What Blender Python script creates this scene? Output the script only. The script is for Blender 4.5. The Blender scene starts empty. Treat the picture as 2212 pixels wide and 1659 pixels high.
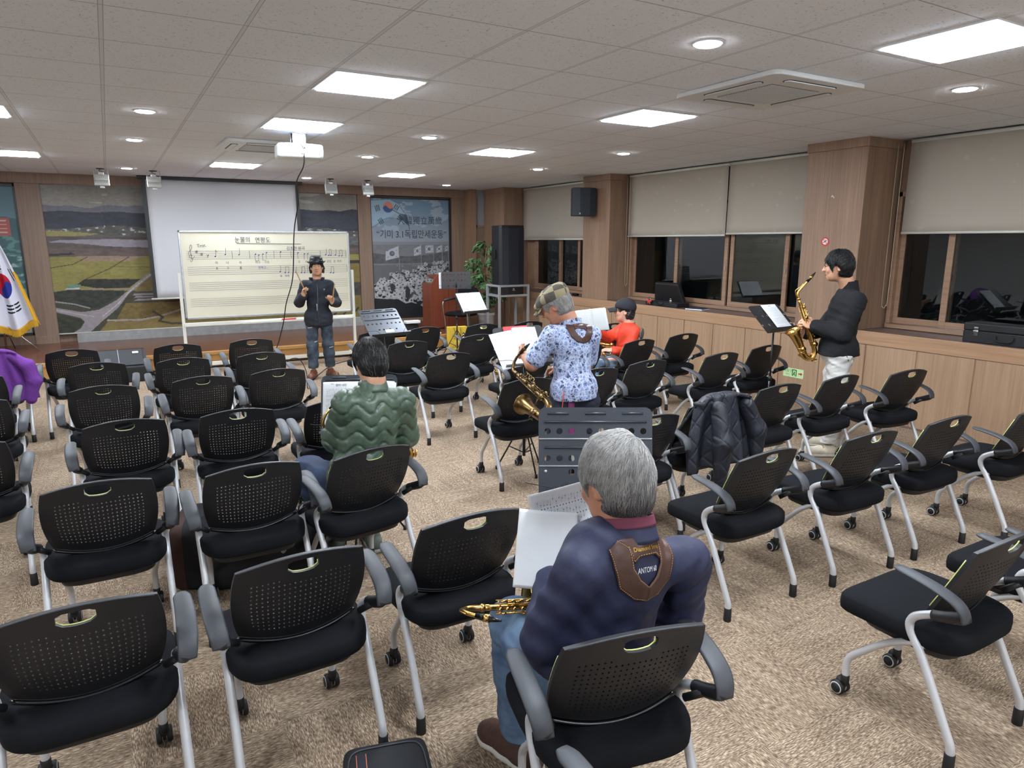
import bpy, bmesh, math, random
import numpy as np
from mathutils import Vector, Matrix, Euler
PI = math.pi
S = bpy.context.scene
COL = S.collection
# ---------------------------------------------------------------- camera
CAMZ, CEIL = 1.80, 2.808
cam_d = bpy.data.cameras.new('camera')
cam = bpy.data.objects.new('camera', cam_d); COL.objects.link(cam)
cam_d.sensor_fit = 'HORIZONTAL'; cam_d.sensor_width = 36.0
cam_d.lens = 1483.0 / 2212.0 * 36.0
cam_d.clip_start = 0.05; cam_d.clip_end = 100
cam.location = (0, 0, CAMZ)
cam.rotation_euler = (math.radians(90 - 11.72), 0, math.radians(-30.0))
S.camera = cam
# ---------------------------------------------------------------- world / exposure
S.view_settings.view_transform = 'Standard'
S.view_settings.look = 'None'
S.view_settings.gamma = 1.0
S.view_settings.use_curve_mapping = False
S.view_settings.exposure = 0.56
PANEL_E, DOWN_E = 48.0, 60.0
w = bpy.data.worlds.new('night'); S.world = w; w.use_nodes = True
w.node_tree.nodes['Background'].inputs[0].default_value = (0.010, 0.014, 0.02, 1)
w.node_tree.nodes['Background'].inputs[1].default_value = 0.6

# ---------------------------------------------------------------- helpers: objects
def tag(o, label=None, cat=None, group=None, kind=None):
    if label: o['label'] = label
    if cat: o['category'] = cat
    if group: o['group'] = group
    if kind: o['kind'] = kind
    return o
def thing(name, label, cat, loc=(0, 0, 0), rz=0.0, group=None):
    o = bpy.data.objects.new(name, None); COL.objects.link(o)
    o.empty_display_size = 0.05
    o.location = loc; o.rotation_euler = (0, 0, rz)
    return tag(o, label, cat, group)
def copy_tree(o, parent=None):
    c = o.copy(); COL.objects.link(c)
    if parent: c.parent = parent
    for ch in o.children: copy_tree(ch, c)
    return c
def mesh_obj(name, V, F, mats, parent=None, smooth=False, fm=None, bevel=0, seg=2, loc=None, rot=None):
    me = bpy.data.meshes.new(name)
    me.from_pydata([tuple(map(float, v)) for v in V], [], [tuple(map(int, f)) for f in F])
    if not isinstance(mats, (list, tuple)): mats = [mats]
    for m in mats: me.materials.append(m)
    if fm is not None: me.polygons.foreach_set('material_index', np.array(fm, dtype=np.int32))
    if smooth: me.polygons.foreach_set('use_smooth', np.ones(len(me.polygons), dtype=bool))
    me.update()
    o = bpy.data.objects.new(name, me); COL.objects.link(o)
    if parent: o.parent = parent
    if loc: o.location = loc
    if rot: o.rotation_euler = rot
    if bevel:
        b = o.modifiers.new('bevel', 'BEVEL'); b.width = bevel; b.segments = seg; b.limit_method = 'ANGLE'; b.angle_limit = 0.6
    return o
def cat_rom(pts, n=6):
    P = [Vector(p) for p in pts]
    if len(P) < 3: return P
    Q = [P[0] * 2 - P[1]] + P + [P[-1] * 2 - P[-2]]
    out = []
    for i in range(1, len(Q) - 2):
        a, b, c, d = Q[i - 1], Q[i], Q[i + 1], Q[i + 2]
        for k in range(n):
            t = k / n
            out.append(0.5 * ((2 * b) + (c - a) * t + (2 * a - 5 * b + 4 * c - d) * t * t + (3 * b - a - 3 * c + d) * t ** 3))
    out.append(P[-1]); return out
class MB:
    def __init__(s): s.V = []; s.F = []; s.M = []
    def add(s, V, F, m=0):
        n = len(s.V); s.V += [tuple(v) for v in V]; s.F += [tuple(i + n for i in f) for f in F]; s.M += [m] * len(F); return s
    def box(s, c, d, rot=None, m=0, taper=None):
        hx, hy, hz = d[0] / 2, d[1] / 2, d[2] / 2
        V = []
        for z in (-1, 1):
            for y in (-1, 1):
                for x in (-1, 1):
                    k = (taper if (taper and z > 0) else 1)
                    V.append(Vector((x * hx * k, y * hy * k, z * hz)))
        if rot is not None:
            R = rot if isinstance(rot, Matrix) else Euler(rot).to_matrix()
            V = [R @ v for v in V]
        V = [v + Vector(c) for v in V]
        return s.add(V, [(0, 2, 3, 1), (4, 5, 7, 6), (0, 1, 5, 4), (2, 6, 7, 3), (0, 4, 6, 2), (1, 3, 7, 5)], m)
    def bb(s, lo, hi, m=0):
        return s.box([(a + b) / 2 for a, b in zip(lo, hi)], [abs(b - a) for a, b in zip(lo, hi)], None, m)
    def tube(s, pts, r, n=10, m=0, cap=True, flat=1.0, up=None):
        P = [Vector(p) for p in pts]; V = []; F = []
        N = len(P); prev = None
        for i, p in enumerate(P):
            t = (P[min(i + 1, N - 1)] - P[max(i - 1, 0)]).normalized()
            if prev is None:
                a = Vector(up) if up else (Vector((0, 0, 1)) if abs(t.z) < 0.9 else Vector((1, 0, 0)))
            else: a = prev
            b = t.cross(a)
            if b.length < 1e-6: b = t.orthogonal()
            b.normalize(); a = b.cross(t).normalized(); prev = a
            rr = r[i] if isinstance(r, (list, tuple)) else r
            for k in range(n):
                an = 2 * PI * k / n
                V.append(p + a * math.cos(an) * rr * flat + b * math.sin(an) * rr)
        for i in range(N - 1):
            for k in range(n):
                k2 = (k + 1) % n
                F.append((i * n + k, i * n + k2, (i + 1) * n + k2, (i + 1) * n + k))
        if cap:
            F.append(tuple(range(n - 1, -1, -1))); F.append(tuple((N - 1) * n + k for k in range(n)))
        return s.add(V, F, m)
    def lathe(s, prof, n=24, c=(0, 0, 0), m=0, rot=None):
        V = []; F = []
        for r, z in prof:
            for k in range(n):
                a = 2 * PI * k / n; V.append(Vector((r * math.cos(a), r * math.sin(a), z)))
        L = len(prof)
        for i in range(L - 1):
            for k in range(n):
                k2 = (k + 1) % n; F.append((i * n + k, i * n + k2, (i + 1) * n + k2, (i + 1) * n + k))
        if prof[0][0] > 1e-6: F.append(tuple(range(n - 1, -1, -1)))
        if prof[-1][0] > 1e-6: F.append(tuple((L - 1) * n + k for k in range(n)))
        if rot is not None:
            R = Euler(rot).to_matrix() if not isinstance(rot, Matrix) else rot
            V = [R @ v for v in V]
        V = [v + Vector(c) for v in V]
        return s.add(V, F, m)
    def prism(s, outline, z0, z1, M=None, m=0):
        n = len(outline)
        V = [Vector((x, y, z0)) for x, y in outline] + [Vector((x, y, z1)) for x, y in outline]
        if M is not None: V = [M @ v for v in V]
        F = [tuple(range(n - 1, -1, -1)), tuple(range(n, 2 * n))] + [(i, (i + 1) % n, n + (i + 1) % n, n + i) for i in range(n)]
        return s.add(V, F, m)
    def selip(s, c, h, e1=0.4, e2=0.4, nu=36, nv=18, m=0, fn=None, rot=None):
        def pw(a, e): return math.copysign(abs(a) ** e, a)
        V = []; F = []
        for j in range(nv + 1):
            ph = -PI / 2 + PI * j / nv
            for i in range(nu):
                th = 2 * PI * i / nu
                v = Vector((h[0] * pw(math.cos(ph), e1) * pw(math.cos(th), e2), h[1] * pw(math.cos(ph), e1) * pw(math.sin(th), e2), h[2] * pw(math.sin(ph), e1)))
                if fn: v = fn(v)
                if rot is not None: v = Euler(rot).to_matrix() @ v
                V.append(v + Vector(c))
        for j in range(nv):
            for i in range(nu):
                i2 = (i + 1) % nu
                F.append((j * nu + i, j * nu + i2, (j + 1) * nu + i2, (j + 1) * nu + i))
        return s.add(V, F, m)
    def grid(s, fn, nu, nv, m=0, thick=0.0):
        P = [[Vector(fn(i / nu, j / nv)) for i in range(nu + 1)] for j in range(nv + 1)]
        V = [p for r in P for p in r]; W = nu + 1
        F = [(j * W + i, j * W + i + 1, (j + 1) * W + i + 1, (j + 1) * W + i) for j in range(nv) for i in range(nu)]
        if thick:
            nrm = []
            for j in range(nv + 1):
                for i in range(nu + 1):
                    a = P[j][min(i + 1, nu)] - P[j][max(i - 1, 0)]; b = P[min(j + 1, nv)][i] - P[max(j - 1, 0)][i]
                    q = a.cross(b); nrm.append(q.normalized() if q.length > 1e-9 else Vector((0, 0, 1)))
            n0 = len(V); V = V + [v - q * thick for v, q in zip(V, nrm)]
            F = F + [tuple(n0 + k for k in f[::-1]) for f in F]
            ring = [i for i in range(nu)] + [j * W + nu for j in range(nv)] + [nv * W + i for i in range(nu, 0, -1)] + [j * W for j in range(nv, 0, -1)]
            for k in range(len(ring)):
                a, b = ring[k], ring[(k + 1) % len(ring)]; F.append((b, a, n0 + a, n0 + b))
        return s.add(V, F, m)
    def build(s, name, mats, parent=None, smooth=False, bevel=0, seg=2, loc=None, rot=None):
        return mesh_obj(name, s.V, s.F, mats, parent, smooth, s.M, bevel, seg, loc, rot)
def rrect(w, h, r, n=5):
    out = []
    for cx, cy, a0 in ((w / 2 - r, h / 2 - r, 0), (-w / 2 + r, h / 2 - r, PI / 2), (-w / 2 + r, -h / 2 + r, PI), (w / 2 - r, -h / 2 + r, 1.5 * PI)):
        for k in range(n + 1):
            a = a0 + PI / 2 * k / n; out.append((cx + r * math.cos(a), cy + r * math.sin(a)))
    return out
def text_mesh(s, size, extrude=0.0):
    cu = bpy.data.curves.new('t', 'FONT'); cu.body = s; cu.size = size; cu.align_x = 'CENTER'; cu.align_y = 'CENTER'; cu.extrude = extrude
    cu.resolution_u = 3
    o = bpy.data.objects.new('t', cu); COL.objects.link(o)
    dg = bpy.context.evaluated_depsgraph_get(); dg.update()
    me = bpy.data.meshes.new_from_object(o.evaluated_get(dg))
    bpy.data.objects.remove(o); bpy.data.curves.remove(cu)
    return me
def add_text(name, s, size, mat, parent, M, sx=1.0):
    """letters as a thin mesh; M places the text plane (x right, y up, z out)"""
    me = text_mesh(s, size); me.transform(Matrix.Diagonal((sx, 1, 1, 1))); me.transform(M)
    me.materials.clear(); me.materials.append(mat); me.name = name
    o = bpy.data.objects.new(name, me); COL.objects.link(o)
    if parent: o.parent = parent
    return o
def frame(o, x, y):
    """matrix from origin + x axis + y axis"""
    x = Vector(x).normalized(); y = Vector(y); z = x.cross(y).normalized(); y = z.cross(x)
    return Matrix(((x.x, y.x, z.x, o[0]), (x.y, y.y, z.y, o[1]), (x.z, y.z, z.z, o[2]), (0, 0, 0, 1)))

# ---------------------------------------------------------------- helpers: materials
def lin(c): return tuple(((v / 255) / 12.92 if v / 255 <= .04045 else ((v / 255 + .055) / 1.055) ** 2.4) for v in c)
class NT:
    def __init__(s, name):
        s.m = bpy.data.materials.new(name); s.m.use_nodes = True; s.t = s.m.node_tree; s.n = s.t.nodes
        s.b = s.n['Principled BSDF']
    def new(s, ty, **k):
        q = s.n.new(ty)
        for a, v in k.items():
            if a.startswith('i_'): 
                key = a[2:]; key = int(key) if key.isdigit() else key.replace('_', ' ')
                q.inputs[key].default_value = v
            else: setattr(q, a, v)
        return q
    def l(s, a, b): s.t.links.new(a, b)
    def coord(s, scale=(1, 1, 1), rot=(0, 0, 0), kind='Object'):
        tc = s.new('ShaderNodeTexCoord'); mp = s.new('ShaderNodeMapping')
        mp.inputs['Scale'].default_value = scale; mp.inputs['Rotation'].default_value = rot
        s.l(tc.outputs[kind], mp.inputs['Vector']); return mp.outputs[0]
    def noise(s, vec, scale=5, detail=4, rough=.5):
        q = s.new('ShaderNodeTexNoise'); q.inputs['Scale'].default_value = scale; q.inputs['Detail'].default_value = detail
        q.inputs['Roughness'].default_value = rough
        s.l(vec, q.inputs['Vector']); return q.outputs[0]
    def ramp(s, fac, stops):
        q = s.new('ShaderNodeValToRGB'); e = q.color_ramp.elements
        while len(e) < len(stops): e.new(0.5)
        for k, (p, c) in enumerate(stops): e[k].position = p; e[k].color = (*c[:3], 1)
        s.l(fac, q.inputs[0]); return q.outputs[0]
    def mix(s, f, a, b, mode='MIX'):
        q = s.new('ShaderNodeMix', data_type='RGBA', blend_type=mode)
        for sock, v in ((q.inputs['Factor'], f), (q.inputs['A'], a), (q.inputs['B'], b)):
            pass
        def put(sock, v):
            if hasattr(v, 'is_linked') or isinstance(v, bpy.types.NodeSocket): s.l(v, sock)
            elif isinstance(v, (int, float)): sock.default_value = v
            else: sock.default_value = (*v[:3], 1)
        put(q.inputs[0], f); put(q.inputs[6], a); put(q.inputs[7], b)
        return q.outputs[2]
    def math(s, op, a, b=None, c=None):
        q = s.new('ShaderNodeMath', operation=op)
        for k, v in enumerate((a, b, c)):
            if v is None: continue
            if isinstance(v, (int, float)): q.inputs[k].default_value = v
            else: s.l(v, q.inputs[k])
        return q.outputs[0]
    def bump(s, h, strength=.3, dist=.01, inp='Normal'):
        q = s.new('ShaderNodeBump'); q.inputs['Strength'].default_value = strength; q.inputs['Distance'].default_value = dist
        s.l(h, q.inputs['Height']); s.l(q.outputs[0], s.b.inputs['Normal']); return q
    def set(s, **k):
        for a, v in k.items():
            q = s.b.inputs[a.replace('_', ' ')]
            q.default_value = (*v, 1) if isinstance(v, tuple) and len(v) == 3 else v
        return s
def simple(name, rgb, rough=.5, metal=0.0, var=0.08, nscale=30, bump=0.0, spec=.5, coat=0.0, sheen=0.0):
    t = NT(name); c = lin(rgb)
    n = t.noise(t.coord(), nscale, 3)
    col = t.ramp(n, [(0.3, tuple(max(0, v * (1 - var)) for v in c)), (0.7, tuple(min(1, v * (1 + var)) for v in c))])
    t.l(col, t.b.inputs['Base Color'])
    t.set(Roughness=rough, Metallic=metal)
    t.b.inputs['Specular IOR Level'].default_value = spec
    if coat: t.b.inputs['Coat Weight'].default_value = coat
    if sheen: t.b.inputs['Sheen Weight'].default_value = sheen
    if bump: t.bump(n, bump, .002)
    return t.m
def wood(name, c1, c2, grain=(60, 60, 1.6), rough=.45, plank=None, axis='X', spec=.4):
    t = NT(name)
    v = t.coord(grain)
    n = t.noise(v, 1.0, 6, .6); n2 = t.noise(t.coord((grain[0] * .12, grain[1] * .12, grain[2] * .3)), 1.0, 3)
    f = t.math('ADD', t.math('MULTIPLY', n, .65), t.math('MULTIPLY', n2, .35))
    col = t.ramp(f, [(.32, lin(c1)), (.68, lin(c2))])
    t.l(col, t.b.inputs['Base Color']); t.set(Roughness=rough); t.b.inputs['Specular IOR Level'].default_value = spec
    t.bump(n, .08, .002)
    return t.m
def emis(name, rgb, e):
    t = NT(name); t.set(Base_Color=(.9, .9, .9)); t.b.inputs['Emission Color'].default_value = (*rgb, 1); t.b.inputs['Emission Strength'].default_value = e
    return t.m
M = {}
M['oak'] = wood('oak_panel', (148, 118, 92), (178, 148, 120))
M['oak_h'] = wood('oak_rail', (150, 116, 88), (183, 148, 116), grain=(60, 1.6, 60))
M['pillar'] = wood('pillar_veneer', (126, 100, 82), (164, 134, 110))
M['walnut'] = wood('sill_board', (92, 76, 72), (122, 102, 95), grain=(60, 1.6, 60), rough=.35)
M['frontwood'] = wood('front_veneer', (118, 98, 84), (150, 126, 106))
M['winframe'] = wood('window_frame_wood', (140, 110, 88), (168, 136, 110), grain=(50, 2, 50))
M['deck'] = wood('stage_boards', (84, 50, 38), (124, 76, 56), grain=(1.6, 40, 40), rough=.22)
M['riser'] = wood('stage_riser', (176, 128, 70), (200, 152, 92), grain=(1.4, 50, 50))
M['podium'] = wood('lectern_wood', (104, 52, 36), (134, 72, 50), grain=(40, 40, 1.2), rough=.3)
M['wallpaint'] = simple('wall_paint', (238, 238, 238), .8, var=.03)
M['black'] = simple('black_plastic', (24, 25, 28), .5, var=.1, nscale=200, bump=.05)
M['blackgloss'] = simple('black_gloss', (16, 16, 18), .25, var=.1)
M['armgrey'] = simple('armrest_plastic', (58, 60, 64), .55, var=.06, nscale=300, bump=.03)
M['seat'] = simple('seat_fabric', (25, 26, 29), .95, var=.25, nscale=500, bump=.25, spec=.1)
M['tube'] = simple('silver_paint', (196, 197, 198), .34, .25, var=.02)
M['lime'] = simple('lime_plastic', (200, 208, 120), .5, var=.03)
M['rubber'] = simple('rubber', (14, 14, 14), .6)
M['chrome'] = simple('chrome', (205, 205, 208), .15, 1.0, var=.02)
M['steel'] = simple('steel_paint', (176, 180, 182), .4, .4, var=.03)
M['white'] = simple('white_enamel', (226, 226, 216), .35, var=.02)
M['whiteplastic'] = simple('white_plastic', (222, 226, 226), .4, var=.02)
M['brass'] = simple('brass_lacquer', (212, 172, 98), .22, 1.0, var=.1, nscale=60)
M['brassold'] = simple('brass_aged', (118, 94, 58), .32, 1.0, var=.3, nscale=60)
M['paper'] = simple('paper', (236, 240, 242), .8, var=.01)
M['ink'] = simple('ink', (28, 30, 40), .8)
M['inkgrey'] = simple('ink_grey', (110, 114, 124), .8)
M['frameblack'] = simple('frame_black', (40, 42, 44), .4)
M['case'] = simple('case_black', (22, 22, 24), .55, var=.3, nscale=250, bump=.3)
M['panel'] = emis('led_panel', (.88, .955, 1.06), PANEL_E)
M['down'] = emis('led_downlight', (.96, .97, .98), DOWN_E)
# glass
t = NT('window_glass'); t.set(Base_Color=(.55, .6, .6), Roughness=.0); t.b.inputs['Transmission Weight'].default_value = 1; t.b.inputs['IOR'].default_value = 1.5
M['glass'] = t.m
# carpet: woven loop tiles laid with the pile turned tile by tile
t = NT('carpet_tiles')
tc = t.new('ShaderNodeTexCoord'); sep = t.new('ShaderNodeSeparateXYZ'); t.l(tc.outputs['Object'], sep.inputs[0])
chk = t.new('ShaderNodeTexChecker'); chk.inputs['Scale'].default_value = 2.0
mp = t.new('ShaderNodeMapping'); mp.inputs['Location'].default_value = (.11, .07, .25); t.l(tc.outputs['Object'], mp.inputs[0]); t.l(mp.outputs[0], chk.inputs['Vector'])
def threads(scale):
    v = t.coord(scale); return t.noise(v, 1.0, 2, .6)
nA = threads((250, 44, 1)); nB = threads((44, 250, 1))
f = chk.outputs['Fac']
n = t.math('ADD', t.math('MULTIPLY', nA, f), t.math('MULTIPLY', nB, t.math('SUBTRACT', 1.0, f)))
bA = t.noise(t.coord((42, 3.2, 1)), 1.0, 3, .6); bB = t.noise(t.coord((3.2, 42, 1)), 1.0, 3, .6)
band = t.math('ADD', t.math('MULTIPLY', bA, f), t.math('MULTIPLY', bB, t.math('SUBTRACT', 1.0, f)))
big = t.noise(t.coord((1, 1, 1)), 2.2, 3, .5)
fac = t.math('ADD', t.math('MULTIPLY', n, .72), t.math('ADD', t.math('MULTIPLY', band, .2), t.math('MULTIPLY', big, .10)))
col = t.ramp(fac, [(.36, lin((80, 65, 52))), (.50, lin((130, 110, 90))), (.64, lin((190, 172, 148)))])
t.l(col, t.b.inputs['Base Color']); t.set(Roughness=.85); t.b.inputs['Specular IOR Level'].default_value = .25
t.bump(n, .5, .004)
M['carpet'] = t.m
# ceiling: mineral tiles 0.6 m with fine fissures, seams
t = NT('ceiling_tiles')
tc = t.new('ShaderNodeTexCoord'); sep = t.new('ShaderNodeSeparateXYZ'); t.l(tc.outputs['Object'], sep.inputs[0])
GX0, GY0, GPX, GPY = 1.13 * .6, 5.18 * .6, .6, .603
def seam(sock, off, pitch, wdt):
    a = t.math('SUBTRACT', sock, off); a = t.math('DIVIDE', a, pitch); a = t.math('FRACT', t.math('ADD', a, 100.0))
    a = t.math('ABSOLUTE', t.math('SUBTRACT', a, .5)); return t.math('GREATER_THAN', a, .5 - wdt)
sx = seam(sep.outputs[0], GX0, GPX, .014); sy = seam(sep.outputs[1], GY0, GPY, .006)
sxe = t.math('SUBTRACT', seam(sep.outputs[0], GX0, GPX, .019), sx)
fis = t.noise(t.coord((1, 1, 1)), 70, 3, .7)
fl = t.ramp(fis, [(.30, lin((170, 176, 184))), (.40, lin((238, 243, 250)))])
c = t.mix(sx, fl, lin((226, 231, 238))); c = t.mix(t.math('MAXIMUM', sy, sxe), c, lin((176, 178, 184)))
t.l(c, t.b.inputs['Base Color']); t.set(Roughness=.9); t.b.inputs['Specular IOR Level'].default_value = .15
t.bump(fis, .15, .003)
M['ceil'] = t.m
# ================================================================ the room
def struct(name, mb, m, bevel=0, smooth=False, parent=None):
    o = mb.build(name, m, parent, smooth, bevel)
    if not parent: o['kind'] = 'structure'
    return o
XW, YF, XL, YB = 7.16, 12.95, -5.2, -3.2
struct('floor', MB().bb((XL - .1, YB - .1, -.06), (XW + .3, YF + .3, 0)), M['carpet'])
struct('ceiling', MB().bb((XL - .1, YB - .1, CEIL), (XW + .3, YF + .3, CEIL + .1)), M['ceil'])
struct('wall_left', MB().bb((XL - .12, YB, 0), (XL, YF, CEIL)), M['wallpaint'])
struct('wall_back', MB().bb((XL, YB - .12, 0), (XW, YB, CEIL)), M['wallpaint'])
# front wall (behind stage)
struct('wall_front', MB().bb((XL, YF, 0), (XW + .2, YF + .12, CEIL)), M['frontwood'])
# right wall: sill apron below windows, lintel above, blinds hang in front
b = MB().bb((XW, YB, 0), (XW + .14, 12.95, .90)).bb((XW, YB, 2.35), (XW + .14, 12.95, CEIL)).bb((XW, 11.42, .9), (XW + .14, 12.95, 2.35)).bb((XW, YB, .9), (XW + .14, 1.4, 2.35))
b.bb((XW, 9.0, .9), (XW + .14, 9.66, 2.35)).bb((XW, 4.3, .9), (XW + .14, 5.1, 2.35))
struct('wall_right', b, M['pillar'])
# outside, dark plaster wall of the neighbouring balcony seen through the glass
struct('wall_outside', MB().bb((XW + 1.6, -2, -1), (XW + 1.7, 14, 3.5)), simple('night_plaster', (52, 60, 60), .9))
# stage
YS = 10.72; ZS = .235
b = MB().bb((XL, YS + .02, 0), (5.75, YF, ZS))
struct('trim_1', MB().bb((XL, YS, 0), (5.75, YS + .03, ZS - .045)).bb((XL, YS - .025, ZS - .045), (5.75, YS + .05, ZS + .004)), M['riser'], .003)
t = struct('floor_stage', b, M['deck'])
struct('baseboard_stage', MB().bb((XL, YS - .022, 0), (5.75, YS - .001, .028)), M['rubber'])
# pillars on front wall: left one between landscape and green mural, centre one
def fcol(name, x0, x1, z0=ZS, y=12.84):
    b = MB().bb((x0, y, z0), (x1, YF, 2.66)).bb((x0, y - .012, z0), (x1, y, z0 + .12)); return struct(name, b, M['frontwood'], .003)
fcol('trim_2', -1.115, -.80); fcol('trim_3', 4.10, 4.345); fcol('trim_4', 6.02, 6.3)
# plinth under murals
struct('trim_5', MB().bb((XL, 12.86, ZS), (-1.115, YF, .40)).bb((4.345, 12.86, ZS), (6.02, YF, .34)), M['frontwood'], .003)
stone = simple('grey_strip_board', (150, 150, 148), .6, var=.12, nscale=12)
struct('trim_6', MB().bb((-.56, 12.78, ZS), (4.1, 12.9, .375)).bb((-.56, 12.76, ZS + .0), (4.1, 12.78, ZS + .075)), stone)
# soffit band along the top of the front wall
struct('trim_7', MB().bb((XL, 12.80, 2.655), (6.35, YF, CEIL)), M['frontwood'])
# angled return wall front right: plain panel, small door, pillar 3
b = MB().bb((6.30, 12.55, 0), (6.42, YF, CEIL)); struct('wall_return', b, M['pillar'])
greywall = simple('return_paint', (150, 150, 152), .8, var=.03)
struct('wall_niche', MB().bb((6.42, 12.62, 0), (XW, 12.72, CEIL)), greywall)
d = struct('door_1', MB().bb((6.46, 12.585, 0), (6.96, 12.615, 2.08)), M['frontwood'], .003)
h = MB().tube([(6.52, 12.56, .95), (6.52, 12.555, 1.15)], .01, 8).build('door_handle', M['chrome'], d)
struct('trim_8', MB().bb((6.43, 12.575, 0), (6.46, 12.62, 2.12)).bb((6.96, 12.575, 0), (6.99, 12.62, 2.12)).bb((6.43, 12.575, 2.08), (6.99, 12.62, 2.12)), M['pillar'])
# long sill bench along the right wall
XB = 6.63
b = MB().bb((XB + .004, YB, .0), (XW, 11.75, .885))
struct('wall_bench', b, M['oak'])
b = MB(); y = -3.1
while y < 11.6:
    b.bb((XB - .006, y + .004, .02), (XB + .006, min(y + .515, 11.75) - .004, .765)); y += .523
struct('trim_9', b, M['oak'], .002)
struct('trim_10', MB().bb((XB - .012, YB, .77), (XB + .02, 11.77, .905)), M['oak_h'], .004)
struct('trim_11', MB().bb((XB - .004, YB, .885), (XW, 11.76, .90)), M['walnut'])
struct('baseboard_right', MB().bb((XB - .004, YB, 0), (XB + .01, 11.75, .02)), M['walnut'])
# structural pillars clad in veneer
def pillar(n, x0, y0, y1, z0=.90, m='pillar'):
    b = MB().bb((x0, y0, z0), (XW, y1, CEIL - .09)); o = struct(n, b, M[m], .004)
    struct(n.replace('pillar', 'cornice'), MB().bb((x0 - .012, y0 - .012, CEIL - .09), (XW, y1 + .012, CEIL)), M[m], .003)
pillar('trim_12_pillar', 6.55, 4.36, 5.04); pillar('trim_13_pillar', 6.70, 8.62, 9.30); pillar('trim_14_pillar', 6.62, 11.78, 12.6, 0.0)
# --------------------------------------------------------------- windows
def window(n, y0, y1, splits, z0=.905, z1=2.30):
    """y0<y1; sashes as list of (ya, yb, dx)"""
    f = MB(); X = XW
    f.bb((X - .06, y0, z0), (X + .05, y0 + .045, z1)).bb((X - .06, y1 - .045, z0), (X + .05, y1, z1)).bb((X - .07, y0, z0), (X + .05, y1, z0 + .05)).bb((X - .06, y0, z1 - .05), (X + .05, y1, z1))
    root = struct('window_%d' % n, f, M['winframe'], .003)
    for k, (ya, yb, dx) in enumerate(splits):
        s = MB(); xx = X - .045 + dx; wd = .062
        s.bb((xx, ya, z0 + .05), (xx + .03, ya + wd, z1 - .05)).bb((xx, yb - wd, z0 + .05), (xx + .03, yb, z1 - .05)).bb((xx, ya + wd, z0 + .05), (xx + .03, yb - wd, z0 + .05 + wd)).bb((xx, ya + wd, z1 - .05 - wd), (xx + .03, yb - wd, z1 - .05))
        sash = s.build('sash', M['winframe'], root, bevel=.003)
        MB().bb((xx + .012, ya + wd - .01, z0 + .1), (xx + .018, yb - wd + .01, z1 - .1)).build('pane', M['glass'], sash)
        MB().bb((xx - .014, ya + .015, 1.42), (xx, ya + .035, 1.48)).build('latch', M['chrome'], sash, bevel=.002)
    MB().bb((X - .074, y0 + .02, z0 + .046), (X - .066, y1 - .02, z0 + .052)).build('track', M['chrome'], root)
window(1, 9.33, 11.42, [(9.36, 10.02, .0), (10.0, 10.62, .04), (10.55, 11.39, 0.0)])
window(2, 5.06, 8.60, [(5.09, 5.72, .04), (5.64, 6.56, .0), (6.60, 7.60, .0), (7.50, 8.57, .04)])
window(3, 1.4, 4.34, [(1.43, 2.45, .04), (2.35, 3.80, .0), (3.72, 4.31, .04)])
# roller blinds
t = NT('blind_fabric'); v = t.coord((1, 1, 1))
vor = t.new('ShaderNodeTexVoronoi'); vor.inputs['Scale'].default_value = 6.5; t.l(v, vor.inputs['Vector'])
vd = vor.outputs['Distance']; nn = t.noise(v, 90, 2)
spot = t.math('LESS_THAN', t.math('ADD', vd, t.math('MULTIPLY', nn, .35)), .33)
c = t.mix(t.math('MULTIPLY', spot, .35), lin((176, 168, 154)), lin((198, 192, 178)))
t.l(c, t.b.inputs['Base Color']); t.set(Roughness=.9); t.bump(t.noise(v, 400, 2), .1, .001)
M['blind'] = t.m
def blind(y0, y1, zb, lab, cord=None):
    r = thing('roller_blind', lab, 'blind', (7.02, (y0 + y1) / 2, CEIL), 0, 'cream roller blinds over the windows')
    h = (y1 - y0) / 2; L = CEIL - zb
    MB().grid(lambda u, v: (-.0 + .004 * math.sin(v * 3 + u), -h + 2 * h * u, -.02 - (L - .02) * v), 12, 10, thick=.002).build('blind_fabric', M['blind'], r, True)
    MB().tube([(0, -h, -L), (0, h, -L)], .012, 10).build('bottom_bar', M['white'], r, True)
    MB().tube([(.02, -h, -.035), (.02, h, -.035)], .022, 12).build('roller_tube', M['white'], r, True)
    if cord is not None:
        for yy in (cord,):
            pts = [(-.03, yy - (y0 + y1) / 2, -.05), (-.03, yy - (y0 + y1) / 2 + .0, -1.5), (-.03, yy - (y0 + y1) / 2 + .015, -1.66), (-.03, yy + .045 - (y0 + y1) / 2, -1.68), (-.03, yy + .06 - (y0 + y1) / 2, -1.5), (-.03, yy + .06 - (y0 + y1) / 2, -.05)]
            MB().tube(cat_rom(pts, 6), .0035, 6).build('pull_cord', simple('cord_beige', (186, 172, 146), .6), r, True)
blind(9.32, 11.72, 1.84, 'cream roller blind beside the tall black speaker on the rack, farthest along the wall')
blind(6.58, 8.56, 1.88, 'cream roller blind over the open black case, between the speaker pillar and the dark seam', 8.50)
blind(5.07, 6.56, 1.90, 'cream roller blind just left of the pillar with the no smoking sticker')
blind(1.35, 4.22, 1.885, 'largest cream roller blind, right of the saxophonist in the black jacket', 4.27)
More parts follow.
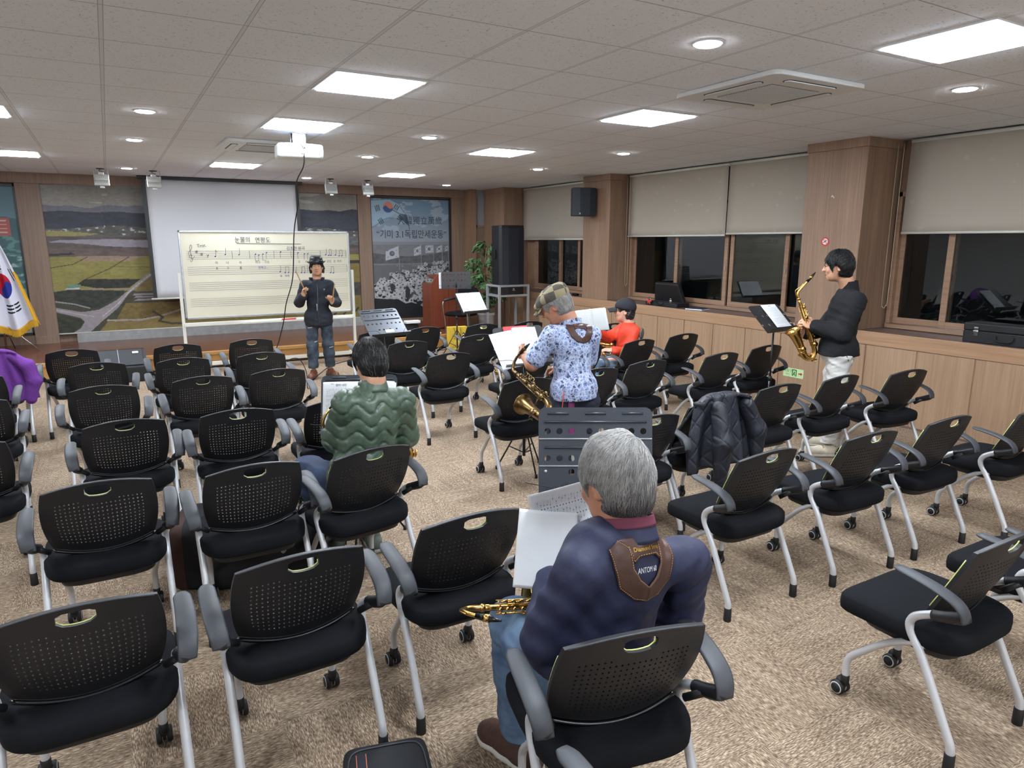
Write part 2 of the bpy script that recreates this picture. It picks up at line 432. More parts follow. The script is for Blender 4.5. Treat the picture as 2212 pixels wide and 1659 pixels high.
# --------------------------------------------------------------- lights in the ceiling
def panel_light(x, y, lab):
    r = thing('ceiling_panel_light', lab, 'ceiling light', (x, y, CEIL), 0, 'square LED panels in the ceiling')
    MB().bb((-.27, -.27, -.016), (.27, .27, -.001)).build('diffuser', M['panel'], r)
    b = MB()
    for s in (-1, 1): b.bb((s * .27, -.30, -.009), (s * .30, .30, .0)); b.bb((-.27, s * .27, -.009), (.27, s * .30, .0))
    b.build('frame', M['whiteplastic'], r)
GI = lambda i: (i + 1.13 + .5) * .6
for i, y, lab in [(1.02, 4.64, 'square white panel light nearest above the left aisle, largest on the left side'), (1.02, 6.46, 'square white panel light just above the projector'),
                  (1.02, 10.18, 'square white panel light left of the projector near the white screen'), (5.02, 4.66, 'square white panel light in the right half, beside the near air conditioner'),
                  (5.08, 7.22, 'square white panel light above the black wall speaker pillar'), (5.1, 10.4, 'square white panel light farthest away above the flag mural'),
                  (4.93, 2.15, 'large square panel light at the top right corner of the photo'), (-3.08, 6.95, 'square panel light cut by the left edge, upper of the two there'),
                  (-3.1, 10.1, 'square panel light cut by the left edge, lower of the two there')]:
    panel_light(GI(i), y, lab)
for x, y in ((1.6, 1.5), (-2, 3.5), (-1.5, 0.0), (4.2, -.8), (1.5, -1.8)):
    r = thing('ceiling_panel_light', 'square panel light behind the photographer', 'ceiling light', (x, y, CEIL), 0, 'panel lights behind the camera')
    MB().bb((-.27, -.27, -.022), (.27, .27, -.001)).build('diffuser', M['panel'], r)
DL = [(.36, 6.40, 'round downlight nearest on the left side'), (.34, 8.20, 'round downlight second on the left, in front of the floodlights'), (.34, 11.35, 'round downlight between the two left floodlights'),
      (2.85, 6.57, 'round downlight right of the projector'), (2.83, 8.40, 'round downlight second beyond the projector'), (2.88, 11.6, 'round downlight at the right corner of the white screen'),
      (5.44, 11.8, 'round downlight above the right end of the flag mural'), (5.39, 8.60, 'round downlight above the far window blind'), (5.31, 6.60, 'round downlight left of the pillar with the wall speaker'),
      (2.80, 2.82, 'largest round downlight, nearest the camera'), (5.10, 2.74, 'round downlight above the large right blind')]
for x, y, lab in DL:
    r = thing('downlight', lab, 'ceiling light', (x, y, CEIL), 0, 'round downlights in the ceiling')
    MB().lathe([(.0, -.012), (.064, -.012), (.066, -.001)], 24).build('diffuser', M['down'], r)
    MB().lathe([(.067, -.001), (.067, -.008), (.080, -.006), (.084, -.001)], 28).build('trim_ring', M['whiteplastic'], r, True)
# ceiling cassettes
slot = simple('vent_shadow', (60, 62, 66), .7); grille = simple('grille_grey', (150, 152, 154), .6)
def cassette(x, y, lab, sz=.88):
    r = thing('air_conditioner', lab, 'air conditioner', (x, y, CEIL), 0, 'four way ceiling cassette air conditioners')
    h = sz / 2
    MB().prism(rrect(sz, sz, .06), -.032, -.001).build('body', M['whiteplastic'], r, bevel=.008)
    g = MB(); n = 22; q = .23
    g.bb((-q, -q, -.036), (q, q, -.031), 1)
    for k in range(n): yy = -q + 2 * q * (k + .5) / n; g.bb((-q, yy - .004, -.041), (q, yy + .004, -.036), 0)
    g.build('intake_grille', [M['whiteplastic'], grille], r)
    for k in range(4):
        b = MB(); b.prism(rrect(.48, .07, .034), -.0345, -.031, None, 1); b.prism(rrect(.465, .05, .025), -.040, -.034, None, 0)
        o = b.build('vent_flap', [M['whiteplastic'], slot], r); a = k * PI / 2
        o.rotation_euler = (0, 0, a); o.location = (math.sin(a) * .335, -math.cos(a) * .335, 0)
cassette(1.56, 8.0, 'white square air conditioner cassette partly hidden behind the projector')
cassette(3.97, 3.42, 'white square air conditioner cassette near the camera, between two panel lights')
# ================================================================ nesting chairs
def back_mesh(name, mat, parent, th=.015, NU=26, NV=18, hr=.185):
    def pos(u, t, dy=0.0):
        c = .34
        x = u * math.sqrt(1 - t * t * c / 2); z = t * math.sqrt(1 - u * u * c / 2)
        X = .218 * x * (1 + .02 * z); v = (z + 1) / 2
        zt = .828 - .022 * u * u; zb = .478 + .02 * u * u
        Z = zb + (zt - zb) * v
        Y = .125 - .14 * v - .015 * math.sin(PI * v) + .038 * x * x + dy
        return (X, Y, Z)
    V = []; F = []
    def vid(p): V.append(p); return len(V) - 1
    cache = {}
    def gv(i, j, s):
        k = (i, j, s)
        if k not in cache:
            u = -1 + 2 * i / NU; t = -1 + 2 * j / NV
            if j == 15 and 10 <= i <= 16: t -= .055 * (1 - ((i - 13) / 3.0) ** 2) 
            if j == 17 and i in (10, 16): t -= .04
            if j == 15 and i in (10, 16): t += .045
            cache[k] = vid(pos(u, t, th if s else 0))
        return cache[k]
    for j in range(NV):
        for i in range(NU):
            if 10 <= i <= 15 and 15 <= j <= 16: continue
            hole = 3 <= i <= NU - 4 and 2 <= j <= 13 and not (j == 13 and 9 <= i <= 16)
            if (i in (3, NU - 4)) and j in (2,): hole = False
            for s in (0, 1):
                q = [gv(i, j, s), gv(i + 1, j, s), gv(i + 1, j + 1, s), gv(i, j + 1, s)]
                if not hole:
                    F.append(q if s == 0 else q[::-1])
                else:
                    u = -1 + 2 * (i + .5) / NU; tt = -1 + 2 * (j + .5) / NV
                    ring = []
                    for k in range(8):
                        a = -3 * PI / 4 + k * PI / 4
                        ring.append(vid(pos(u + 2 * hr * math.cos(a) / NU, tt + 2 * hr * 1.0 * math.sin(a) / NV, th if s else 0)))
                    for k in range(4):
                        a, b2 = q[k], q[(k + 1) % 4]
                        f1 = (a, ring[(2 * k + 1) % 8], ring[2 * k]); f2 = (a, b2, ring[(2 * k + 1) % 8]); f3 = (b2, ring[(2 * k + 2) % 8], ring[(2 * k + 1) % 8])
                        for f in (f1, f2, f3): F.append(f if s == 0 else f[::-1])
                    if s == 0: r0 = ring
                    else:
                        for k in range(8): F.append((r0[k], r0[(k + 1) % 8], ring[(k + 1) % 8], ring[k]))
    def wall(ij):
        for k in range(len(ij) - 1):
            a, b2 = ij[k], ij[k + 1]
            F.append((gv(*a, 0), gv(*a, 1), gv(*b2, 1), gv(*b2, 0)))
    loop = [(i, 0) for i in range(NU)] + [(NU, j) for j in range(NV)] + [(i, NV) for i in range(NU, 0, -1)] + [(0, j) for j in range(NV, -1, -1)]
    wall(loop)
    hl = [(i, 15) for i in range(10, 16)] + [(16, 15), (16, 16)] + [(i, 17) for i in range(16, 10, -1)] + [(10, 17), (10, 16), (10, 15)]
    wall(hl[::-1])
    o = mesh_obj(name, V, F, mat, parent)
    rim = [Vector(pos((-1 + 2 * i / NU) * .985, (-1 + 2 * j / NV) * .972, th + .004)) for i, j in loop]
    hrim = [Vector(V[gv(i, j, 1)]) + Vector((0, -.001, -.0005)) for i, j in hl]
    return o, rim, hrim, pos
ch = thing('office_chair', 'x', 'chair')
bk, rim, hrim, bpos = back_mesh('backrest', M['black'], ch)
side = lambda q: [Vector(bpos(q * .985, -.75 + 1.5 * k / 12, .0175)) for k in range(13)]
MB().tube(side(-1), .003, 6).build('side_trim', M['lime'], ch, True); MB().tube(side(1), .003, 6).build('side_trim', M['lime'], ch, True); MB().tube(hrim[:8], .0024, 6).build('handle_trim', M['lime'], ch, True)
MB().tube([Vector(bpos(-.96 + 1.92 * k / 16, .995, .001)) + Vector((0, 0, -.001)) for k in range(17)], .0030, 6).build('edge_glint', M['armgrey'], ch, True)  # thin grey tube paints the glint along the black shell's top rim
def edge(t0, off):
    return [Vector(bpos(-1.02 + 2.04 * k / 20, t0, off)) + Vector((0, 0, -.012)) for k in range(21)]
MB().tube(edge(-1, .002), .0075, 8).tube([p + Vector((0, .012, -.006)) for p in edge(-1, .0)], .006, 8).build('back_rail', M['blackgloss'], ch, True)
def seatfn(v):
    k = v.y / .215
    v = v.copy()
    if k < 0: v.x *= (1 - .10 * k * k)
    v.z += -.012 * max(0, k) ** 3 + .006 * (v.x / .235) ** 2
    return v
MB().selip((0, .262, .420), (.245, .236, .048), .42, .36, 44, 16, fn=seatfn).build('seat', M['seat'], ch, True)
MB().selip((0, .245, .368), (.19, .175, .034), .5, .4, 32, 10).build('seat_pan', M['black'], ch, True)
for s in (-1, 1):
    rear = cat_rom([(s * .238, .0, .052), (s * .238, .002, .088), (s * .238, .022, .135), (s * .236, .13, .355), (s * .236, .185, .445), (s * .237, .178, .495), (s * .240, .13, .530), (s * .243, .095, .545)], 5)
    L = MB().tube(rear, .0148, 12).build('leg', M['tube'], ch, True)
    MB().lathe([(.018, 0), (.0185, .004), (.0175, .066), (.0155, .068)], 14, (s * .238, 0, 0)).build('ferrule', M['rubber'], L, True)
    fr = cat_rom([(s * .178, .44, .082), (s * .178, .44, .14), (s * .178, .425, .18), (s * .184, .37, .238), (s * .20, .28, .325), (s * .222, .18, .392), (s * .215, .14, .400), (s * .14, .145, .398)], 5)
    L = MB().tube(fr, .0138, 12).build('leg', M['tube'], ch, True)
    c = MB(); x, y = s * .178, .44
    c.lathe([(.012, .05), (.016, .06), (.0165, .088), (.012, .092)], 12, (x, y, 0), 0)
    c.box((x, y + .014, .046), (.020, .042, .040), (.3, 0, 0), 0)
    for q in (-1, 1):
        c.lathe([(.0, -.010), (.025, -.010), (.030, -.005), (.030, .005), (.025, .010), (0, .010)], 24, (x + q * .0175, y + .018, .0302), 0, (0, PI / 2, 0))
        c.lathe([(.0205, -.0112), (.0245, -.0112), (.0245, .0112), (.0205, .0112)], 24, (x + q * .0175, y + .018, .0302), 1, (0, PI / 2, 0))
        c.lathe([(.0, -.0122), (.0200, -.0122), (.0200, .0122), (.0, .0122)], 20, (x + q * .0175, y + .018, .0302), 0, (0, PI / 2, 0))
    c.build('caster', [M['rubber'], M['tube']], L, True)
    # armrest ribbon
    path = cat_rom([(s * .262, -.004, .572), (s * .266, .006, .605), (s * .270, .036, .634), (s * .273, .10, .656), (s * .274, .17, .668), (s * .272, .24, .674)], 5)
    a = MB(); n = len(path)
    V = []; F = []
    for i, p in enumerate(path):
        t2 = (path[min(i + 1, n - 1)] - path[max(i - 1, 0)]).normalized(); nn = t2.cross(Vector((1, 0, 0))).normalized() * -1
        if nn.z < 0 and i > 2: nn = -nn
        k = i / (n - 1); hw = .026 + .004 * math.sin(PI * k) - (.010 if i == n - 1 else (.004 if i >= n - 2 else 0)); th = .006 if i < n - 1 else .004
        nn = Vector((0, -t2.z, t2.y))
        for (a1, a2) in ((-1, -.55), (-.8, -1), (.8, -1), (1, -.55), (1, .3), (.78, .9), (0, 1.15), (-.78, .9), (-1, .3)):
            V.append(p + Vector((a1 * hw, 0, 0)) + nn * a2 * th)
    m_ = 9
    for i in range(n - 1):
        for k in range(m_):
            k2 = (k + 1) % m_; F.append((i * m_ + k, i * m_ + k2, (i + 1) * m_ + k2, (i + 1) * m_ + k))
    F.append(tuple(range(m_ - 1, -1, -1))); F.append(tuple((n - 1) * m_ + k for k in range(m_)))
    a.add(V, F); a.build('armrest', M['armgrey'], ch, True)
    br = MB(); br.tube(cat_rom([(s * .243, .110, .538), (s * .247, .07, .553), (s * .255, .02, .575), (s * .258, -.002, .590)], 4), [.020, .020, .020, .020, .021, .021, .022, .022, .022, .021, .02, .019, .016], 10)
    br.tube([(s * .25, .05, .562), (s * .205, .105, .513)], .0125, 8)
    br.build('bracket', M['black'], ch, True)
CH = [
 (-.39, 7.47, 0, 'empty black chair at the left end of the front row, beside the purple cardigan'),
 (-.18, 6.53, -2, 'empty black chair in the second row, just behind the floor monitor speaker'),
 (-.13, 5.44, 0, 'empty black chair in the third row, second column from the left'),
 (-.02, 4.30, 1, 'empty black chair fourth from the front in the second column from the left'),
 (-.14, 3.21, 0, 'empty black chair at left, directly in front of the large bottom left corner chair'),
 (-.18, 2.09, 0, 'largest empty black chair, filling the bottom left corner'),
 (.49, 7.35, 0, 'empty black chair in the front row, below the left leg of the whiteboard'),
 (.46, 6.44, 0, 'empty black chair in the second row below the left whiteboard leg, half hidden'),
 (.51, 5.46, 1, 'empty black chair in the third row, third column, left of the green jacket music stand'),
 (.57, 4.25, -1, 'empty black chair fourth from the front, diagonally left behind the green jacket man stand'),
 (.47, 3.12, 1, 'empty black chair next to the green jacket man, brown trimmed bag beside it'),
 (.44, 2.10, 0, 'empty black chair at the bottom, second from the left, above the black bag'),
 (1.18, 7.38, 0, 'empty black chair in the front row beside the standing teacher, hanging cable behind it'),
 (1.10, 6.40, 0, 'empty black chair in the second row, just left of the teacher legs'),
 (1.06, 5.49, 0, 'empty black chair in the third row, left of the green jacket man sheet music'),
 (1.18, 4.22, 0, 'empty black chair directly under the green jacket man music stand'),
 (1.02, 3.09, 9, 'occupied black chair carrying the man in the green quilted jacket'),
 (1.07, 2.12, 0, 'empty black chair in the aisle row, left of the navy shirt man and his papers'),
 (1.085, 1.215, -13, 'occupied black chair carrying the grey haired man in navy, bottom centre'),
 (2.51, 7.34, 0, 'empty black chair in the front row behind the balding head, under a grey music stand'),
 (3.11, 7.41, 3, 'empty black chair in the front row, white box behind its top'),
 (2.52, 6.42, 0, 'empty black chair in the second row right of the green jacket man head'),
 (2.57, 5.54, 1, 'empty black chair alone in the middle of the aisle, third row'),
 (3.36, 6.51, 0, 'empty black chair behind the stand pole beside the yellow bag'),
 (3.85, 7.36, -2, 'empty black chair in the front row right of the yellow bag'),
 (4.47, 7.30, 0, 'empty black chair in the front row below the speaker rack'),
 (3.29, 5.31, 0, 'empty black chair in front of the patterned shirt man, under his sheet music'),
 (3.94, 6.34, 0, 'black chair mostly hidden behind the patterned shirt man sheet music'),
 (4.60, 6.45, 0, 'black chair hidden behind the red jacket person book'),
 (3.95, 5.38, 0, 'black chair hidden beside the patterned shirt man'),
 (2.57, 4.19, 0, 'empty black chair touching the left hip of the patterned shirt man'),
 (3.26, 4.26, 0, 'empty black chair half hidden right behind the patterned shirt man'),
 (3.86, 4.35, 0, 'empty black chair behind the red jacket person, right of the patterned shirt man'),
 (4.62, 5.35, 4, 'occupied black chair carrying the person in the red jacket'),
 (5.26, 6.61, 0, 'black chair in front of the red jacket person, only its top showing'),
 (5.33, 5.46, 0, 'empty black chair right of the red jacket person, nearest the wood panelling there'),
 (4.70, 4.32, 0, 'empty black chair behind the draped quilted jacket, centre right'),
 (5.42, 4.43, 0, 'empty black chair standing behind the saxophonist music stand pole'),
 (4.00, 3.12, -2, 'empty black chair right of the draped quilted jacket'),
 (4.67, 3.11, 0, 'empty black chair in front of the legs of the standing saxophonist'),
 (5.33, 2.99, -6, 'empty black chair right of the saxophonist, against the wood panelling'),
 (2.655, 2.10, 0, 'empty black chair right of the navy shirt man shoulder'),
 (3.40, 2.05, -3, 'empty black chair second in the row right of the navy shirt man'),
 (4.09, 2.02, -2, 'empty black chair third in the row right of the navy shirt man'),
 (4.80, 1.89, 0, 'empty black chair cut by the right edge, fourth in its row'),
 (2.63, 2.90, 0, 'empty black chair between the big grey music stand and the draped jacket'),
 (3.22, 3.00, 0, 'black chair hidden under the dark quilted jacket'),
 (2.58, 1.03, 0, 'large empty black chair at the bottom right corner'),
 (3.28, 1.00, 0, 'black chair cut by the right edge beside the bottom right corner chair'),
 (-1.00, 7.44, 0, 'black chair under the purple cardigan at the left edge'),
 (-1.00, 6.38, 0, 'empty black chair at the left edge behind the purple cardigan'),
 (-.87, 5.37, 0, 'empty black chair at the left edge, middle of the three cut ones'),
 (-.76, 4.21, 0, 'empty black chair at the left edge, nearest of the three cut ones'),
 (.505, .88, 0, 'chair of which only one grey armrest shows at the bottom edge'),
]
for k, (x, y, a, lab) in enumerate(CH):
    c = ch if k == 0 else copy_tree(ch)
    c.location = (x, y, 0); c.rotation_euler = (0, 0, math.radians(a))
    c['label'] = lab; c['group'] = 'black perforated office chairs in rows'
# ================================================================ sculpting: signed distance fields -> one continuous mesh
def V3(*a): return np.array(a, dtype=np.float32)
class SDF:
    def __init__(s, lo, hi, h):
        s.lo = np.array(lo, np.float32); s.h = h
        s.n = (np.ceil((np.array(hi) - s.lo) / h).astype(int) + 1)
        s.D = np.full(s.n, 1.0, np.float32)
    def sub(s, lo, hi):
        a = np.clip(np.floor((np.array(lo) - s.lo) / s.h).astype(int), 0, s.n); b = np.clip(np.ceil((np.array(hi) - s.lo) / s.h).astype(int) + 1, 0, s.n)
        if (b <= a).any(): return None, None
        ax = [s.lo[k] + np.arange(a[k], b[k], dtype=np.float32) * s.h for k in range(3)]
        X, Y, Z = np.meshgrid(*ax, indexing='ij')
        return (slice(a[0], b[0]), slice(a[1], b[1]), slice(a[2], b[2])), (X, Y, Z)
    def comb(s, sl, d, k, op='u'):
        A = s.D[sl]
        if op == 'u':
            if k > 0:
                h = np.clip(.5 + .5 * (A - d) / k, 0, 1); s.D[sl] = A * (1 - h) + d * h - k * h * (1 - h)
            else: s.D[sl] = np.minimum(A, d)
        elif op == 's': s.D[sl] = np.maximum(A, -d)
    def cone(s, a, b, r1, r2, k=.02, op='u', off=0.0):
        a = np.array(a, np.float32); b = np.array(b, np.float32); r = max(r1, r2) + off + k + .03
        sl, P = s.sub(np.minimum(a, b) - r, np.maximum(a, b) + r)
        if sl is None: return s
        ba = b - a; L = float(ba @ ba) + 1e-9
        p = [P[i] - a[i] for i in range(3)]
        t = np.clip((p[0] * ba[0] + p[1] * ba[1] + p[2] * ba[2]) / L, 0, 1)
        d = np.sqrt(sum((p[i] - t * ba[i]) ** 2 for i in range(3))) - (r1 + (r2 - r1) * t) - off
        s.comb(sl, d, k, op); return s
    def chain(s, pts, k=.02, off=0.0):
        for (a, r1), (b, r2) in zip(pts[:-1], pts[1:]): s.cone(a, b, r1, r2, k, 'u', off)
        return s
    def ell(s, c, r, R=None, k=.02, op='u', off=0.0):
        c = np.array(c, np.float32); r = np.array(r, np.float32) + off; m = float(r.max()) + k + .03
        sl, P = s.sub(c - m, c + m)
        if sl is None: return s
        p = [P[i] - c[i] for i in range(3)]
        if R is not None:
            R = np.array(R, np.float32)  # columns = local axes
            p = [p[0] * R[0, j] + p[1] * R[1, j] + p[2] * R[2, j] for j in range(3)]
        k0 = np.sqrt(sum((p[i] / r[i]) ** 2 for i in range(3))); k1 = np.sqrt(sum((p[i] / r[i] ** 2) ** 2 for i in range(3))) + 1e-6
        s.comb(sl, k0 * (k0 - 1) / k1, k, op); return s
    def cut(s, n, c, lo=None, hi=None):
        """remove the side where n.(p-c) > 0, optionally only inside a box"""
        n = np.array(n, np.float32); n /= np.linalg.norm(n)
        sl, P = s.sub(s.lo if lo is None else lo, (s.lo + s.n * s.h) if hi is None else hi)
        if sl is None: return s
        d = sum((P[i] - c[i]) * n[i] for i in range(3)); s.D[sl] = np.maximum(s.D[sl], d); return s
    def shell(s, other_off): s.D = np.maximum(s.D, -(s.D + other_off)); return s
    def field(s, fn):
        sl, P = s.sub(s.lo, s.lo + s.n * s.h); near = np.abs(s.D) < .05
        q = fn(P[0][near], P[1][near], P[2][near]); s.D[near] += q.astype(np.float32); return s
    def mesh(s):
        D = s.D; I = D < 0; n = s.n
        c = np.zeros(tuple(n - 1), np.int8)
        for dx in (0, 1):
            for dy in (0, 1):
                for dz in (0, 1): c += I[dx:n[0] - 1 + dx, dy:n[1] - 1 + dy, dz:n[2] - 1 + dz]
        act = (c > 0) & (c < 8); idx = -np.ones(act.shape, np.int64); ids = np.argwhere(act); idx[act] = np.arange(len(ids))
        acc = np.zeros((len(ids), 3)); cnt = np.zeros(len(ids))
        corners = [(0, 0, 0), (1, 0, 0), (0, 1, 0), (1, 1, 0), (0, 0, 1), (1, 0, 1), (0, 1, 1), (1, 1, 1)]
        val = [D[ids[:, 0] + a, ids[:, 1] + b, ids[:, 2] + e].astype(np.float64) for a, b, e in corners]
        for i in range(8):
            for ax in range(3):
                if corners[i][ax] == 0:
                    q = list(corners[i]); q[ax] = 1; j = corners.index(tuple(q))
                    m = (val[i] < 0) != (val[j] < 0)
                    t = np.where(m, val[i] / np.where(m, val[i] - val[j], 1), 0)
                    p = np.tile(np.array(corners[i], float), (len(ids), 1)); p[:, ax] += t
                    acc[m] += p[m]; cnt[m] += 1
        Vt = (ids + acc / np.maximum(cnt, 1)[:, None]) * s.h + s.lo
        F = []
        for ax in range(3):
            a1, a2 = (ax + 1) % 3, (ax + 2) % 3
            s0 = [slice(None)] * 3; s1 = [slice(None)] * 3; s0[ax] = slice(0, -1); s1[ax] = slice(1, None)
            A, B = I[tuple(s0)], I[tuple(s1)]; e = np.argwhere(A != B)
            e = e[(e[:, a1] > 0) & (e[:, a2] > 0) & (e[:, a1] < n[a1] - 1) & (e[:, a2] < n[a2] - 1)]
            if not len(e): continue
            def g(o1, o2):
                q = e.copy(); q[:, a1] -= o1; q[:, a2] -= o2; return idx[q[:, 0], q[:, 1], q[:, 2]]
            f = np.stack([g(1, 1), g(0, 1), g(0, 0), g(1, 0)], 1); flip = ~A[e[:, 0], e[:, 1], e[:, 2]]
            f[flip] = f[flip][:, ::-1]; F.append(f)
        return Vt, np.concatenate(F)
    def build(s, name, mat, parent=None, smooth_it=2):
        Vt, F = s.mesh()
        # light laplacian smoothing along the quad edges
        e = np.concatenate([F[:, [0, 1]], F[:, [1, 2]], F[:, [2, 3]], F[:, [3, 0]]])
        for _ in range(smooth_it):
            a = np.zeros_like(Vt); c = np.zeros(len(Vt))
            for k in range(3): a[:, k] = np.bincount(e[:, 0], Vt[e[:, 1], k], len(Vt)) + np.bincount(e[:, 1], Vt[e[:, 0], k], len(Vt))
            c = np.bincount(e[:, 0], minlength=len(Vt)) + np.bincount(e[:, 1], minlength=len(Vt))
            Vt = Vt * .5 + .5 * a / np.maximum(c, 1)[:, None]
        me = bpy.data.meshes.new(name); nv, nf = len(Vt), len(F)
        me.vertices.add(nv); me.vertices.foreach_set('co', Vt.astype(np.float32).ravel())
        me.loops.add(nf * 4); me.loops.foreach_set('vertex_index', F.astype(np.int32).ravel())
        me.polygons.add(nf); me.polygons.foreach_set('loop_start', np.arange(0, nf * 4, 4, dtype=np.int32)); me.polygons.foreach_set('loop_total', np.full(nf, 4, np.int32))
        me.polygons.foreach_set('use_smooth', np.ones(nf, dtype=bool)); me.materials.append(mat); me.update(calc_edges=True); me.validate()
        o = bpy.data.objects.new(name, me); COL.objects.link(o)
        if parent: o.parent = parent
        return o
# ---------------------------------------------------------------- painted pictures (murals, flags) as per-vertex colour on a fine grid
def vcol_mat(name, rough=.5, spec=.3):
    t = NT(name); a = t.new('ShaderNodeAttribute'); a.attribute_name = 'Col'; t.l(a.outputs['Color'], t.b.inputs['Base Color']); t.set(Roughness=rough)
    t.b.inputs['Specular IOR Level'].default_value = spec; return t.m
M['print'] = vcol_mat('printed_banner', .45); M['cloth_print'] = vcol_mat('printed_cloth', .8, .1)
class Pic:
    def __init__(s, x0, x1, z0, z1, res):
        s.x = np.arange(x0, x1 + res * .5, res); s.z = np.arange(z0, z1 + res * .5, res); s.X, s.Z = np.meshgrid(s.x, s.z); s.C = np.zeros(s.X.shape + (3,)); s.res = res
    def noise(s, sx, sz, seed=0, octv=3):
        r = np.random.RandomState(seed); out = np.zeros(s.X.shape); amp = 1; tot = 0
        for o in range(octv):
            g = r.rand(64, 64); fx = (s.X / sx * 2 ** o) % 63; fz = (s.Z / sz * 2 ** o) % 63
            i = fx.astype(int); j = fz.astype(int); u = fx - i; v = fz - j; u = u * u * (3 - 2 * u); v = v * v * (3 - 2 * v)
            out += amp * ((g[j, i] * (1 - u) + g[j, i + 1] * u) * (1 - v) + (g[j + 1, i] * (1 - u) + g[j + 1, i + 1] * u) * v); tot += amp; amp *= .5
        return out / tot
    def inside(s, poly):
        m = np.zeros(s.X.shape, bool); n = len(poly)
        for i in range(n):
            (x1, z1), (x2, z2) = poly[i], poly[(i + 1) % n]
            if z1 == z2: continue
            c = ((s.Z >= min(z1, z2)) & (s.Z < max(z1, z2))); xi = x1 + (s.Z - z1) * (x2 - x1) / (z2 - z1); m ^= c & (s.X < xi)
        return m
    def put(s, m, c, var=0, n=None):
        c = np.array(lin(c))
        if var: s.C[m] = c * (1 + var * (n[m] - .5) * 2)[:, None]
        else: s.C[m] = c
    def poly(s, p, c, var=0, n=None): s.put(s.inside(p), c, var, n)
    def disc(s, x, z, r, c, rz=None): s.put(((s.X - x) / r) ** 2 + ((s.Z - z) / (rz or r)) ** 2 < 1, c)
    def line(s, pts, w, c):
        for (x1, z1), (x2, z2) in zip(pts[:-1], pts[1:]):
            dx, dz = x2 - x1, z2 - z1; L = dx * dx + dz * dz + 1e-9; t = np.clip(((s.X - x1) * dx + (s.Z - z1) * dz) / L, 0, 1)
            s.put((s.X - x1 - t * dx) ** 2 + (s.Z - z1 - t * dz) ** 2 < (w / 2) ** 2, c)
    def build(s, name, fn=None, parent=None, mat=None, y=0.0):
        nz, nx = s.X.shape
        P = np.stack([s.X, np.full(s.X.shape, y), s.Z], 2) if fn is None else fn(s.X, s.Z)
        me = bpy.data.meshes.new(name); i = np.arange((nz - 1) * (nx - 1)); a = (i // (nx - 1)) * nx + i % (nx - 1)
        F = np.stack([a, a + 1, a + nx + 1, a + nx], 1); nf = len(F)
        me.vertices.add(nx * nz); me.vertices.foreach_set('co', P.astype(np.float32).ravel()); me.loops.add(nf * 4); me.loops.foreach_set('vertex_index', F.astype(np.int32).ravel())
        me.polygons.add(nf); me.polygons.foreach_set('loop_start', np.arange(0, nf * 4, 4, dtype=np.int32)); me.polygons.foreach_set('loop_total', np.full(nf, 4, np.int32))
        me.polygons.foreach_set('use_smooth', np.ones(nf, dtype=bool))
        at = me.color_attributes.new('Col', 'FLOAT_COLOR', 'POINT'); cc = np.ones((nx * nz, 4), np.float32); cc[:, :3] = np.clip(s.C.reshape(-1, 3), 0, 1); at.data.foreach_set('color', cc.ravel())
        me.materials.append(mat or M['print']); me.update(calc_edges=True)
        o = bpy.data.objects.new(name, me); COL.objects.link(o)
        if parent: o.parent = parent
        return o
# ================================================================ front of the room
# ---- landscape mural (aerial view of fields)
ms = [(-.80, 4.10, .375, 2.66)]
p = Pic(-.80, 4.10, .38, 2.655, .008)
nz = p.noise(.25, .05, 1, 4); n2 = p.noise(.06, .03, 2, 3); n3 = p.noise(.8, .12, 3, 3)
sky = np.clip((p.Z - 2.3) / .35, 0, 1)
p.C[:] = np.array(lin((150, 148, 140)))[None, None] * (1 - sky[..., None] * .25)
p.put(n3 + (p.Z - 2.45) * .6 > .62, (168, 164, 150))
far = 2.345 + .02 * np.sin(p.X * 5) + .015 * np.sin(p.X * 13 + 1); p.put(p.Z < far, (112, 112, 122))
hz = 2.255 + .01 * np.sin(p.X * 9) + np.interp(p.X, [-.8, .6, 2.6, 3.07, 3.3, 3.53, 3.77, 4.0, 4.1], [0, 0, .06, .11, .107, .10, .08, .147, .13])
p.put(p.Z < hz, (62, 66, 78), .25, nz)
vil = p.Z < 2.02 + .03 * np.sin(p.X * 4 + 1); p.put(vil, (96, 96, 92), .5, n2)
m = vil & (n2 > .66) & (p.Z > 1.9); p.put(m, (188, 188, 186))
p.poly([(-.80, 1.965), (-.6, 1.96), (-.09, 1.92), (-.33, 1.885), (-.80, 1.88)], (150, 142, 82), .1, nz)
p.put((p.Z < 1.88) & (p.X < .7), (94, 86, 82), .4, nz)
p.poly([(-.80, 1.79), (-.65, 1.82), (-.34, 1.83), (.08, 1.84), (.31, 1.83), (1.2, 1.80), (1.2, 1.70), (.3, 1.71), (-.03, 1.73), (-.27, 1.76), (-.56, 1.78)], (148, 142, 152), .04, nz)
p.put((p.Z < 1.735) & (p.X > .9), (88, 80, 84), .4, nz)
p.put(p.Z < 1.70, (104, 90, 84), .35, nz)
p.poly([(-.8, 1.61), (-.5, 1.63), (-.45, 1.6), (-.8, 1.58)], (54, 56, 52))
p.put(p.Z < 1.565, (140, 132, 66), .18, nz)
p.poly([(-.45, 1.575), (.55, 1.57), (.3, 1.5), (-.3, 1.49)], (150, 126, 108), .1, nz)
p.line([(-.8, 1.40), (-.5, 1.45), (-.3, 1.56)], .012, (84, 72, 54)); p.line([(-.35, 1.22), (0, 1.38), (.28, 1.56)], .012, (84, 72, 54)); p.line([(0, 1.405), (.58, 1.39)], .008, (96, 84, 56))
p.put((p.Z < 1.02) & (p.X < 1.3), (70, 72, 58), .3, nz)
p.poly([(-.37, 1.22), (.41, 1.20), (.32, 1.13), (.23, 1.06), (-.21, 1.07), (-.49, 1.13)], (52, 56, 48), .5, n2)
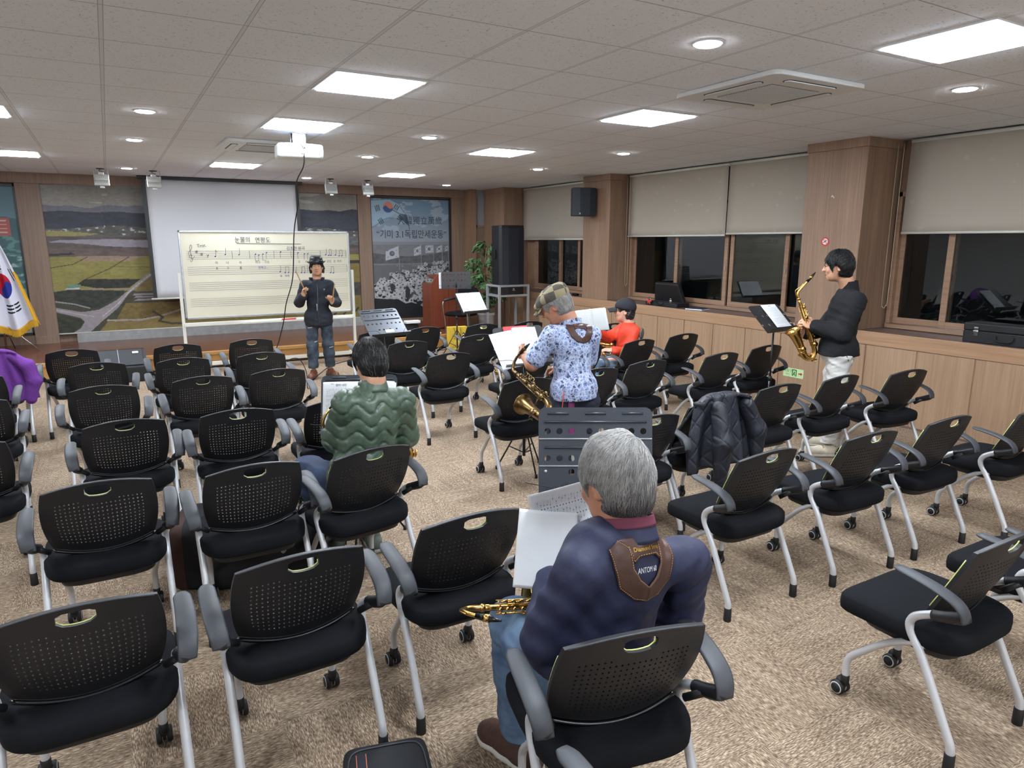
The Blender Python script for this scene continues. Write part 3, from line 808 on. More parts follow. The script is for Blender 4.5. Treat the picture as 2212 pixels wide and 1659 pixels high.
p.poly([(-.63, 1.10), (-.57, 1.135), (-.43, 1.135), (-.45, 1.09), (-.64, 1.07)], (100, 140, 126))
p.poly([(-.64, 1.075), (-.45, 1.09), (-.45, 1.065), (-.64, 1.055)], (190, 184, 178))
p.line([(-.64, 1.05), (-.2, 1.05), (.2, 1.045)], .022, (150, 132, 116))
p.poly([(-.80, 1.03), (-.58, 1.06), (.16, 1.02), (.14, .97), (-.13, .82), (-.23, .75), (-.39, .75), (-.80, .88)], (56, 60, 52), .4, n2)
p.line([(-.8, .88), (-.55, .83), (-.35, .76)], .018, (150, 146, 142))
p.poly([(.59, 1.35), (.75, 1.30), (.75, 1.0), (.31, 1.0)], (122, 104, 62), .12, nz)
for k in range(3): p.poly([(.30 + .02 * k, .97 - .045 * k), (.8, .965 - .045 * k), (.8, .935 - .045 * k), (.28, .94 - .045 * k)], (140, 136, 142))
p.poly([(.54, 1.30), (.60, 1.27), (.22, .97), (.05, .75), (-.2, .54), (-.40, .36), (-.64, .36), (-.50, .45), (-.44, .55), (-.49, .61), (-.80, .715), (-.80, .785), (-.46, .70), (-.22, .73), (.05, .88), (.26, 1.06)], (150, 140, 144), .05, nz)
p.line([(.56, 1.27), (.24, 1.01), (.06, .82), (-.18, .62)], .008, (196, 190, 190)); p.line([(-.8, .75), (-.45, .655), (-.3, .62)], .008, (190, 184, 186))
p.poly([(-.80, .68), (-.49, .59), (-.48, .5), (-.62, .38), (-.80, .38)], (58, 64, 50), .4, n2)
p.poly([(.16, .82), (1.6, .80), (1.6, .60), (.62, .60), (.26, .54), (.01, .57)], (122, 104, 56), .25, n2)
p.poly([(-.12, .53), (.35, .52), (.99, .65), (1.6, .68), (1.6, .38), (-.25, .38)], (130, 112, 62), .15, nz)
p.line([(-.12, .55), (.35, .535), (.62, .575), (1.0, .685), (1.6, .75)], .03, (162, 152, 140))
p.line([(.55, .66), (.68, .56), (.62, .5), (.8, .45), (1.0, .44)], .035, (72, 68, 58))
p.put((p.X > 1.6) & (p.Z < 1.45) & (p.Z > .38), (128, 112, 58), .2, nz)
p.put((p.X > 2.95) & (p.Z < 1.46) & (p.Z > 1.40), (60, 58, 60)); p.put((p.X > 2.95) & (p.Z < 1.05) & (p.Z > .8), (72, 70, 66), .4, n2)
for k in range(7): p.line([(3.0 + .18 * k, .42), (3.14 + .18 * k, .56)], .03, (52, 56, 50))
g1 = p.noise(.035, .02, 21, 2); g2 = p.noise(.5, .3, 22, 2); p.C *= (1 + .34 * (g1 - .5) + .20 * (g2 - .5))[..., None]; gm_ = p.C.mean(2, keepdims=True); p.C = gm_ + (p.C - gm_) * .88
land = thing('landscape_banner', 'wide printed banner with aerial view of yellow fields and crossroads on the front wall', 'banner', (0, 12.88, 0))
p.build('banner_print', None, land)
MB().tube([(-.82, -.01, .372), (4.12, -.01, .372)], .012, 8).build('bottom_bar', M['white'], land, True)
MB().tube([(-.82, -.0, 2.655), (4.12, .0, 2.655)], .010, 8).build('top_bar', M['steel'], land, True)
# ---- independence mural with black frame
p = Pic(4.36, 5.965, .345, 2.60, .007)
nz = p.noise(.3, .12, 5, 4); n2 = p.noise(.05, .05, 6, 3); n3 = p.noise(.05, .02, 9, 3)
k = np.clip((p.Z - 1.7) / .9, 0, 1)[..., None]
p.C[:] = np.array(lin((150, 156, 164))) * (1 - k) + np.array(lin((104, 134, 158))) * k
p.put(nz > .60, (150, 166, 180)); p.put((nz > .55) & (p.Z < 2.0), (150, 150, 152))
p.put(p.Z < 1.80, (134, 136, 140), .05, nz); p.put(p.Z < 1.745, (120, 122, 126), .15, n3)
p.put(p.Z < 1.60 - .08 * np.sin((p.X - 4.3) * 2), (92, 94, 96), .35, n2)
p.put(p.Z < 1.385, (120, 122, 124), .25, n3); p.put(p.Z < 1.36, (104, 106, 108), .08, n3); p.put((p.Z < 1.345) & (n3 > .7) & (p.Z > 1.32), (170, 172, 174))
cr = np.interp(p.X, [4.36, 4.65, 4.87, 5.2, 5.46, 5.87, 5.97], [.967, 1.147, 1.245, 1.238, 1.391, 1.456, 1.44])
p.put(p.Z < cr - .03, (88, 90, 92), .8, n2)
R = random.Random(4)
for _ in range(330):
    x = R.uniform(4.37, 5.95); top = float(np.interp(x, [4.36, 4.65, 4.87, 5.2, 5.46, 5.87, 5.97], [.967, 1.147, 1.245, 1.238, 1.391, 1.456, 1.44]))
    z = R.uniform(.62 if x < 5.0 else .42 + (5.5 - x) * .3 if x < 5.5 else .4, top); s = .035 + .05 * (1 - (z - .4)); a = R.uniform(-.7, .7); g = R.choice((168, 176, 184, 158))
    c, q = math.cos(a), math.sin(a); P = [(x + u * c - v * q, z + u * q + v * c) for u, v in ((-s, -s * .6), (s, -s * .6), (s, s * .6), (-s, s * .6))]
    if R.random() < .75:
        p.poly(P, (g, g, g + 2)); p.disc(x, z, s * .28, (72, 74, 78))
    else: p.disc(x, z, s * .6, (48, 50, 52)); p.disc(x, z + s * .3, s * .4, (188, 188, 190), s * .18)
p.poly([(4.36, .73), (4.6, .70), (4.85, .69), (5.0, .60), (5.12, .62), (5.3, .56), (5.47, .45), (5.5, .34), (4.3, .34)], (44, 46, 48))
p.disc(5.05, .80, .05, (58, 60, 62), .13); p.disc(4.74, .92, .05, (60, 62, 64), .08)
for (fx, w_, zt, zb, sw) in ((4.886, .27, 1.716, 1.50, -.10), (5.352, .15, 1.723, 1.56, -.06), (5.616, .17, 1.731, 1.59, -.01), (5.806, .12, 1.73, 1.61, -.04), (5.948, .08, 1.72, 1.63, -.02)):
    P = [(fx, zt), (fx, zb), (fx - w_, zb + sw * .5 - .01), (fx - w_ * .98, zt + sw)]
    p.poly(P, (176, 180, 184)); p.line([(fx, zt + .02), (fx + .006, zt - .45)], .007, (160, 164, 168))
    cx, cz = fx - w_ * .5, (zt + zb) / 2 + sw * .35; p.disc(cx, cz, w_ * .19, (92, 96, 100), w_ * .19); p.disc(cx + .01, cz + .005, w_ * .10, (120, 124, 128))
    for dx, dz in ((-.33, .2), (.33, .22), (-.33, -.25), (.33, -.22)): p.line([(cx + dx * w_ - .01, cz + dz * w_ - .008), (cx + dx * w_ + .01, cz + dz * w_ + .008)], .01, (92, 96, 100))
# large waving flag
p.poly([(4.36, 2.565), (4.738, 2.592), (4.914, 2.514), (4.983, 2.399), (5.071, 2.30), (5.12, 2.10), (5.014, 2.232), (4.835, 2.329), (4.688, 2.244), (4.562, 2.192), (4.362, 2.057)], (150, 176, 194), .1, nz)
p.line([(4.36, 2.565), (4.738, 2.592), (4.914, 2.514), (4.983, 2.399), (5.071, 2.30), (5.12, 2.10)], .012, (90, 112, 126))
p.poly([(4.93, 2.33), (5.071, 2.31), (5.10, 2.20), (5.12, 2.09), (5.02, 2.17), (4.92, 2.25)], (74, 92, 104)); p.line([(5.1, 2.2), (5.124, 2.03)], .012, (60, 76, 88))
p.line([(4.36, 2.06), (4.48, 2.12), (4.56, 2.19), (4.70, 2.24), (4.80, 2.24)], .02, (110, 136, 152)); p.line([(4.76, 2.41), (4.9, 2.34), (5.0, 2.28)], .022, (96, 118, 132))
p.disc(4.70, 2.44, .10, (206, 130, 110)); m = (((p.X - 4.70) / .10) ** 2 + ((p.Z - 2.44) / .10) ** 2 < 1) & (p.Z < 2.44 - .03 * np.sin((p.X - 4.70) / .10 * PI)); p.put(m, (72, 92, 140))
def trig(cx, cz, a, s=1.0, br=()):
    for k in (-1, 0, 1):
        ox, oz = cx + k * .034 * math.cos(a), cz + k * .034 * math.sin(a); ux, uz = -math.sin(a) * .05 * s, math.cos(a) * .05 * s
        p.line([(ox - ux, oz - uz), (ox + ux, oz + uz)], .016, (58, 72, 84))
        if k in br: p.disc(ox, oz, .009, (150, 176, 194))
trig(4.49, 2.42, .3); trig(4.87, 2.44, -.6, .9, (0,)); trig(4.55, 2.18, .55); trig(4.93, 2.24, .9, .8, (-1, 1))
mur = thing('history_mural', 'framed mural of a flag waving crowd with large Korean and Chinese lettering', 'mural', (0, 12.87, 0))
p.build('mural_print', None, mur)
b = MB(); b.bb((4.335, -.02, .32), (4.36, .03, 2.63)).bb((5.965, -.02, .32), (5.99, .03, 2.63)).bb((4.335, -.02, 2.60), (5.99, .03, 2.63)).bb((4.335, -.02, .32), (5.99, .03, .347))
b.build('frame', M['frameblack'], mur, bevel=.003)
add_text('lettering_hanja', '大韓獨立萬歲', .165, simple('mural_ink', (46, 58, 68), .6), mur, frame((5.35, -.004, 2.19), (1, 0, .01), (0, 0, 1)), .96)
add_text('lettering_hangul', '“기미 3.1독립만세운동”', .175, simple('mural_ink2', (34, 42, 50), .6), mur, frame((5.18, -.004, 1.93), (1, 0, 0), (0, 0, 1)), .86)
# ---- green mural at left edge
p = Pic(-3.6, -1.14, .42, 2.60, .010); nz = p.noise(.25, .2, 11, 4); n2 = p.noise(.09, .05, 12, 4); n3 = p.noise(.03, .2, 14, 3)
k = np.clip((p.Z - .9) / 1.6, 0, 1)[..., None]; p.C[:] = np.array(lin((118, 150, 146))) * (1 - k) + np.array(lin((92, 122, 134))) * k
p.put(p.Z < 2.14 + .03 * np.sin(p.X * 8), (70, 100, 104), .18, nz); p.put((p.Z < 1.9) & (n2 > .55), (96, 132, 128), .2, nz); p.put((p.Z < 1.6) & (n2 > .66), (150, 170, 166))
p.put((p.Z < 1.1) & (nz > .52), (120, 150, 130), .2, n2); p.put(p.Z < .78, (170, 172, 156), .2, n2)
for (x, z, w_, h) in ((-1.35, 2.02, .11, .13), (-1.23, .56, .055, .12)):
    p.poly([(x - w_, z - h), (x + w_, z - h), (x + w_, z + h), (x - w_, z + h)], (168, 92, 84))
    for q in range(4): p.line([(x - w_ * .6, z - h * .66 + q * h * .44), (x + w_ * .6, z - h * .66 + q * h * .44)], .016, (196, 176, 168))
gm = thing('green_mural', 'framed green mountain mural cut by the left edge, red seal marks on it', 'mural', (0, 12.87, 0))
p.build('mural_print', None, gm)
MB().bb((-1.14, -.02, .38), (-1.115, .03, 2.64)).bb((-3.6, -.02, .38), (-1.115, .03, .42)).bb((-3.6, -.02, 2.60), (-1.115, .03, 2.64)).build('frame', M['frameblack'], gm, bevel=.003)
# ---- projection screen
sc = thing('projection_screen', 'white pull-down projection screen with black side borders behind the whiteboard', 'projection screen', (1.755, 12.5, 0))
t = simple('screen_white', (206, 208, 212), .85, var=.01)
hw = 1.20
MB().grid(lambda u, v: (-hw + .055 + (2 * hw - .11) * u, .006 * math.sin(u * 9) * v, .905 + (2.79 - .905) * (1 - v)), 30, 14, thick=.002).build('screen_cloth', t, sc, True)
for q_ in (-1, 1): MB().box((q_ * (hw - .028), 0, 1.847), (.056, .008, 1.885)).build('border', M['frameblack'], sc)
MB().tube([(-hw - .03, 0, .895), (hw + .03, 0, .895)], .014, 10).build('bottom_bar', M['white'], sc, True)
MB().bb((-hw - .06, -.05, 2.755), (hw + .06, .06, CEIL - .001)).build('casing', M['frameblack'], sc, bevel=.006)
# ---- whiteboard with music staves
wb = thing('music_whiteboard', 'wheeled whiteboard with five line staves and handwritten song behind the teacher', 'whiteboard', (1.985, 10.35, 0))
cream = simple('board_cream', (226, 222, 200), .35, var=.02, nscale=3)
MB().bb((-1.14, 0, .77), (1.14, .02, 1.93)).build('board', cream, wb)
al = simple('aluminium', (200, 204, 206), .3, .8)
MB().bb((-1.16, -.008, .752), (1.16, .028, .778)).bb((-1.16, -.008, 1.922), (1.16, .028, 1.948)).bb((-1.16, -.008, .752), (-1.136, .028, 1.948)).bb((1.136, -.008, .752), (1.16, .028, 1.948)).build('board_frame', al, wb, bevel=.004)
f = MB()
for s in (-1, 1):
    f.bb((s * 1.19 - .02, .0, .10), (s * 1.19 + .02, .04, 1.38)).bb((s * 1.19 - .022, -.26, .075), (s * 1.19 + .022, .30, .115))
f.bb((-1.19, 0, .095), (1.19, .04, .145)).bb((-1.19, -.02, .655), (1.19, .03, .705))
f.build('stand_frame', M['white'], wb, bevel=.004)
MB().bb((-.45, -.085, .66), (1.12, -.018, .672)).bb((-.45, -.088, .66), (1.12, -.082, .685)).build('pen_tray', M['white'], wb, bevel=.002)
red = simple('marker_red', (196, 48, 52), .5)
MB().tube([(.10, -.05, .69), (.30, -.05, .692)], .014, 10).build('board_eraser', red, wb, True)
for s in (-1, 1):
    for y in (-.24, .28):
        MB().lathe([(0, -.012), (.036, -.012), (.038, 0), (.036, .012), (0, .012)], 18, (s * 1.19, y, .038), 0, (0, PI / 2, 0)).box((s * 1.19, y, .066), (.034, .03, .02)).build('caster', M['rubber'], wb)
b = MB(); Wd = 2.2
for r_ in range(5):
    z0 = [1.672, 1.461, 1.248, 1.029, .0][r_] if r_ < 4 else 0
    if r_ == 4: break
    for k in range(5): b.bb((-1.08, -.0012, z0 - k * .0265 - .0014), (1.11, -.0002, z0 - k * .0265 + .0014))
b.build('staff_lines', M['inkgrey'], wb)
hand = simple('marker_ink', (50, 54, 72), .6); blue = simple('marker_blue', (40, 56, 168), .5)
n = MB(); nb = MB(); Rn = random.Random(3)
def seg(x1, z1, x2, z2, w_=.005):
    d = Vector((x2 - x1, 0, z2 - z1)); L = d.length; a = math.atan2(-(z2 - z1), x2 - x1)
    n.box(((x1 + x2) / 2, -.0022, (z1 + z2) / 2), (L, .001, w_), (0, a, 0))
def note(x, z, up=1, flag=0, blueh=True, L=.085):
    (nb if blueh else n).prism([(.011 * math.cos(t_), .008 * math.sin(t_)) for t_ in [k * PI / 5 for k in range(10)]], 0, .001, Matrix.Translation((x, -.0035, z)) @ Matrix.Rotation(PI / 2, 4, 'X') @ Matrix.Rotation(.4, 4, 'Z'))
    sx_ = x + (.009 if up > 0 else -.009); seg(sx_, z, sx_ + .001, z + up * L, .004)
    if flag: seg(sx_, z + up * L, sx_ + .022, z + up * (L - .03), .004)
ox = -1.985
def line_pts(P, w_=.005):
    for a_, b_ in zip(P[:-1], P[1:]): seg(a_[0], a_[1], b_[0], b_[1], w_)
# treble clef, sharps, rest
cx = -1.02
line_pts([(cx + .01 * math.cos(a_ / 3) * (1 + a_ * .16), 1.61 + .008 * math.sin(a_ / 3) * (1 + a_ * .22)) for a_ in range(0, 20)], .004)
line_pts([(cx - .035, 1.62), (cx - .03, 1.66), (cx + .01, 1.70), (cx + .02, 1.74), (cx + .005, 1.76), (cx - .012, 1.72), (cx, 1.62), (cx + .01, 1.55), (cx - .005, 1.53), (cx - .02, 1.55)], .004)
for sx_, sz in ((-.95, 1.665), (-.89, 1.63)): 
    for k in (-1, 1): seg(sx_ + k * .006, sz - .02, sx_ + k * .006, sz + .02, .003); seg(sx_ - .018, sz + k * .007 - .004, sx_ + .018, sz + k * .007 + .004, .004)
line_pts([(-.83, 1.63), (-.815, 1.61), (-.80, 1.63), (-.82, 1.58)], .004)
note(-.72, 1.60, 1, 1); note(-.59, 1.625, 1); note(-.41, 1.62, 1, 0, False, .09)
for x in (-.50, -.27, .06, .30): seg(x, 1.672, x, 1.566, .004)
for x, z in ((-.19, 1.625), (-.145, 1.615), (-.09, 1.625), (-.04, 1.645)): note(x, z, -1)
line_pts([(-.20, 1.54), (-.17, 1.53), (-.15, 1.54)], .004); seg(-.10, 1.54, -.05, 1.54, .004)
note(.155, 1.655, -1, 0, False)
for x, z in ((.40, 1.64), (.49, 1.625), (.54, 1.625)): note(x, z, -1)
for x, z in ((.80, 1.61), (.845, 1.60), (.875, 1.60), (.945, 1.605), (1.0, 1.59), (1.04, 1.59)): note(x, z, 1)
seg(.855, 1.686, .885, 1.686, .004); seg(1.01, 1.675, 1.05, 1.675, .004)
for x in (.72, 1.105): seg(x, 1.672, x, 1.566, .004)
for x, z in ((.13, 1.375), (.20, 1.36), (.245, 1.36), (.35, 1.36), (.43, 1.355), (.475, 1.355), (.86, 1.345), (.90, 1.34)): note(x, z, 1)
seg(.21, 1.444, .255, 1.444, .004); seg(.44, 1.44, .485, 1.44, .004); seg(.87, 1.43, .91, 1.43, .004)
for x in (.52, 1.11): seg(x, 1.461, x, 1.356, .004)
seg(-.43, 1.775, .45, 1.765, .006)
nn_ = n.build('handwritten_notes', hand, wb); nb.build('note_heads', blue, wb)
def wt(s, x, z, sz, m=hand, r=0.0): add_text('handwriting', s, sz, m, wb, frame((x, -.003, z), (math.cos(r), 0, math.sin(r)), (0, 0, 1)), .9)
wt('눈물의', -.35, 1.82, .085); wt('연평도', -.08, 1.815, .085); wt('Trot.', -.88, 1.745, .062, hand, .08); wt('김초현 원곡', .37, 1.70, .06)
for s, x in (('떠', -.71), ('나', -.57), ('라', -.40), ('지나', -.17), ('가지', -.045), ('도', .41), ('시', .51), ('굳은', .845), ('은', .93), ('파라', 1.0)): wt(s, x, 1.51, .042)
for s, x in (('포', -.71), ('구', -.57), ('를', -.40)): wt(s, x, 1.435, .042)
wt('만복고...', -.10, 1.435, .042, blue); wt('와', .14, 1.31, .04); wt('여여', .225, 1.31, .04)
# ---- four small floodlights under the ceiling
alum = simple('lamp_housing', (186, 188, 184), .35, .6); lens = simple('lamp_glass', (150, 152, 148), .2)
for x, y, lab in ((.02, 11.6, 'small hanging floodlight leftmost of the four in front of the murals'), (.68, 11.6, 'small hanging floodlight second from left, in front of the white screen'), (3.27, 11.6, 'small hanging floodlight third from left, right of the screen edge'), (3.89, 11.6, 'small hanging floodlight rightmost of the four, before the flag mural')):
    r = thing('floodlight', lab, 'floodlight', (x, y, CEIL), 0, 'small floodlights hung from the ceiling')
    b = MB().box((0, 0, -.165), (.19, .06, .16), (-.25, 0, 0), 0, 1.0); b.box((0, -.01, -.255), (.06, .03, .03)); b.box((0, .02, -.075), (.07, .05, .05)); b.build('housing', alum, r, bevel=.006)
    MB().box((0, -.034, -.195), (.16, .01, .06), (.35, 0, 0)).box((0, -.044, -.145), (.165, .008, .05), (-.5, 0, 0)).build('lens', lens, r, bevel=.003)
    MB().tube([(-.085, 0, -.10), (-.085, 0, -.002)], .005, 6).tube([(.085, 0, -.10), (.085, 0, -.002)], .005, 6).build('bracket', M['steel'], r)
    MB().lathe([(.0, -.012), (.05, -.012), (.055, -.001)], 18).tube(cat_rom([(0, .02, -.06), (.03, .02, -.045), (-.02, .02, -.03), (0, 0, -.01)], 5), .004, 6).build('cable', M['armgrey'], r, True)
# ---- projector
pj = thing('projector', 'white ceiling projector on a metal mount with cables, back side showing', 'projector', (1.675, 6.98, 0), math.radians(-4))
MB().prism(rrect(.42, .30, .05), 2.575, 2.70).build('body', M['whiteplastic'], pj, bevel=.02, seg=3)
b = MB(); 
b.prism(rrect(.395, .10, .035), 0, .006, Matrix.Translation((0, -.150, 2.637)) @ Matrix.Rotation(PI / 2, 4, 'X'))
b.build('rear_panel', simple('pj_panel', (232, 240, 240), .4), pj)
b = MB()
for k in range(6): b.bb((.125 + k * .012, -.160, 2.655), (.131 + k * .012, -.156, 2.677)); b.bb((.125 + k * .012, -.160, 2.60), (.131 + k * .012, -.156, 2.645))
for k in range(6): b.bb((-.145 + k * .016, -.160, 2.634), (-.138 + k * .016, -.156, 2.641))
b.bb((-.15, -.160, 2.663), (-.03, -.156, 2.667)).bb((-.135, -.160, 2.612), (-.122, -.156, 2.618)).bb((-.112, -.160, 2.612), (-.10, -.156, 2.618)).bb((.03, -.160, 2.63), (.05, -.156, 2.637)).bb((.03, -.160, 2.612), (.05, -.156, 2.619)).bb((.02, -.160, 2.65), (.045, -.152, 2.672)).bb((-.01, -.165, 2.60), (.008, -.152, 2.615)).bb((-.045, -.160, 2.631), (-.025, -.156, 2.639))
b.build('ports', M['frameblack'], pj)
MB().lathe([(0, -.02), (.045, -.02), (.05, 0), (.045, .02)], 20, (.12, .155, 2.64), 0, (PI / 2, 0, 0)).build('lens', M['blackgloss'], pj, True)
MB().bb((-.14, -.10, 2.70), (.14, .10, 2.708)).bb((-.06, -.06, 2.708), (.06, -.052, CEIL - .01)).bb((-.06, .05, 2.708), (.06, .058, CEIL - .01)).bb((-.075, -.07, CEIL - .012), (.075, .07, CEIL - .001)).lathe([(0, 0), (.012, 0), (.012, .006)], 12, (0, -.06, 2.765), 0, (PI / 2, 0, 0)).build('ceiling_mount', M['chrome'], pj, bevel=.002)
MB().tube(cat_rom([(.03, -.165, 2.66), (.0, -.17, 2.68), (-.01, -.17, 2.70), (.015, -.17, 2.65), (.022, -.172, 2.61), (.0, -.17, 2.605)], 5), .004, 6).build('plug_lead', M['rubber'], pj, True)
cab = [(1.68, 6.80, 2.61), (1.69, 6.9, 2.50), (1.71, 7.3, 2.38), (1.76, 7.5, 2.19), (1.77, 7.8, 1.91), (1.79, 8.1, 1.4), (1.72, 8.2, 1.1), (1.69, 8.3, .85), (1.62, 8.4, .57), (1.56, 8.42, .47), (1.50, 8.44, .20), (1.50, 8.50, .01), (1.62, 8.8, .01), (1.75, 9.1, .01)]
tag(MB().tube(cat_rom(cab, 6), .006, 8).build('hanging_cable', M['rubber'], None, True), 'black cable hanging from the projector across the whiteboard to the floor', 'cable')
cab = [(1.66, 9.15, .008), (1.72, 8.6, .30), (1.80, 8.5, .40), (1.90, 8.5, .38), (1.97, 8.5, .22), (1.98, 8.5, .008), (2.3, 9.3, .008), (2.9, 10.2, .008), (3.9, 10.45, .008), (5.2, 10.55, .008)]
tag(MB().tube(cat_rom(cab, 6), .005, 8).build('floor_cable', M['rubber'], None, True), 'thin black cable looping up behind the front row and running along the stage foot', 'cable')
# ---- flag on tripod at left edge
fl = thing('national_flag', 'white flag with red blue disc and gold fringe at the left edge', 'flag', (-1.42, 12.15, ZS))
p = Pic(0, 1, 0, 1.62, .006)
p.C[:] = np.array(lin((206, 206, 216)))
def P_(poly, c): p.poly(poly, c)
p.disc(.50, .78, .235, (168, 34, 50), .215); m = (((p.X - .50) / .235) ** 2 + ((p.Z - .78) / .215) ** 2 < 1) & ((p.Z < .78 + .07 * np.sin((p.X - .5) / .235 * PI)) & (p.X > .40)); p.put(m, (44, 52, 130))
for k in range(3):
    p.line([(.33, 1.20 - k * .055), (.56, 1.18 - k * .055)], .028, (34, 34, 40))
    p.line([(.46, .44 - k * .06), (.62, .435 - k * .06)], .028, (34, 34, 40)); p.line([(.66, .435 - k * .06), (.76, .43 - k * .06)], .028, (34, 34, 40))
    if k < 2: p.line([(.80 + k * .09, 1.02 - k * .02), (.86 + k * .09, .80 - k * .02)], .03, (34, 34, 40))
p.put((p.X > .93) & (p.Z < .95), (206, 160, 50)); p.put(p.Z < .03, (206, 160, 50))
def flagfn(X, Z):
    t_ = 1 - Z / 1.62; wdt = .05 + .46 * t_ ** .8; u = X - .5
    x = u * wdt * 1.15 + .03 + .10 * t_; y = .05 * np.sin(X * 17 + 1.0) * t_ ** .6 - .03; z = .34 + (Z) * (1.30 / 1.62) + .10 * np.maximum(0, X - .72) * 3 * t_ + .04 * np.sin(X * 9) * t_
    return np.stack([x, y, z], 2)
p.build('flag_cloth', flagfn, fl, M['cloth_print'])
fr = MB(); gold = simple('gold_fringe', (206, 160, 48), .5, .2)
for k in range(90):
    u = k / 89; q = flagfn(np.array([[u]]), np.array([[.0]]))[0, 0]; L = .085 + .01 * math.sin(k * 2.3)
    fr.tube([q + np.array([0, 0, .004]), q + np.array([.002 * math.sin(k), -.004, -L])], .0045, 5)
for k in range(26):
    zz = .95 * k / 25; q = flagfn(np.array([[1.0]]), np.array([[zz]]))[0, 0]; fr.tube([q, q + np.array([.03, -.003, -.06])], .0045, 5)
fr.build('fringe', gold, fl)
MB().tube([(0, .04, .02), (0, .04, 1.75)], .012, 10).lathe([(0, 0), (.03, .02), (.03, .05), (0, .08)], 12, (0, .04, 1.74)).build('pole', M['chrome'], fl, True)
for a in (.55, 2.4, 4.4):
    q = (.46 * math.cos(a - 1.0), .46 * math.sin(a - 1.0) * .6, .01); MB().tube([(0, .04, .42), q], .008, 8).build('leg', M['chrome'], fl, True)
# ---- lectern
le = thing('lectern', 'reddish brown wooden lectern on the stage before the history mural', 'lectern', (5.27, 11.72, ZS))
b = MB(); M4 = Matrix.Rotation(PI / 2, 4, 'X')
side = [(-.25, 0), (.25, 0), (.25, .97), (-.12, .97), (-.25, .80)]
MB().bb((-.31, -.20, 0), (.31, .20, .82)).build('body', M['podium'], le, bevel=.006)
MB().prism([(-.33, .02), (-.33, .80), (-.20, .985), (.34, .985), (.34, .02)], -.24, -.21, Matrix.Rotation(PI / 2, 4, 'X') @ Matrix.Translation((0, 0, 0)) if False else Matrix(((1, 0, 0, 0), (0, 0, 1, 0), (0, 1, 0, 0), (0, 0, 0, 1)))).build('front_panel', M['podium'], le, bevel=.005)
MB().bb((-.10, -.252, .04), (.02, -.24, .93)).build('pilaster', M['podium'], le, bevel=.005)
MB().box((.04, .03, .93), (.50, .40, .03), (.12, 0, 0)).build('sloped_top', M['podium'], le, bevel=.005)
# ---- potted tree
pt = thing('potted_tree', 'green leafy tree in a white round pot beside the tall speaker', 'plant', (5.96, 11.28, 0))
MB().lathe([(.0, .0), (.11, .0), (.125, .03), (.150, .46), (.165, .47), (.168, .51), (.155, .515), (.148, .48), (.0, .46)], 32, (0, 0, 0)).build('pot', simple('pot_white', (198, 196, 190), .5), pt, True)
st = MB(); Rn = random.Random(8)
st.tube(cat_rom([(0, 0, .45), (.01, 0, .8), (-.02, .01, 1.2), (.02, 0, 1.7)], 5), [.010] * 16, 8)
st.tube([(.03, .01, .46), (.02, .0, 1.45)], .006, 6); tips = []
for k in range(46):
    a = Rn.uniform(0, 2 * PI); z = Rn.uniform(.62, 1.78); r_ = Rn.uniform(.12, .34) * (1.0 if z < 1.4 else .75)
    p0 = Vector((0, 0, z - .1)); p1 = Vector((r_ * math.cos(a), r_ * math.sin(a), z + .08)); p2 = p1 + Vector((.05 * math.cos(a), .05 * math.sin(a), -.07)); st.tube([p0, p1, p2], [.004, .003, .002], 5); tips += [(p0.lerp(p1, t_), a) for t_ in (.45, .7, .9)] + [(p1.lerp(p2, t_), a) for t_ in (.3, .7, 1)]
st.build('trunk', simple('bark', (120, 104, 70), .8), pt, True)
lf = MB()
for q, a in tips:
    for _ in range(5):
        aa = a + Rn.uniform(-1.3, 1.3); L = Rn.uniform(.07, .12); d = Vector((math.cos(aa) * .7, math.sin(aa) * .7, Rn.uniform(-1.1, .1))).normalized(); s = d.cross(Vector((0, 0, 1)))
        s = (s.normalized() if s.length > .01 else Vector((1, 0, 0))) * L * .20; up = s.cross(d).normalized() * L * .08
        o_ = q + Vector((Rn.uniform(-.02, .02), Rn.uniform(-.02, .02), Rn.uniform(-.02, .02)))
        lf.add([o_, o_ + d * L * .35 + s - up, o_ + d * L * .75 + s * .7 - up, o_ + d * L, o_ + d * L * .75 - s * .7 - up, o_ + d * L * .35 - s - up, o_ + d * L * .4 + up * .4, o_ + d * L * .75 + up * .2], [(0, 1, 6), (1, 2, 7, 6), (2, 3, 7), (3, 4, 7), (4, 5, 6, 7), (5, 0, 6)])
leaf = simple('leaf_green', (84, 124, 78), .35, var=.45, nscale=14); lf.build('foliage', leaf, pt)['kind'] = 'stuff'
# ---- speaker rack and tall loudspeaker
rk = thing('speaker_rack', 'pale grey steel frame table carrying the tall black loudspeaker', 'rack', (6.10, 10.72, 0))
b = MB(); W2, D2 = .29, .22
for sx_ in (-1, 1):
    for sy_ in (-1, 1): b.bb((sx_ * W2 - .02, sy_ * D2 - .02, 0), (sx_ * W2 + .02, sy_ * D2 + .02, 1.06))
for z in (1.04, .87, .05):
    for sy_ in (-1, 1): b.bb((-W2, sy_ * D2 - .018, z - .018), (W2, sy_ * D2 + .018, z + .018))
    for sx_ in (-1, 1): b.bb((sx_ * W2 - .018, -D2, z - .018), (sx_ * W2 + .018, D2, z + .018))
b.build('frame', M['steel'], rk, bevel=.003)
MB().bb((-W2 + .02, -D2 + .02, .872), (W2 - .02, D2 - .02, .886)).build('shelf', M['steel'], rk)
sp = thing('loudspeaker', 'tall black floor loudspeaker standing in the grey steel rack', 'loudspeaker', (6.09, 10.72, .886))
MB().prism([(-.25, -.14), (-.22, -.20), (-.10, -.222), (.10, -.222), (.22, -.20), (.25, -.14), (.20, .20), (-.20, .20)], .0, 1.19).build('cabinet', M['black'], sp, bevel=.012)
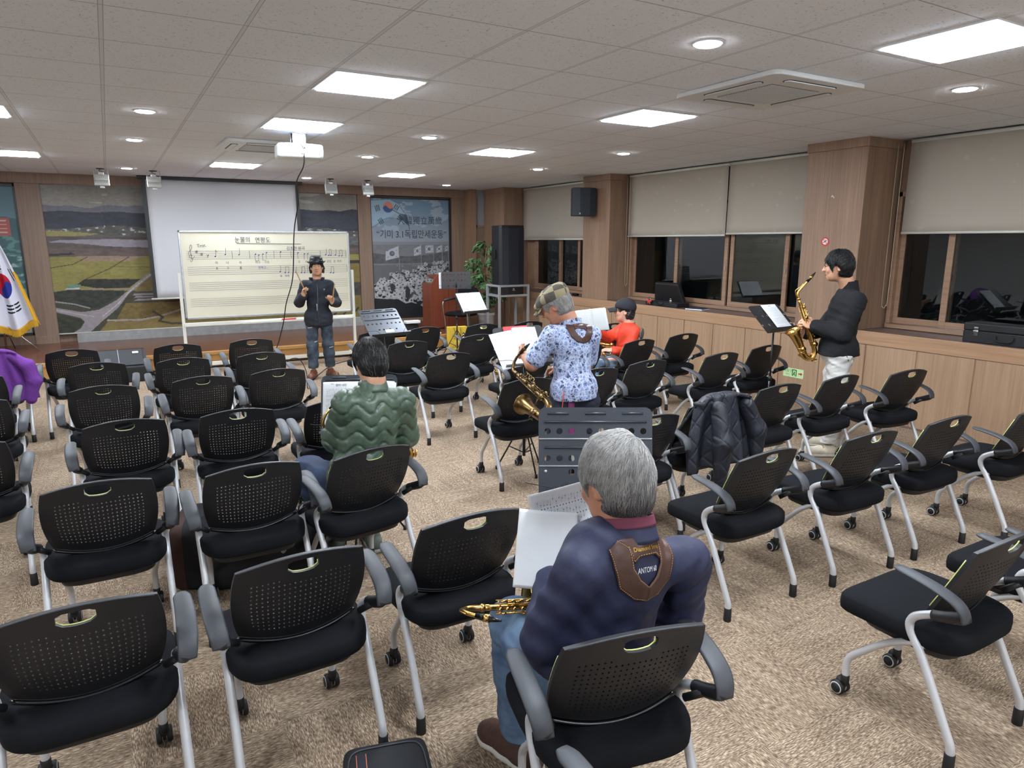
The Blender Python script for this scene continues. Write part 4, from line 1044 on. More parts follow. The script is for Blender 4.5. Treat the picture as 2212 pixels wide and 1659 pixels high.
MB().prism([(-.222, -.21), (-.10, -.232), (.10, -.232), (.222, -.21), (.222, -.19), (-.222, -.19)], .16, 1.14).build('grille', simple('speaker_grille', (32, 36, 44), .6, nscale=500, var=.3), sp, bevel=.004)
MB().bb((-.262, -.03, .62), (-.235, .10, .78)).build('side_handle', M['rubber'], sp, bevel=.006)
add_text('logo', 'JBL', .03, M['white'], sp, frame((.0, -.235, .10), (1, 0, 0), (0, 0, 1))); add_text('logo', 'SRX700', .016, M['white'], sp, frame((.0, -.235, .075), (1, 0, 0), (0, 0, 1)))
tag(MB().tube(cat_rom([(5.86, 10.92, .86), (5.82, 10.7, .66), (5.66, 10.4, .30), (5.40, 10.2, .02), (5.2, 10.1, .01)], 6), .006, 8).build('speaker_cable', M['rubber'], None, True), 'black cable slanting from the speaker rack across the white pot', 'cable')
ws = thing('wall_speaker', 'small dark loudspeaker mounted high on the pillar side', 'loudspeaker', (6.50, 9.06, 2.40))
MB().prism([(-.19, -.11), (-.08, -.15), (.08, -.15), (.19, -.11), (.15, .12), (-.15, .12)], -.21, .215, Matrix.Rotation(math.radians(-18), 4, 'Z')).build('cabinet', simple('speaker_grey', (44, 52, 60), .6), ws, bevel=.01)
MB().box((.14, .06, 0), (.14, .06, .10)).build('wall_bracket', M['black'], ws)
MB().box((-.135, -.135, -.175), (.02, .006, .025)).build('badge', M['white'], ws)
# ---- cantilever visitor chair by the lectern
vc = thing('visitor_chair', 'black cushioned visitor chair with chrome arms beside the lectern', 'chair', (5.32, 11.02, ZS), math.radians(118))
vc.location.z = 0 + ZS
MB().selip((0, .0, .31), (.235, .235, .04), .45, .4, 32, 12).build('seat', M['seat'], vc, True)
MB().selip((0, -.235, .58), (.225, .035, .20), .5, .4, 32, 14, rot=(-.12, 0, 0)).build('backrest', M['seat'], vc, True)
for s in (-1, 1):
    L = MB().tube(cat_rom([(s * .26, -.26, .52), (s * .26, -.20, .55), (s * .26, .12, .53), (s * .26, .19, .47), (s * .25, .15, .2), (s * .25, .13, .02), (s * .25, .08, .012), (s * .25, -.26, .012)], 5), .012, 10).build('leg', M['chrome'], vc, True)
    MB().tube([(s * .26, -.18, .565), (s * .26, .13, .55)], .02, 8).build('armpad', M['armgrey'], vc, True)
MB().tube([(-.25, -.26, .012), (.25, -.26, .012)], .012, 10).build('floor_bar', M['chrome'], vc, True)
# ---- yellow shopping bag
yb = thing('shopping_bag', 'yellow tote bag with ICE lettering and a penguin at the foot of the stage', 'bag', (4.955, 10.44, 0), math.radians(-8))
yel = simple('bag_yellow', (226, 192, 62), .55)
MB().prism([(-.165, -.06), (-.165, .06), (.165, .06), (.165, -.06)], 0, .40).build('bag_body', yel, yb, bevel=.006)
MB().tube(cat_rom([(-.07, -.065, .39), (-.05, -.075, .30), (-.01, -.08, .22), (.04, -.08, .25), (.05, -.066, .39)], 6), .008, 6, flat=.4).build('handle', M['rubber'], yb, True)
for s, z, sz in (('I LOVE', .255, .048), ('ICE', .205, .056), ('SAVE', .095, .036), ('OUR LIFE', .060, .036)): add_text('lettering', s, sz, M['ink'], yb, frame((-.035, -.062, z), (1, 0, 0), (0, 0, 1)))
add_text('lettering', 'SAVE', .045, simple('letter_cream', (236, 226, 160), .6), yb, frame((-.03, -.062, .15), (1, 0, 0), (0, 0, 1)))
b = MB(); el = lambda rx, rz, x, z, y: b.prism([(rx * math.cos(k * PI / 8), rz * math.sin(k * PI / 8)) for k in range(16)], 0, .002, Matrix.Translation((x, y, z)) @ Matrix.Rotation(PI / 2, 4, 'X'))
el(.05, .10, .10, .16, -.062); b.prism([(-.02, 0), (.02, 0), (.045, -.10), (.02, -.08)], 0, .002, Matrix.Translation((.13, -.063, .23)) @ Matrix.Rotation(PI / 2, 4, 'X')); el(.026, .026, .095, .275, -.062); b.build('penguin_back', M['ink'], yb)
b = MB(); el(.038, .085, .098, .15, -.0645); el(.016, .012, .09, .27, -.0645); b.build('penguin_belly', M['white'], yb)
# ---- small white boxes on stage, dark box, monitor
tag(MB().bb((-.13, -.06, 0), (.13, .06, .045)).build('tissue_box', M['paper'], None, bevel=.008, loc=(4.32, 10.86, .45)), 'flat white box on the dark case at the stage edge, behind the front row', 'box')
tag(MB().bb((-.11, -.05, 0), (.11, .05, .03)).build('paper_bundle', M['paper'], None, bevel=.008, loc=(4.72, 10.84, ZS + .004), rot=(0, 0, .2)), 'white paper bundle lying on the stage beside the yellow bag', 'paper')
sb = thing('sax_case', 'dark soft instrument case on the stage edge under the flat white box', 'instrument case', (4.02, 10.95, ZS + .004), .05)
MB().selip((0, 0, .105), (.44, .15, .105), .4, .45, 32, 14).build('shell', M['case'], sb, True); MB().tube(cat_rom([(-.08, -.15, .12), (-.06, -.18, .14), (.06, -.18, .14), (.08, -.15, .12)], 4), .01, 8).build('handle', M['rubber'], sb, True)
mo = thing('floor_monitor', 'black wedge floor monitor loudspeaker on the carpet before the stage, left', 'loudspeaker', (.0, 10.28, 0), math.radians(2))
MB().prism([(-.2, 0), (.24, 0), (.24, .25), (.13, .40), (.02, .41), (-.2, .2)], -.29, .29, Matrix(((0, 0, 1, 0), (1, 0, 0, 0), (0, 1, 0, 0), (0, 0, 0, 1)))).build('cabinet', M['black'], mo, bevel=.012)
MB().box((0, -.09, .315), (.50, .26, .012), (.76, 0, 0)).build('grille', simple('grille_black', (40, 42, 46), .6, nscale=400, var=.4), mo, bevel=.004)
MB().box((.17, -.045, .372), (.07, .03, .006), (.76, 0, 0)).build('badge', M['white'], mo); MB().box((-.03, -.09, .323), (.006, .27, .004), (.76, 0, 0)).build('grille_seam', M['steel'], mo)
# ---- signs on the right
ex = thing('exit_sign', 'small glowing green emergency exit sticker low on the wood panelling', 'sign', (XB - .008, 5.055, .335))
MB().bb((-.003, -.135, -.052), (0, .135, .052)).build('plate', simple('sign_green', (196, 226, 170), .5), ex, bevel=.001)
grn = simple('sign_dark_green', (28, 108, 52), .5); FX = lambda y, z: frame((-.0045, y, z), (0, -1, 0), (0, 0, 1))
add_text('lettering', '비상구', .042, grn, ex, FX(.07, .017)); add_text('lettering', 'EXIT', .022, simple('sign_brown', (110, 70, 40), .6), ex, FX(.07, -.022))
MB().bb((-.005, -.045, -.036), (-.003, -.035, .036)).bb((-.005, .005, -.036), (-.003, .015, .036)).bb((-.005, -.045, .03), (-.003, .015, .04)).box((-.005, -.014, .0), (.002, .012, .034), (.4, 0, 0)).box((-.005, -.022, -.018), (.002, .007, .03), (-.5, 0, 0)).box((-.005, -.006, -.018), (.002, .007, .028), (.6, 0, 0)).build('pictogram', grn, ex)
MB().bb((-.005, -.105, -.006), (-.003, -.07, .006)).prism([(0, .02), (0, -.02), (.022, 0)], -.001, .001, Matrix(((0, 0, 1, -.004), (-1, 0, 0, -.1), (0, 1, 0, 0), (0, 0, 0, 1)))).build('arrow', simple('sign_red', (190, 40, 30), .5), ex)
ns = thing('no_smoking_sticker', 'round red and white no smoking sticker on the big pillar', 'sign', (6.548, 4.745, 1.80))
RY = Matrix.Rotation(-PI / 2, 4, 'Y'); rd = simple('sticker_red', (206, 60, 56), .5)
MB().prism([(.047 * math.cos(k * PI / 16), .047 * math.sin(k * PI / 16)) for k in range(32)], 0, .002, RY).build('disc', rd, ns)
MB().prism([(.031 * math.cos(k * PI / 16), .031 * math.sin(k * PI / 16)) for k in range(32)], .0021, .003, RY).build('face', M['white'], ns)
MB().box((-.004, 0, 0), (.001, .062, .006), (.75, 0, 0)).build('bar', rd, ns); MB().box((-.0045, 0, 0), (.001, .044, .007), (-.5, 0, 0)).tube([(-.0045, -.012, .012), (-.0045, .006, .02)], .002, 5).build('cigarette', M['ink'], ns)
tag(MB().box((0, .01, .01), (.006, .01, .022), (.5, 0, 0)).box((0, -.008, .0), (.006, .01, .022), (-.4, 0, 0)).build('wall_hook', M['white'], None, loc=(6.546, 4.70, 2.25)), 'tiny white hook high on the big pillar above the no smoking sticker', 'hook')
# ================================================================ people
def skinmat(name, rgb):
    t = NT(name); n = t.noise(t.coord(), 18, 3); col = t.ramp(n, [(.3, lin(tuple(v * .93 for v in rgb))), (.7, lin(tuple(min(255, v * 1.05) for v in rgb)))])
    t.l(col, t.b.inputs['Base Color']); t.set(Roughness=.5); t.b.inputs['Subsurface Weight'].default_value = .08; t.b.inputs['Subsurface Radius'].default_value = (.01, .004, .002); return t.m
SK = {'a': skinmat('skin_warm', (196, 148, 118)), 'b': skinmat('skin_tan', (178, 124, 96)), 'c': skinmat('skin_light', (206, 162, 138))}
A_ = lambda *v: np.array(v, float)
def nrm(v): v = np.array(v, float); return v / (np.linalg.norm(v) + 1e-9)
def rotv(v, ax, a):
    ax = nrm(ax); v = np.array(v, float); return v * math.cos(a) + np.cross(ax, v) * math.sin(a) + ax * (ax @ v) * (1 - math.cos(a))
def axes(yaw, pitch=0, roll=0):
    """columns right, forward, up ; yaw ccw from +y, pitch down positive"""
    R = Matrix.Rotation(yaw, 3, 'Z') @ Matrix.Rotation(-pitch, 3, 'X') @ Matrix.Rotation(roll, 3, 'Y'); return np.array(R)
def hand(S, w, d, n, s, curl=.5, tcurl=.4, spread=.0, sc=1.0, off=0.0):
    """w wrist, d towards fingers, n palm side, s towards thumb"""
    d = nrm(d); n = nrm(n - d * (np.array(n) @ d)); s = nrm(s - d * (np.array(s) @ d)); w = np.array(w, float)
    c = w + d * .048 * sc
    S.ell(c, A_(.042, .050, .016) * sc, np.stack([s, d, n], 1), .012)
    S.cone(w - d * .02, w + d * .02, .026 * sc, .026 * sc, .015)
    for i, (o, L, r) in enumerate(((.030, .070, .0092), (.010, .078, .0095), (-.011, .073, .0090), (-.031, .058, .0080))):
        p = w + (d * (.088 - abs(o) * .25) + s * o) * sc; dd = rotv(d, np.cross(d, n), curl * .6 ) if False else d
        ang = 0; fr = (.45, .30, .25)
        for q in range(3):
            ang += curl * (.8, 1.0, .7)[q]; v = d * math.cos(ang) + n * math.sin(ang) + s * o * spread * 3
            p2 = p + nrm(v) * L * fr[q] * sc; S.cone(p, p2, r * sc * (1 - .07 * q), r * sc * (.93 - .08 * q), .004); p = p2
    p = w + (d * .022 + s * .030) * sc; v = nrm(s * .75 + d * .7 + n * .35)
    p2 = p + v * .038 * sc; S.cone(p - v * .012, p2, .0145 * sc, .0115 * sc, .008); v = nrm(d * .75 + n * (.3 + tcurl) + s * .15); p3 = p2 + v * .030 * sc; S.cone(p2, p3, .011 * sc, .0098 * sc, .005); S.cone(p3, p3 + nrm(d * .8 + n * tcurl) * .018 * sc, .0098 * sc, .008 * sc, .004)
def head(S, c, H, sc=1.0):
    c = np.array(c, float); T = lambda x, y, z: c + H @ (A_(x, y, z) * sc); e = lambda p, r, k=.02, op='u': S.ell(T(*p), A_(*r) * sc, H, k, op)
    e((0, -.012, .022), (.077, .096, .100)); e((0, .020, -.030), (.066, .074, .088), .03); e((0, .042, -.078), (.046, .046, .040), .03); e((0, .066, -.100), (.020, .016, .014), .02)
    for q in (-1, 1):
        e((q * .033, .073, -.026), (.024, .020, .022), .02); e((q * .031, .092, .012), (.016, .012, .009), .012, 's') ; e((q * .030, .084, .011), (.013, .011, .010), .006)
        e((q * .031, .086, .030), (.022, .010, .006), .010)
        e((q * .080, -.012, -.012), (.010, .021, .031), .008); e((q * .087, -.006, -.010), (.006, .011, .018), .004, 's')
    S.cone(T(0, .092, .014), T(0, .114, -.024), .009 * sc, .012 * sc, .012); S.ell(T(0, .110, -.029), A_(.018, .014, .010) * sc, H, .008)
    e((0, .089, -.056), (.022, .010, .006), .008); e((0, .087, -.067), (.018, .010, .006), .006); e((0, .097, -.0615), (.02, .006, .0016), .002, 's')
def face_parts(root, c, H, sc=1.0, brow='brow', open_=True):
    c = np.array(c, float); T = lambda x, y, z: Vector(c + H @ (A_(x, y, z) * sc))
    for q in (-1, 1):
        MB().selip(T(q * .030, .0905, .0115), (.0115 * sc, .006 * sc, .0034 * sc), 1, 1, 14, 8, rot=Matrix([list(r) for r in H]).to_euler()).build('eye', EYE, root, True)
        MB().selip(T(q * .030, .0955, .0115), (.0066 * sc, .0025 * sc, .0036 * sc), 1, 1, 12, 6, rot=Matrix([list(r) for r in H]).to_euler()).build('iris', M['ink'], root, True)
        MB().tube([T(q * .014, .099, .031), T(q * .030, .0975, .036), T(q * .046, .088, .031)], [.0028 * sc, .0036 * sc, .002 * sc], 6).build('eyebrow', HAIRB, root, True)
    MB().tube([T(-.021, .0935, -.061), T(-.010, .099, -.0585), T(0, .101, -.0595), T(.010, .099, -.0585), T(.021, .0935, -.061)], [.002 * sc, .0042 * sc, .004 * sc, .0042 * sc, .002 * sc], 6).tube([T(-.018, .092, -.064), T(0, .0985, -.0665), T(.018, .092, -.064)], [.002 * sc, .0046 * sc, .002 * sc], 6).build('lips', LIP, root, True)
EYE = simple('eye_white', (150, 138, 130), .25, var=.02); HAIRB = simple('brow_black', (30, 26, 24), .8); LIP = simple('lip', (156, 92, 80), .5, var=.05)
def torso(S, B, off=0.0, k=.05):
    r, f = B['R'][:, 0], B['R'][:, 1]; sp = nrm(B['neck'] - B['pelvis']); ff = nrm(np.cross(sp, r)) * 1.0; ax = np.stack([r, ff, sp], 1); bk = B.get('bulk', 1.0)
    pel, nk = B['pelvis'], B['neck']; L = np.linalg.norm(nk - pel)
    S.ell(pel, A_(.160, .118, .115) * bk, np.stack([r, f, A_(0, 0, 1)], 1), k, off=off)
    S.ell(pel + sp * L * .38 + ff * .01, A_(.140, .103, .145) * bk, ax, k, off=off)
    S.ell(pel + sp * L * .70 + ff * .0, A_(.148, .108, .145) * bk, ax, k, off=off)
    a, b = B['shL'], B['shR']; m = nk - sp * B.get('drop', .075)
    k2 = min(k, .035); S.chain([(a, .050 * bk), (m, .058 * bk), (b, .050 * bk)], k2, off); S.cone(m, pel + sp * L * .62, .06 * bk, .095 * bk, k2, 'u', off)
def armsdf(S, sh, el, wr, off=0.0, k=.03, r=(.052, .043, .028), stop=1.0):
    sh, el, wr = map(np.array, (sh, el, wr)); e = el + (wr - el) * stop; S.chain([(sh, r[0]), (el, r[1]), (e, r[2] + (r[1] - r[2]) * (1 - stop))], k, off)
def legsdf(S, hp, kn, an, off=0.0, k=.03, r=(.088, .060, .040)):
    S.chain([(hp, r[0]), (np.array(hp) * .45 + np.array(kn) * .55, r[0] * .82), (kn, r[1])], k, off); S.chain([(kn, r[1]), (np.array(kn) * .65 + np.array(an) * .35, r[1] * .95), (an, r[2])], k, off)
def bounds(pts, m): P = np.array(pts); return P.min(0) - m, P.max(0) + m
def wr_noise(seed, amp, fr=14, ax=None):
    R_ = np.random.RandomState(seed); ks = [(nrm(R_.randn(3)) * fr * (1 + .9 * i), R_.rand() * 6.28, amp / (1 + .6 * i)) for i in range(5)]
    def fn(x, y, z):
        o = 0
        for kv, ph, a in ks:
            w1 = np.sin(x * kv[0] + y * kv[1] + z * kv[2] * 1.6 + ph + 1.5 * np.sin(x * kv[1] * .5 + z * kv[0] * .6)); o = o + a * (np.abs(w1) - .6)
        return o
    return fn
def shoe(root, ankle, d, mat, solemat, L=.26, w=.048, name='shoe'):
    a = np.array(ankle, float); d = nrm(A_(d[0], d[1], 0)); s = A_(d[1], -d[0], 0); z0 = .0
    heel = A_(a[0], a[1], 0) - d * .055; toe = heel + d * L
    lo, hi = bounds([heel, toe, A_(a[0], a[1], max(.14, a[2]))], .08); S = SDF(lo, hi, .006)
    S.chain([(heel + A_(0, 0, .045), .042), (heel + d * L * .45 + A_(0, 0, .045), .043), (toe - d * .05 + A_(0, 0, .036), .046), (toe - d * .025 + A_(0, 0, .030), .034)], .02)
    S.cone(heel + d * .05 + A_(0, 0, .05), A_(a[0], a[1], .10), .045, .040, .02); S.cut((0, 0, 1), (0, 0, .105)); S.cut((0, 0, -1), (0, 0, .018))
    o = S.build(name, mat, root)
    S = SDF(lo, hi, .006); S.chain([(heel + A_(0, 0, .02), .046), (heel + d * L * .45 + A_(0, 0, .02), .046), (toe - d * .05 + A_(0, 0, .02), .050), (toe - d * .028 + A_(0, 0, .02), .038)], .02); S.cut((0, 0, 1), (0, 0, .028)); S.cut((0, 0, -1), (0, 0, .003)); S.build('sole', solemat, o)
    return o
def body(root, B, mat, h=.006):
    """continuous body: head, neck, trunk, arms with hands, legs"""
    pts = [B[k] for k in ('pelvis', 'neck', 'shL', 'shR', 'elL', 'elR', 'wrL', 'wrR', 'head', 'hpL', 'hpR', 'knL', 'knR', 'anL', 'anR')]
    lo, hi = bounds(pts, .20); S = SDF(lo, hi, h); hs = B.get('hs', 1.0)
    torso(S, B, -.012)
    for q in 'LR':
        armsdf(S, B['sh' + q], B['el' + q], B['wr' + q]); legsdf(S, B['hp' + q], B['kn' + q], B['an' + q], -.012)
        hd = B['hand' + q]; hand(S, B['wr' + q], hd[0], hd[1], hd[2], *hd[3:])
    Hd = B['H']; c = B['head']; nb = B['neck']; top = c + Hd @ (A_(0, -.030, -.055) * hs)
    S.chain([(nb - A_(0, 0, .03), .066), (nb * .5 + top * .5, .056), (top, .054)], .02); head(S, c, Hd, hs)
    return S.build('body', mat, root, 2)
def jacket(root, name, B, mat, off=.014, soff=.008, cuff=.97, hem=None, amp=.006, seed=1, extra=None, neck_r=.066, h=.006, k=.035, rr=(.056, .050, .036), fr=14, skirt=.0):
    pts = [B[q] for q in ('pelvis', 'neck', 'shL', 'shR', 'elL', 'elR', 'wrL', 'wrR')]; lo, hi = bounds(pts, .22); S = SDF(lo, hi, h); torso(S, B, off, k)
    if skirt: S.ell(B['pelvis'] - A_(0, 0, .055), A_(.164 + skirt, .126 + skirt, .12) * B.get('bulk', 1), np.stack([B['R'][:, 0], B['R'][:, 1], A_(0, 0, 1)], 1), k, off=off)
    S.ell(B['pelvis'] + A_(0, 0, .03), A_(.166 + skirt, .128 + skirt, .12) * B.get('bulk', 1), np.stack([B['R'][:, 0], B['R'][:, 1], A_(0, 0, 1)], 1), k, off=off)
    for q in 'LR':
        st = cuff
        if st < 0: S.cone(B['sh' + q], B['sh' + q] + (B['el' + q] - B['sh' + q]) * (1 + st), rr[0], rr[1], .03, 'u', soff)
        else: armsdf(S, B['sh' + q], B['el' + q], B['wr' + q], soff, .03, rr, st)
    if extra: extra(S)
    if amp: S.field(wr_noise(seed, amp, fr))
    if hem is not None: S.cut((0, 0, -1), (0, 0, hem), lo, hi)
    nb = B['neck']; S.cone(nb + A_(0, 0, .0) - nrm(nb - B['pelvis']) * .01, B['head'] + B['H'] @ A_(0, -.03, -.02), neck_r, neck_r + .02, 0, 's')
    return S.build(name, mat, root, 2)
def trousers(root, B, mat, off=.012, hem=.0, amp=.005, seed=4, top=None, rr=(.092, .066, .054), name='trousers', seated=False):
    pts = [B[q] for q in ('pelvis', 'hpL', 'hpR', 'knL', 'knR', 'anL', 'anR')]; lo, hi = bounds(pts, .2); S = SDF(lo, hi, .007)
    S.ell(B['pelvis'], A_(.168, .128, .12) * B.get('bulk', 1), np.stack([B['R'][:, 0], B['R'][:, 1], A_(0, 0, 1)], 1), .04, off=off)
    for q in 'LR': legsdf(S, B['hp' + q], B['kn' + q], B['an' + q], off, .04, rr)
    if amp: S.field(wr_noise(seed, amp, 16))
    for q in 'LR':
        z = B['an' + q][2] + hem; a = B['an' + q]; S.cut((0, 0, -1), (0, 0, z), a - .13, a + .13)
    if top is not None: S.cut((0, 0, 1), (0, 0, top))
    return S.build(name, mat, root, 2)
def haircap(root, B, mat, off=.014, back=-.085, front=.055, amp=.004, seed=5, fr=40, sides=-.02, extra=None, h=.005):
    """scalp volume: everything above a tilted hair line"""
    hs = B.get('hs', 1.0); Hd, c = B['H'], B['head']; T = lambda x, y, z: c + Hd @ (A_(x, y, z) * hs); lo, hi = bounds([c], .19); S = SDF(lo, hi, h)
    S.ell(T(0, -.014, .024), A_(.080, .099, .103) * hs, Hd, .02, off=off); S.ell(T(0, -.045, -.035), A_(.066, .058, .075) * hs, Hd, .03, off=off * .6)
    if extra: extra(S, T, Hd, hs)
    S.field(wr_noise(seed, amp, fr))
    S.ell(T(0, .085, -.040), A_(.085, .060, front + .035) * hs, Hd, 0, 's')          # face opening
    for q in (-1, 1): S.ell(T(q * .085, .012, -.035), A_(.03, .034, .045) * hs, Hd, 0, 's')
    n = Hd @ nrm(A_(0, .25, -1)); S.cut(n, T(0, 0, back)); n = Hd @ nrm(A_(0, .35, -1)); S.cut(n, T(0, .03, sides), *[T(0, .12, 0) - .12, T(0, .12, 0) + .12]) if False else None
    return S.build('hair', mat, root, 1)
def strands(root, B, mats, n, whorl, L, rad=(.080, .099, .103), off=.016, pick=None, seed=2, zmin=-.09, parent=None, lift=.004, w=.0009, ymax=.07):
    hs = B.get('hs', 1.0); Hd, c = B['H'], B['head']; R_ = random.Random(seed); b = MB(); W = nrm(whorl)
    rad = np.array(rad)
    for _ in range(n):
        v = nrm([R_.gauss(0, 1), R_.gauss(0, 1), R_.gauss(.35, 1)]); p = v * (rad + off)
        if v[1] > ymax / .1 or p[2] < zmin: continue
        pts = []; cur = v.copy(); Ls = L * R_.uniform(.6, 1.2); rnd = nrm([R_.gauss(0, 1) for _ in range(3)]) * .35
        for q in range(6):
            g = cur - W * (cur @ W) ; t_ = cur * (W @ cur) - W + rnd + A_(0, 0, -.35); t_ = t_ - cur * (t_ @ cur); t_ = nrm(t_)
            o = off * (1.0 if cur[2] > -.2 else .75) + lift * math.sin(q / 5 * PI) + R_.uniform(-.0008, .0008)
            pts.append(Vector(c + Hd @ ((A_(0, -.014, .024) + cur * (rad + o)) * hs))); cur = nrm(cur + t_ * Ls / 5 / .09)
        zz = v[2]; m = pick(v, R_) if pick else 0
        b.tube(pts, [w, w * 1.2, w * 1.2, w, w * .8, w * .3], 3, m, False)
    return b.build('hair_strands', mats, parent or root, True)
from mathutils.bvhtree import BVHTree
def bvh(o):
    me = o.data; return BVHTree.FromPolygons([v.co for v in me.vertices], [p.vertices for p in me.polygons])
def fur(root, cap, mats, n, W, c, H_, L=.07, seed=1, pick=None, w=.0009, lift=.003, steps=5, zmin=None, swirl=.3, down=.45):
    T_ = bvh(cap); me = cap.data; R_ = random.Random(seed); P = me.polygons; b = MB(); np_ = len(P); W = Vector(c + H_ @ A_(*W)); up = Vector(H_[:, 2]); fw = Vector(H_[:, 1])
    for _ in range(n):
        p = Vector(P[R_.randrange(np_)].center); q, nn, _i, _d = T_.find_nearest(p)
        if q is None or (q - Vector(c)).dot(fw) > .085: continue
        out = (q - Vector(c)).normalized()
        if nn.dot(out) < .2: continue
        Ls = L * R_.uniform(.6, 1.25); pts = []; rnd = Vector([R_.gauss(0, 1) for _ in range(3)]) * swirl; cur = q
        v0 = R_.random(); far = (q - W).length
        for k in range(steps + 1):
            o_ = .0008 + lift * math.sin(k / steps * PI) * (.5 + v0)
            pts.append(cur + nn * o_)
            t_ = (cur - W).normalized() - up * down + rnd; t_ = (t_ - nn * t_.dot(nn)).normalized(); cur = cur + t_ * Ls / steps
            c2, n2, _i, _d = T_.find_nearest(cur)
            if c2 is None: break
            cur, nn = c2, n2
        b.tube(pts, [w, w * 1.2, w * 1.1, w, w * .7, w * .3][:len(pts)], 3, pick(out, R_, up, q) if pick else 0, False)
    return b.build('hair_strands', mats, cap, True)
def drape(o, target, dirv, off=.004, back=.25):
    T_ = bvh(target); d = Vector(dirv).normalized()
    for v in o.data.vertices:
        base_off = v.co.copy(); h = T_.ray_cast(v.co - d * back, d)
        if h[0] is None:
            q = T_.find_nearest(v.co); h = (q[0], q[1]); 
        v.co = h[0] + h[1] * off if (h[1].dot(d) < .6) else h[0] - d * off
    o.data.update()
def mk(**k):
    B = {q: (A_(*v) if isinstance(v, tuple) else v) for q, v in k.items() if q not in ('handL', 'handR')}
    for q in ('handL', 'handR'): B[q] = [A_(*x) if isinstance(x, tuple) else x for x in k[q]]
    return B
def sub(B, base):
    base = A_(*base)
    for q in ('pelvis', 'neck', 'shL', 'shR', 'elL', 'elR', 'wrL', 'wrR', 'head', 'hpL', 'hpR', 'knL', 'knR', 'anL', 'anR'): B[q] = B[q] - base
    return B
def denim(name, c1, c2):
    t = NT(name); n = t.noise(t.coord((1, 1, 1)), 7, 4, .6); n2 = t.noise(t.coord((260, 260, 60)), 1.0, 2); col = t.ramp(n, [(.35, lin(c1)), (.7, lin(c2))]); col = t.mix(t.math('MULTIPLY', n2, .35), col, lin(tuple(v * .6 for v in c1))); t.l(col, t.b.inputs['Base Color']); t.set(Roughness=.85); t.bump(n2, .15, .001); return t.m
def cloth(name, rgb, rough=.8, wr=.35, sc=22, var=.08, sheen=0.0):
    t = NT(name); v = t.coord((1, 1, 1)); n = t.noise(v, sc, 4, .55); n2 = t.noise(v, 600, 2); c = lin(rgb)
    col = t.ramp(n2, [(.3, tuple(x * (1 - var) for x in c)), (.7, tuple(min(1, x * (1 + var)) for x in c))]); t.l(col, t.b.inputs['Base Color']); t.set(Roughness=rough)
    t.b.inputs['Specular IOR Level'].default_value = .3; t.bump(n, wr, .012); return t.m
white_sole = simple('sole_white', (206, 202, 190), .7)
# ------------------------------------------------------------ 1. grey haired man in navy, foreground
base = (1.13, 1.42, 0); nav = thing('person', 'grey haired man in navy shirt with brown neck strap, seated in the foreground', 'person', base)
B = sub(mk(R=axes(math.radians(-4)), bulk=1.10, hs=1.07, drop=.105, pelvis=(1.13, 1.50, .575), neck=(1.215, 1.445, .985), shL=(1.040, 1.425, .905), shR=(1.400, 1.385, .865), elL=(.965, 1.49, .69), elR=(1.450, 1.44, .66), wrL=(1.13, 1.70, .735), wrR=(1.33, 1.64, .62),
    head=(1.215, 1.505, 1.115), H=axes(math.radians(8), .32, .03), hpL=(1.02, 1.50, .53), hpR=(1.22, 1.50, .53), knL=(1.065, 1.82, .535), knR=(1.34, 1.90, .53), anL=(1.075, 1.80, .11), anR=(1.36, 1.86, .11),
    handL=[(.1, .6, .75), (.5, .6, -.4), (-.8, .3, .1), .45, .5], handR=[(-.8, .6, -.1), (-.2, .2, -1), (.3, .9, .2), .8, .5]), base)
body(nav, B, SK['b'], .005)
navy = cloth('navy_shirt', (40, 43, 66), .62, .75, 7)
def foldfn(x, y, z):
    lo_ = np.clip((.84 - z) / .22, 0, 1); o = .006 * np.abs(np.sin(z * 30 + x * 18 + 3.2 * np.sin(x * 9 + z * 7))) ** .7 * lo_ * (.4 + .6 * np.abs(np.sin(x * 11 + 1)))
    for sx_, sl in ((-.19, 1.25), (.27, -1.15)):
        d_ = (z - .86) + sl * (x - sx_); r_ = np.hypot(x - sx_, (z - .80)); o = o + .0042 * np.sin(d_ * 70 + 2 * np.sin(x * 16)) * np.exp(-(r_ / .14) ** 2)
    return o + .0022 * np.sin(x * 38 - z * 31 + 2 * np.sin(z * 13)) - .002
def ex(S): S.field(foldfn)
jk = jacket(nav, 'shirt', B, navy, .006, .008, .93, .50, .003, 3, ex, .060, .006, .075, (.060, .056, .044), 11)
# upright collar: maroon rim above navy band, built as a band around the neck
def collar(root, name, c, H_, rx, ry, z0, z1, mat, th=.004, tilt=0.0, a0=.0, a1=2 * PI, flare=0.0, n=40, parent=None):
    def fn(u, v):
        a = a0 + (a1 - a0) * u; k = 1 + flare * (v - .5); q = H_ @ A_(rx * k * math.cos(a), ry * k * math.sin(a), z0 + (z1 - z0) * v + tilt * math.sin(a)); return Vector(np.array(c) + q)
    return MB().grid(fn, n, 5, thick=th).build(name, mat, parent or root, True)
Hc = axes(math.radians(4), .28, .10); nk = B['neck']
collar(nav, 'collar', nk + A_(0, -.004, -.010), Hc, .088, .086, -.022, .026, navy, .007, 0, flare=-.10)
collar(nav, 'collar_trim', nk + A_(0, -.004, -.010), Hc, .0845, .083, .022, .052, simple('maroon_knit', (98, 40, 58), .8), .005, 0, flare=-.06)
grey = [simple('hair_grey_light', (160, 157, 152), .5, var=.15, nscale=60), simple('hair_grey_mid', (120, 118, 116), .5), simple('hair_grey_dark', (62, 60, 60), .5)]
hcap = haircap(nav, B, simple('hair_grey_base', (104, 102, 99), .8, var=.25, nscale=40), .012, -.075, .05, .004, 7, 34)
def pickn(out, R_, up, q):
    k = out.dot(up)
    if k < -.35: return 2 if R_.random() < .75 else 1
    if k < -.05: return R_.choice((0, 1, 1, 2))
    return 0 if R_.random() < .6 else 1
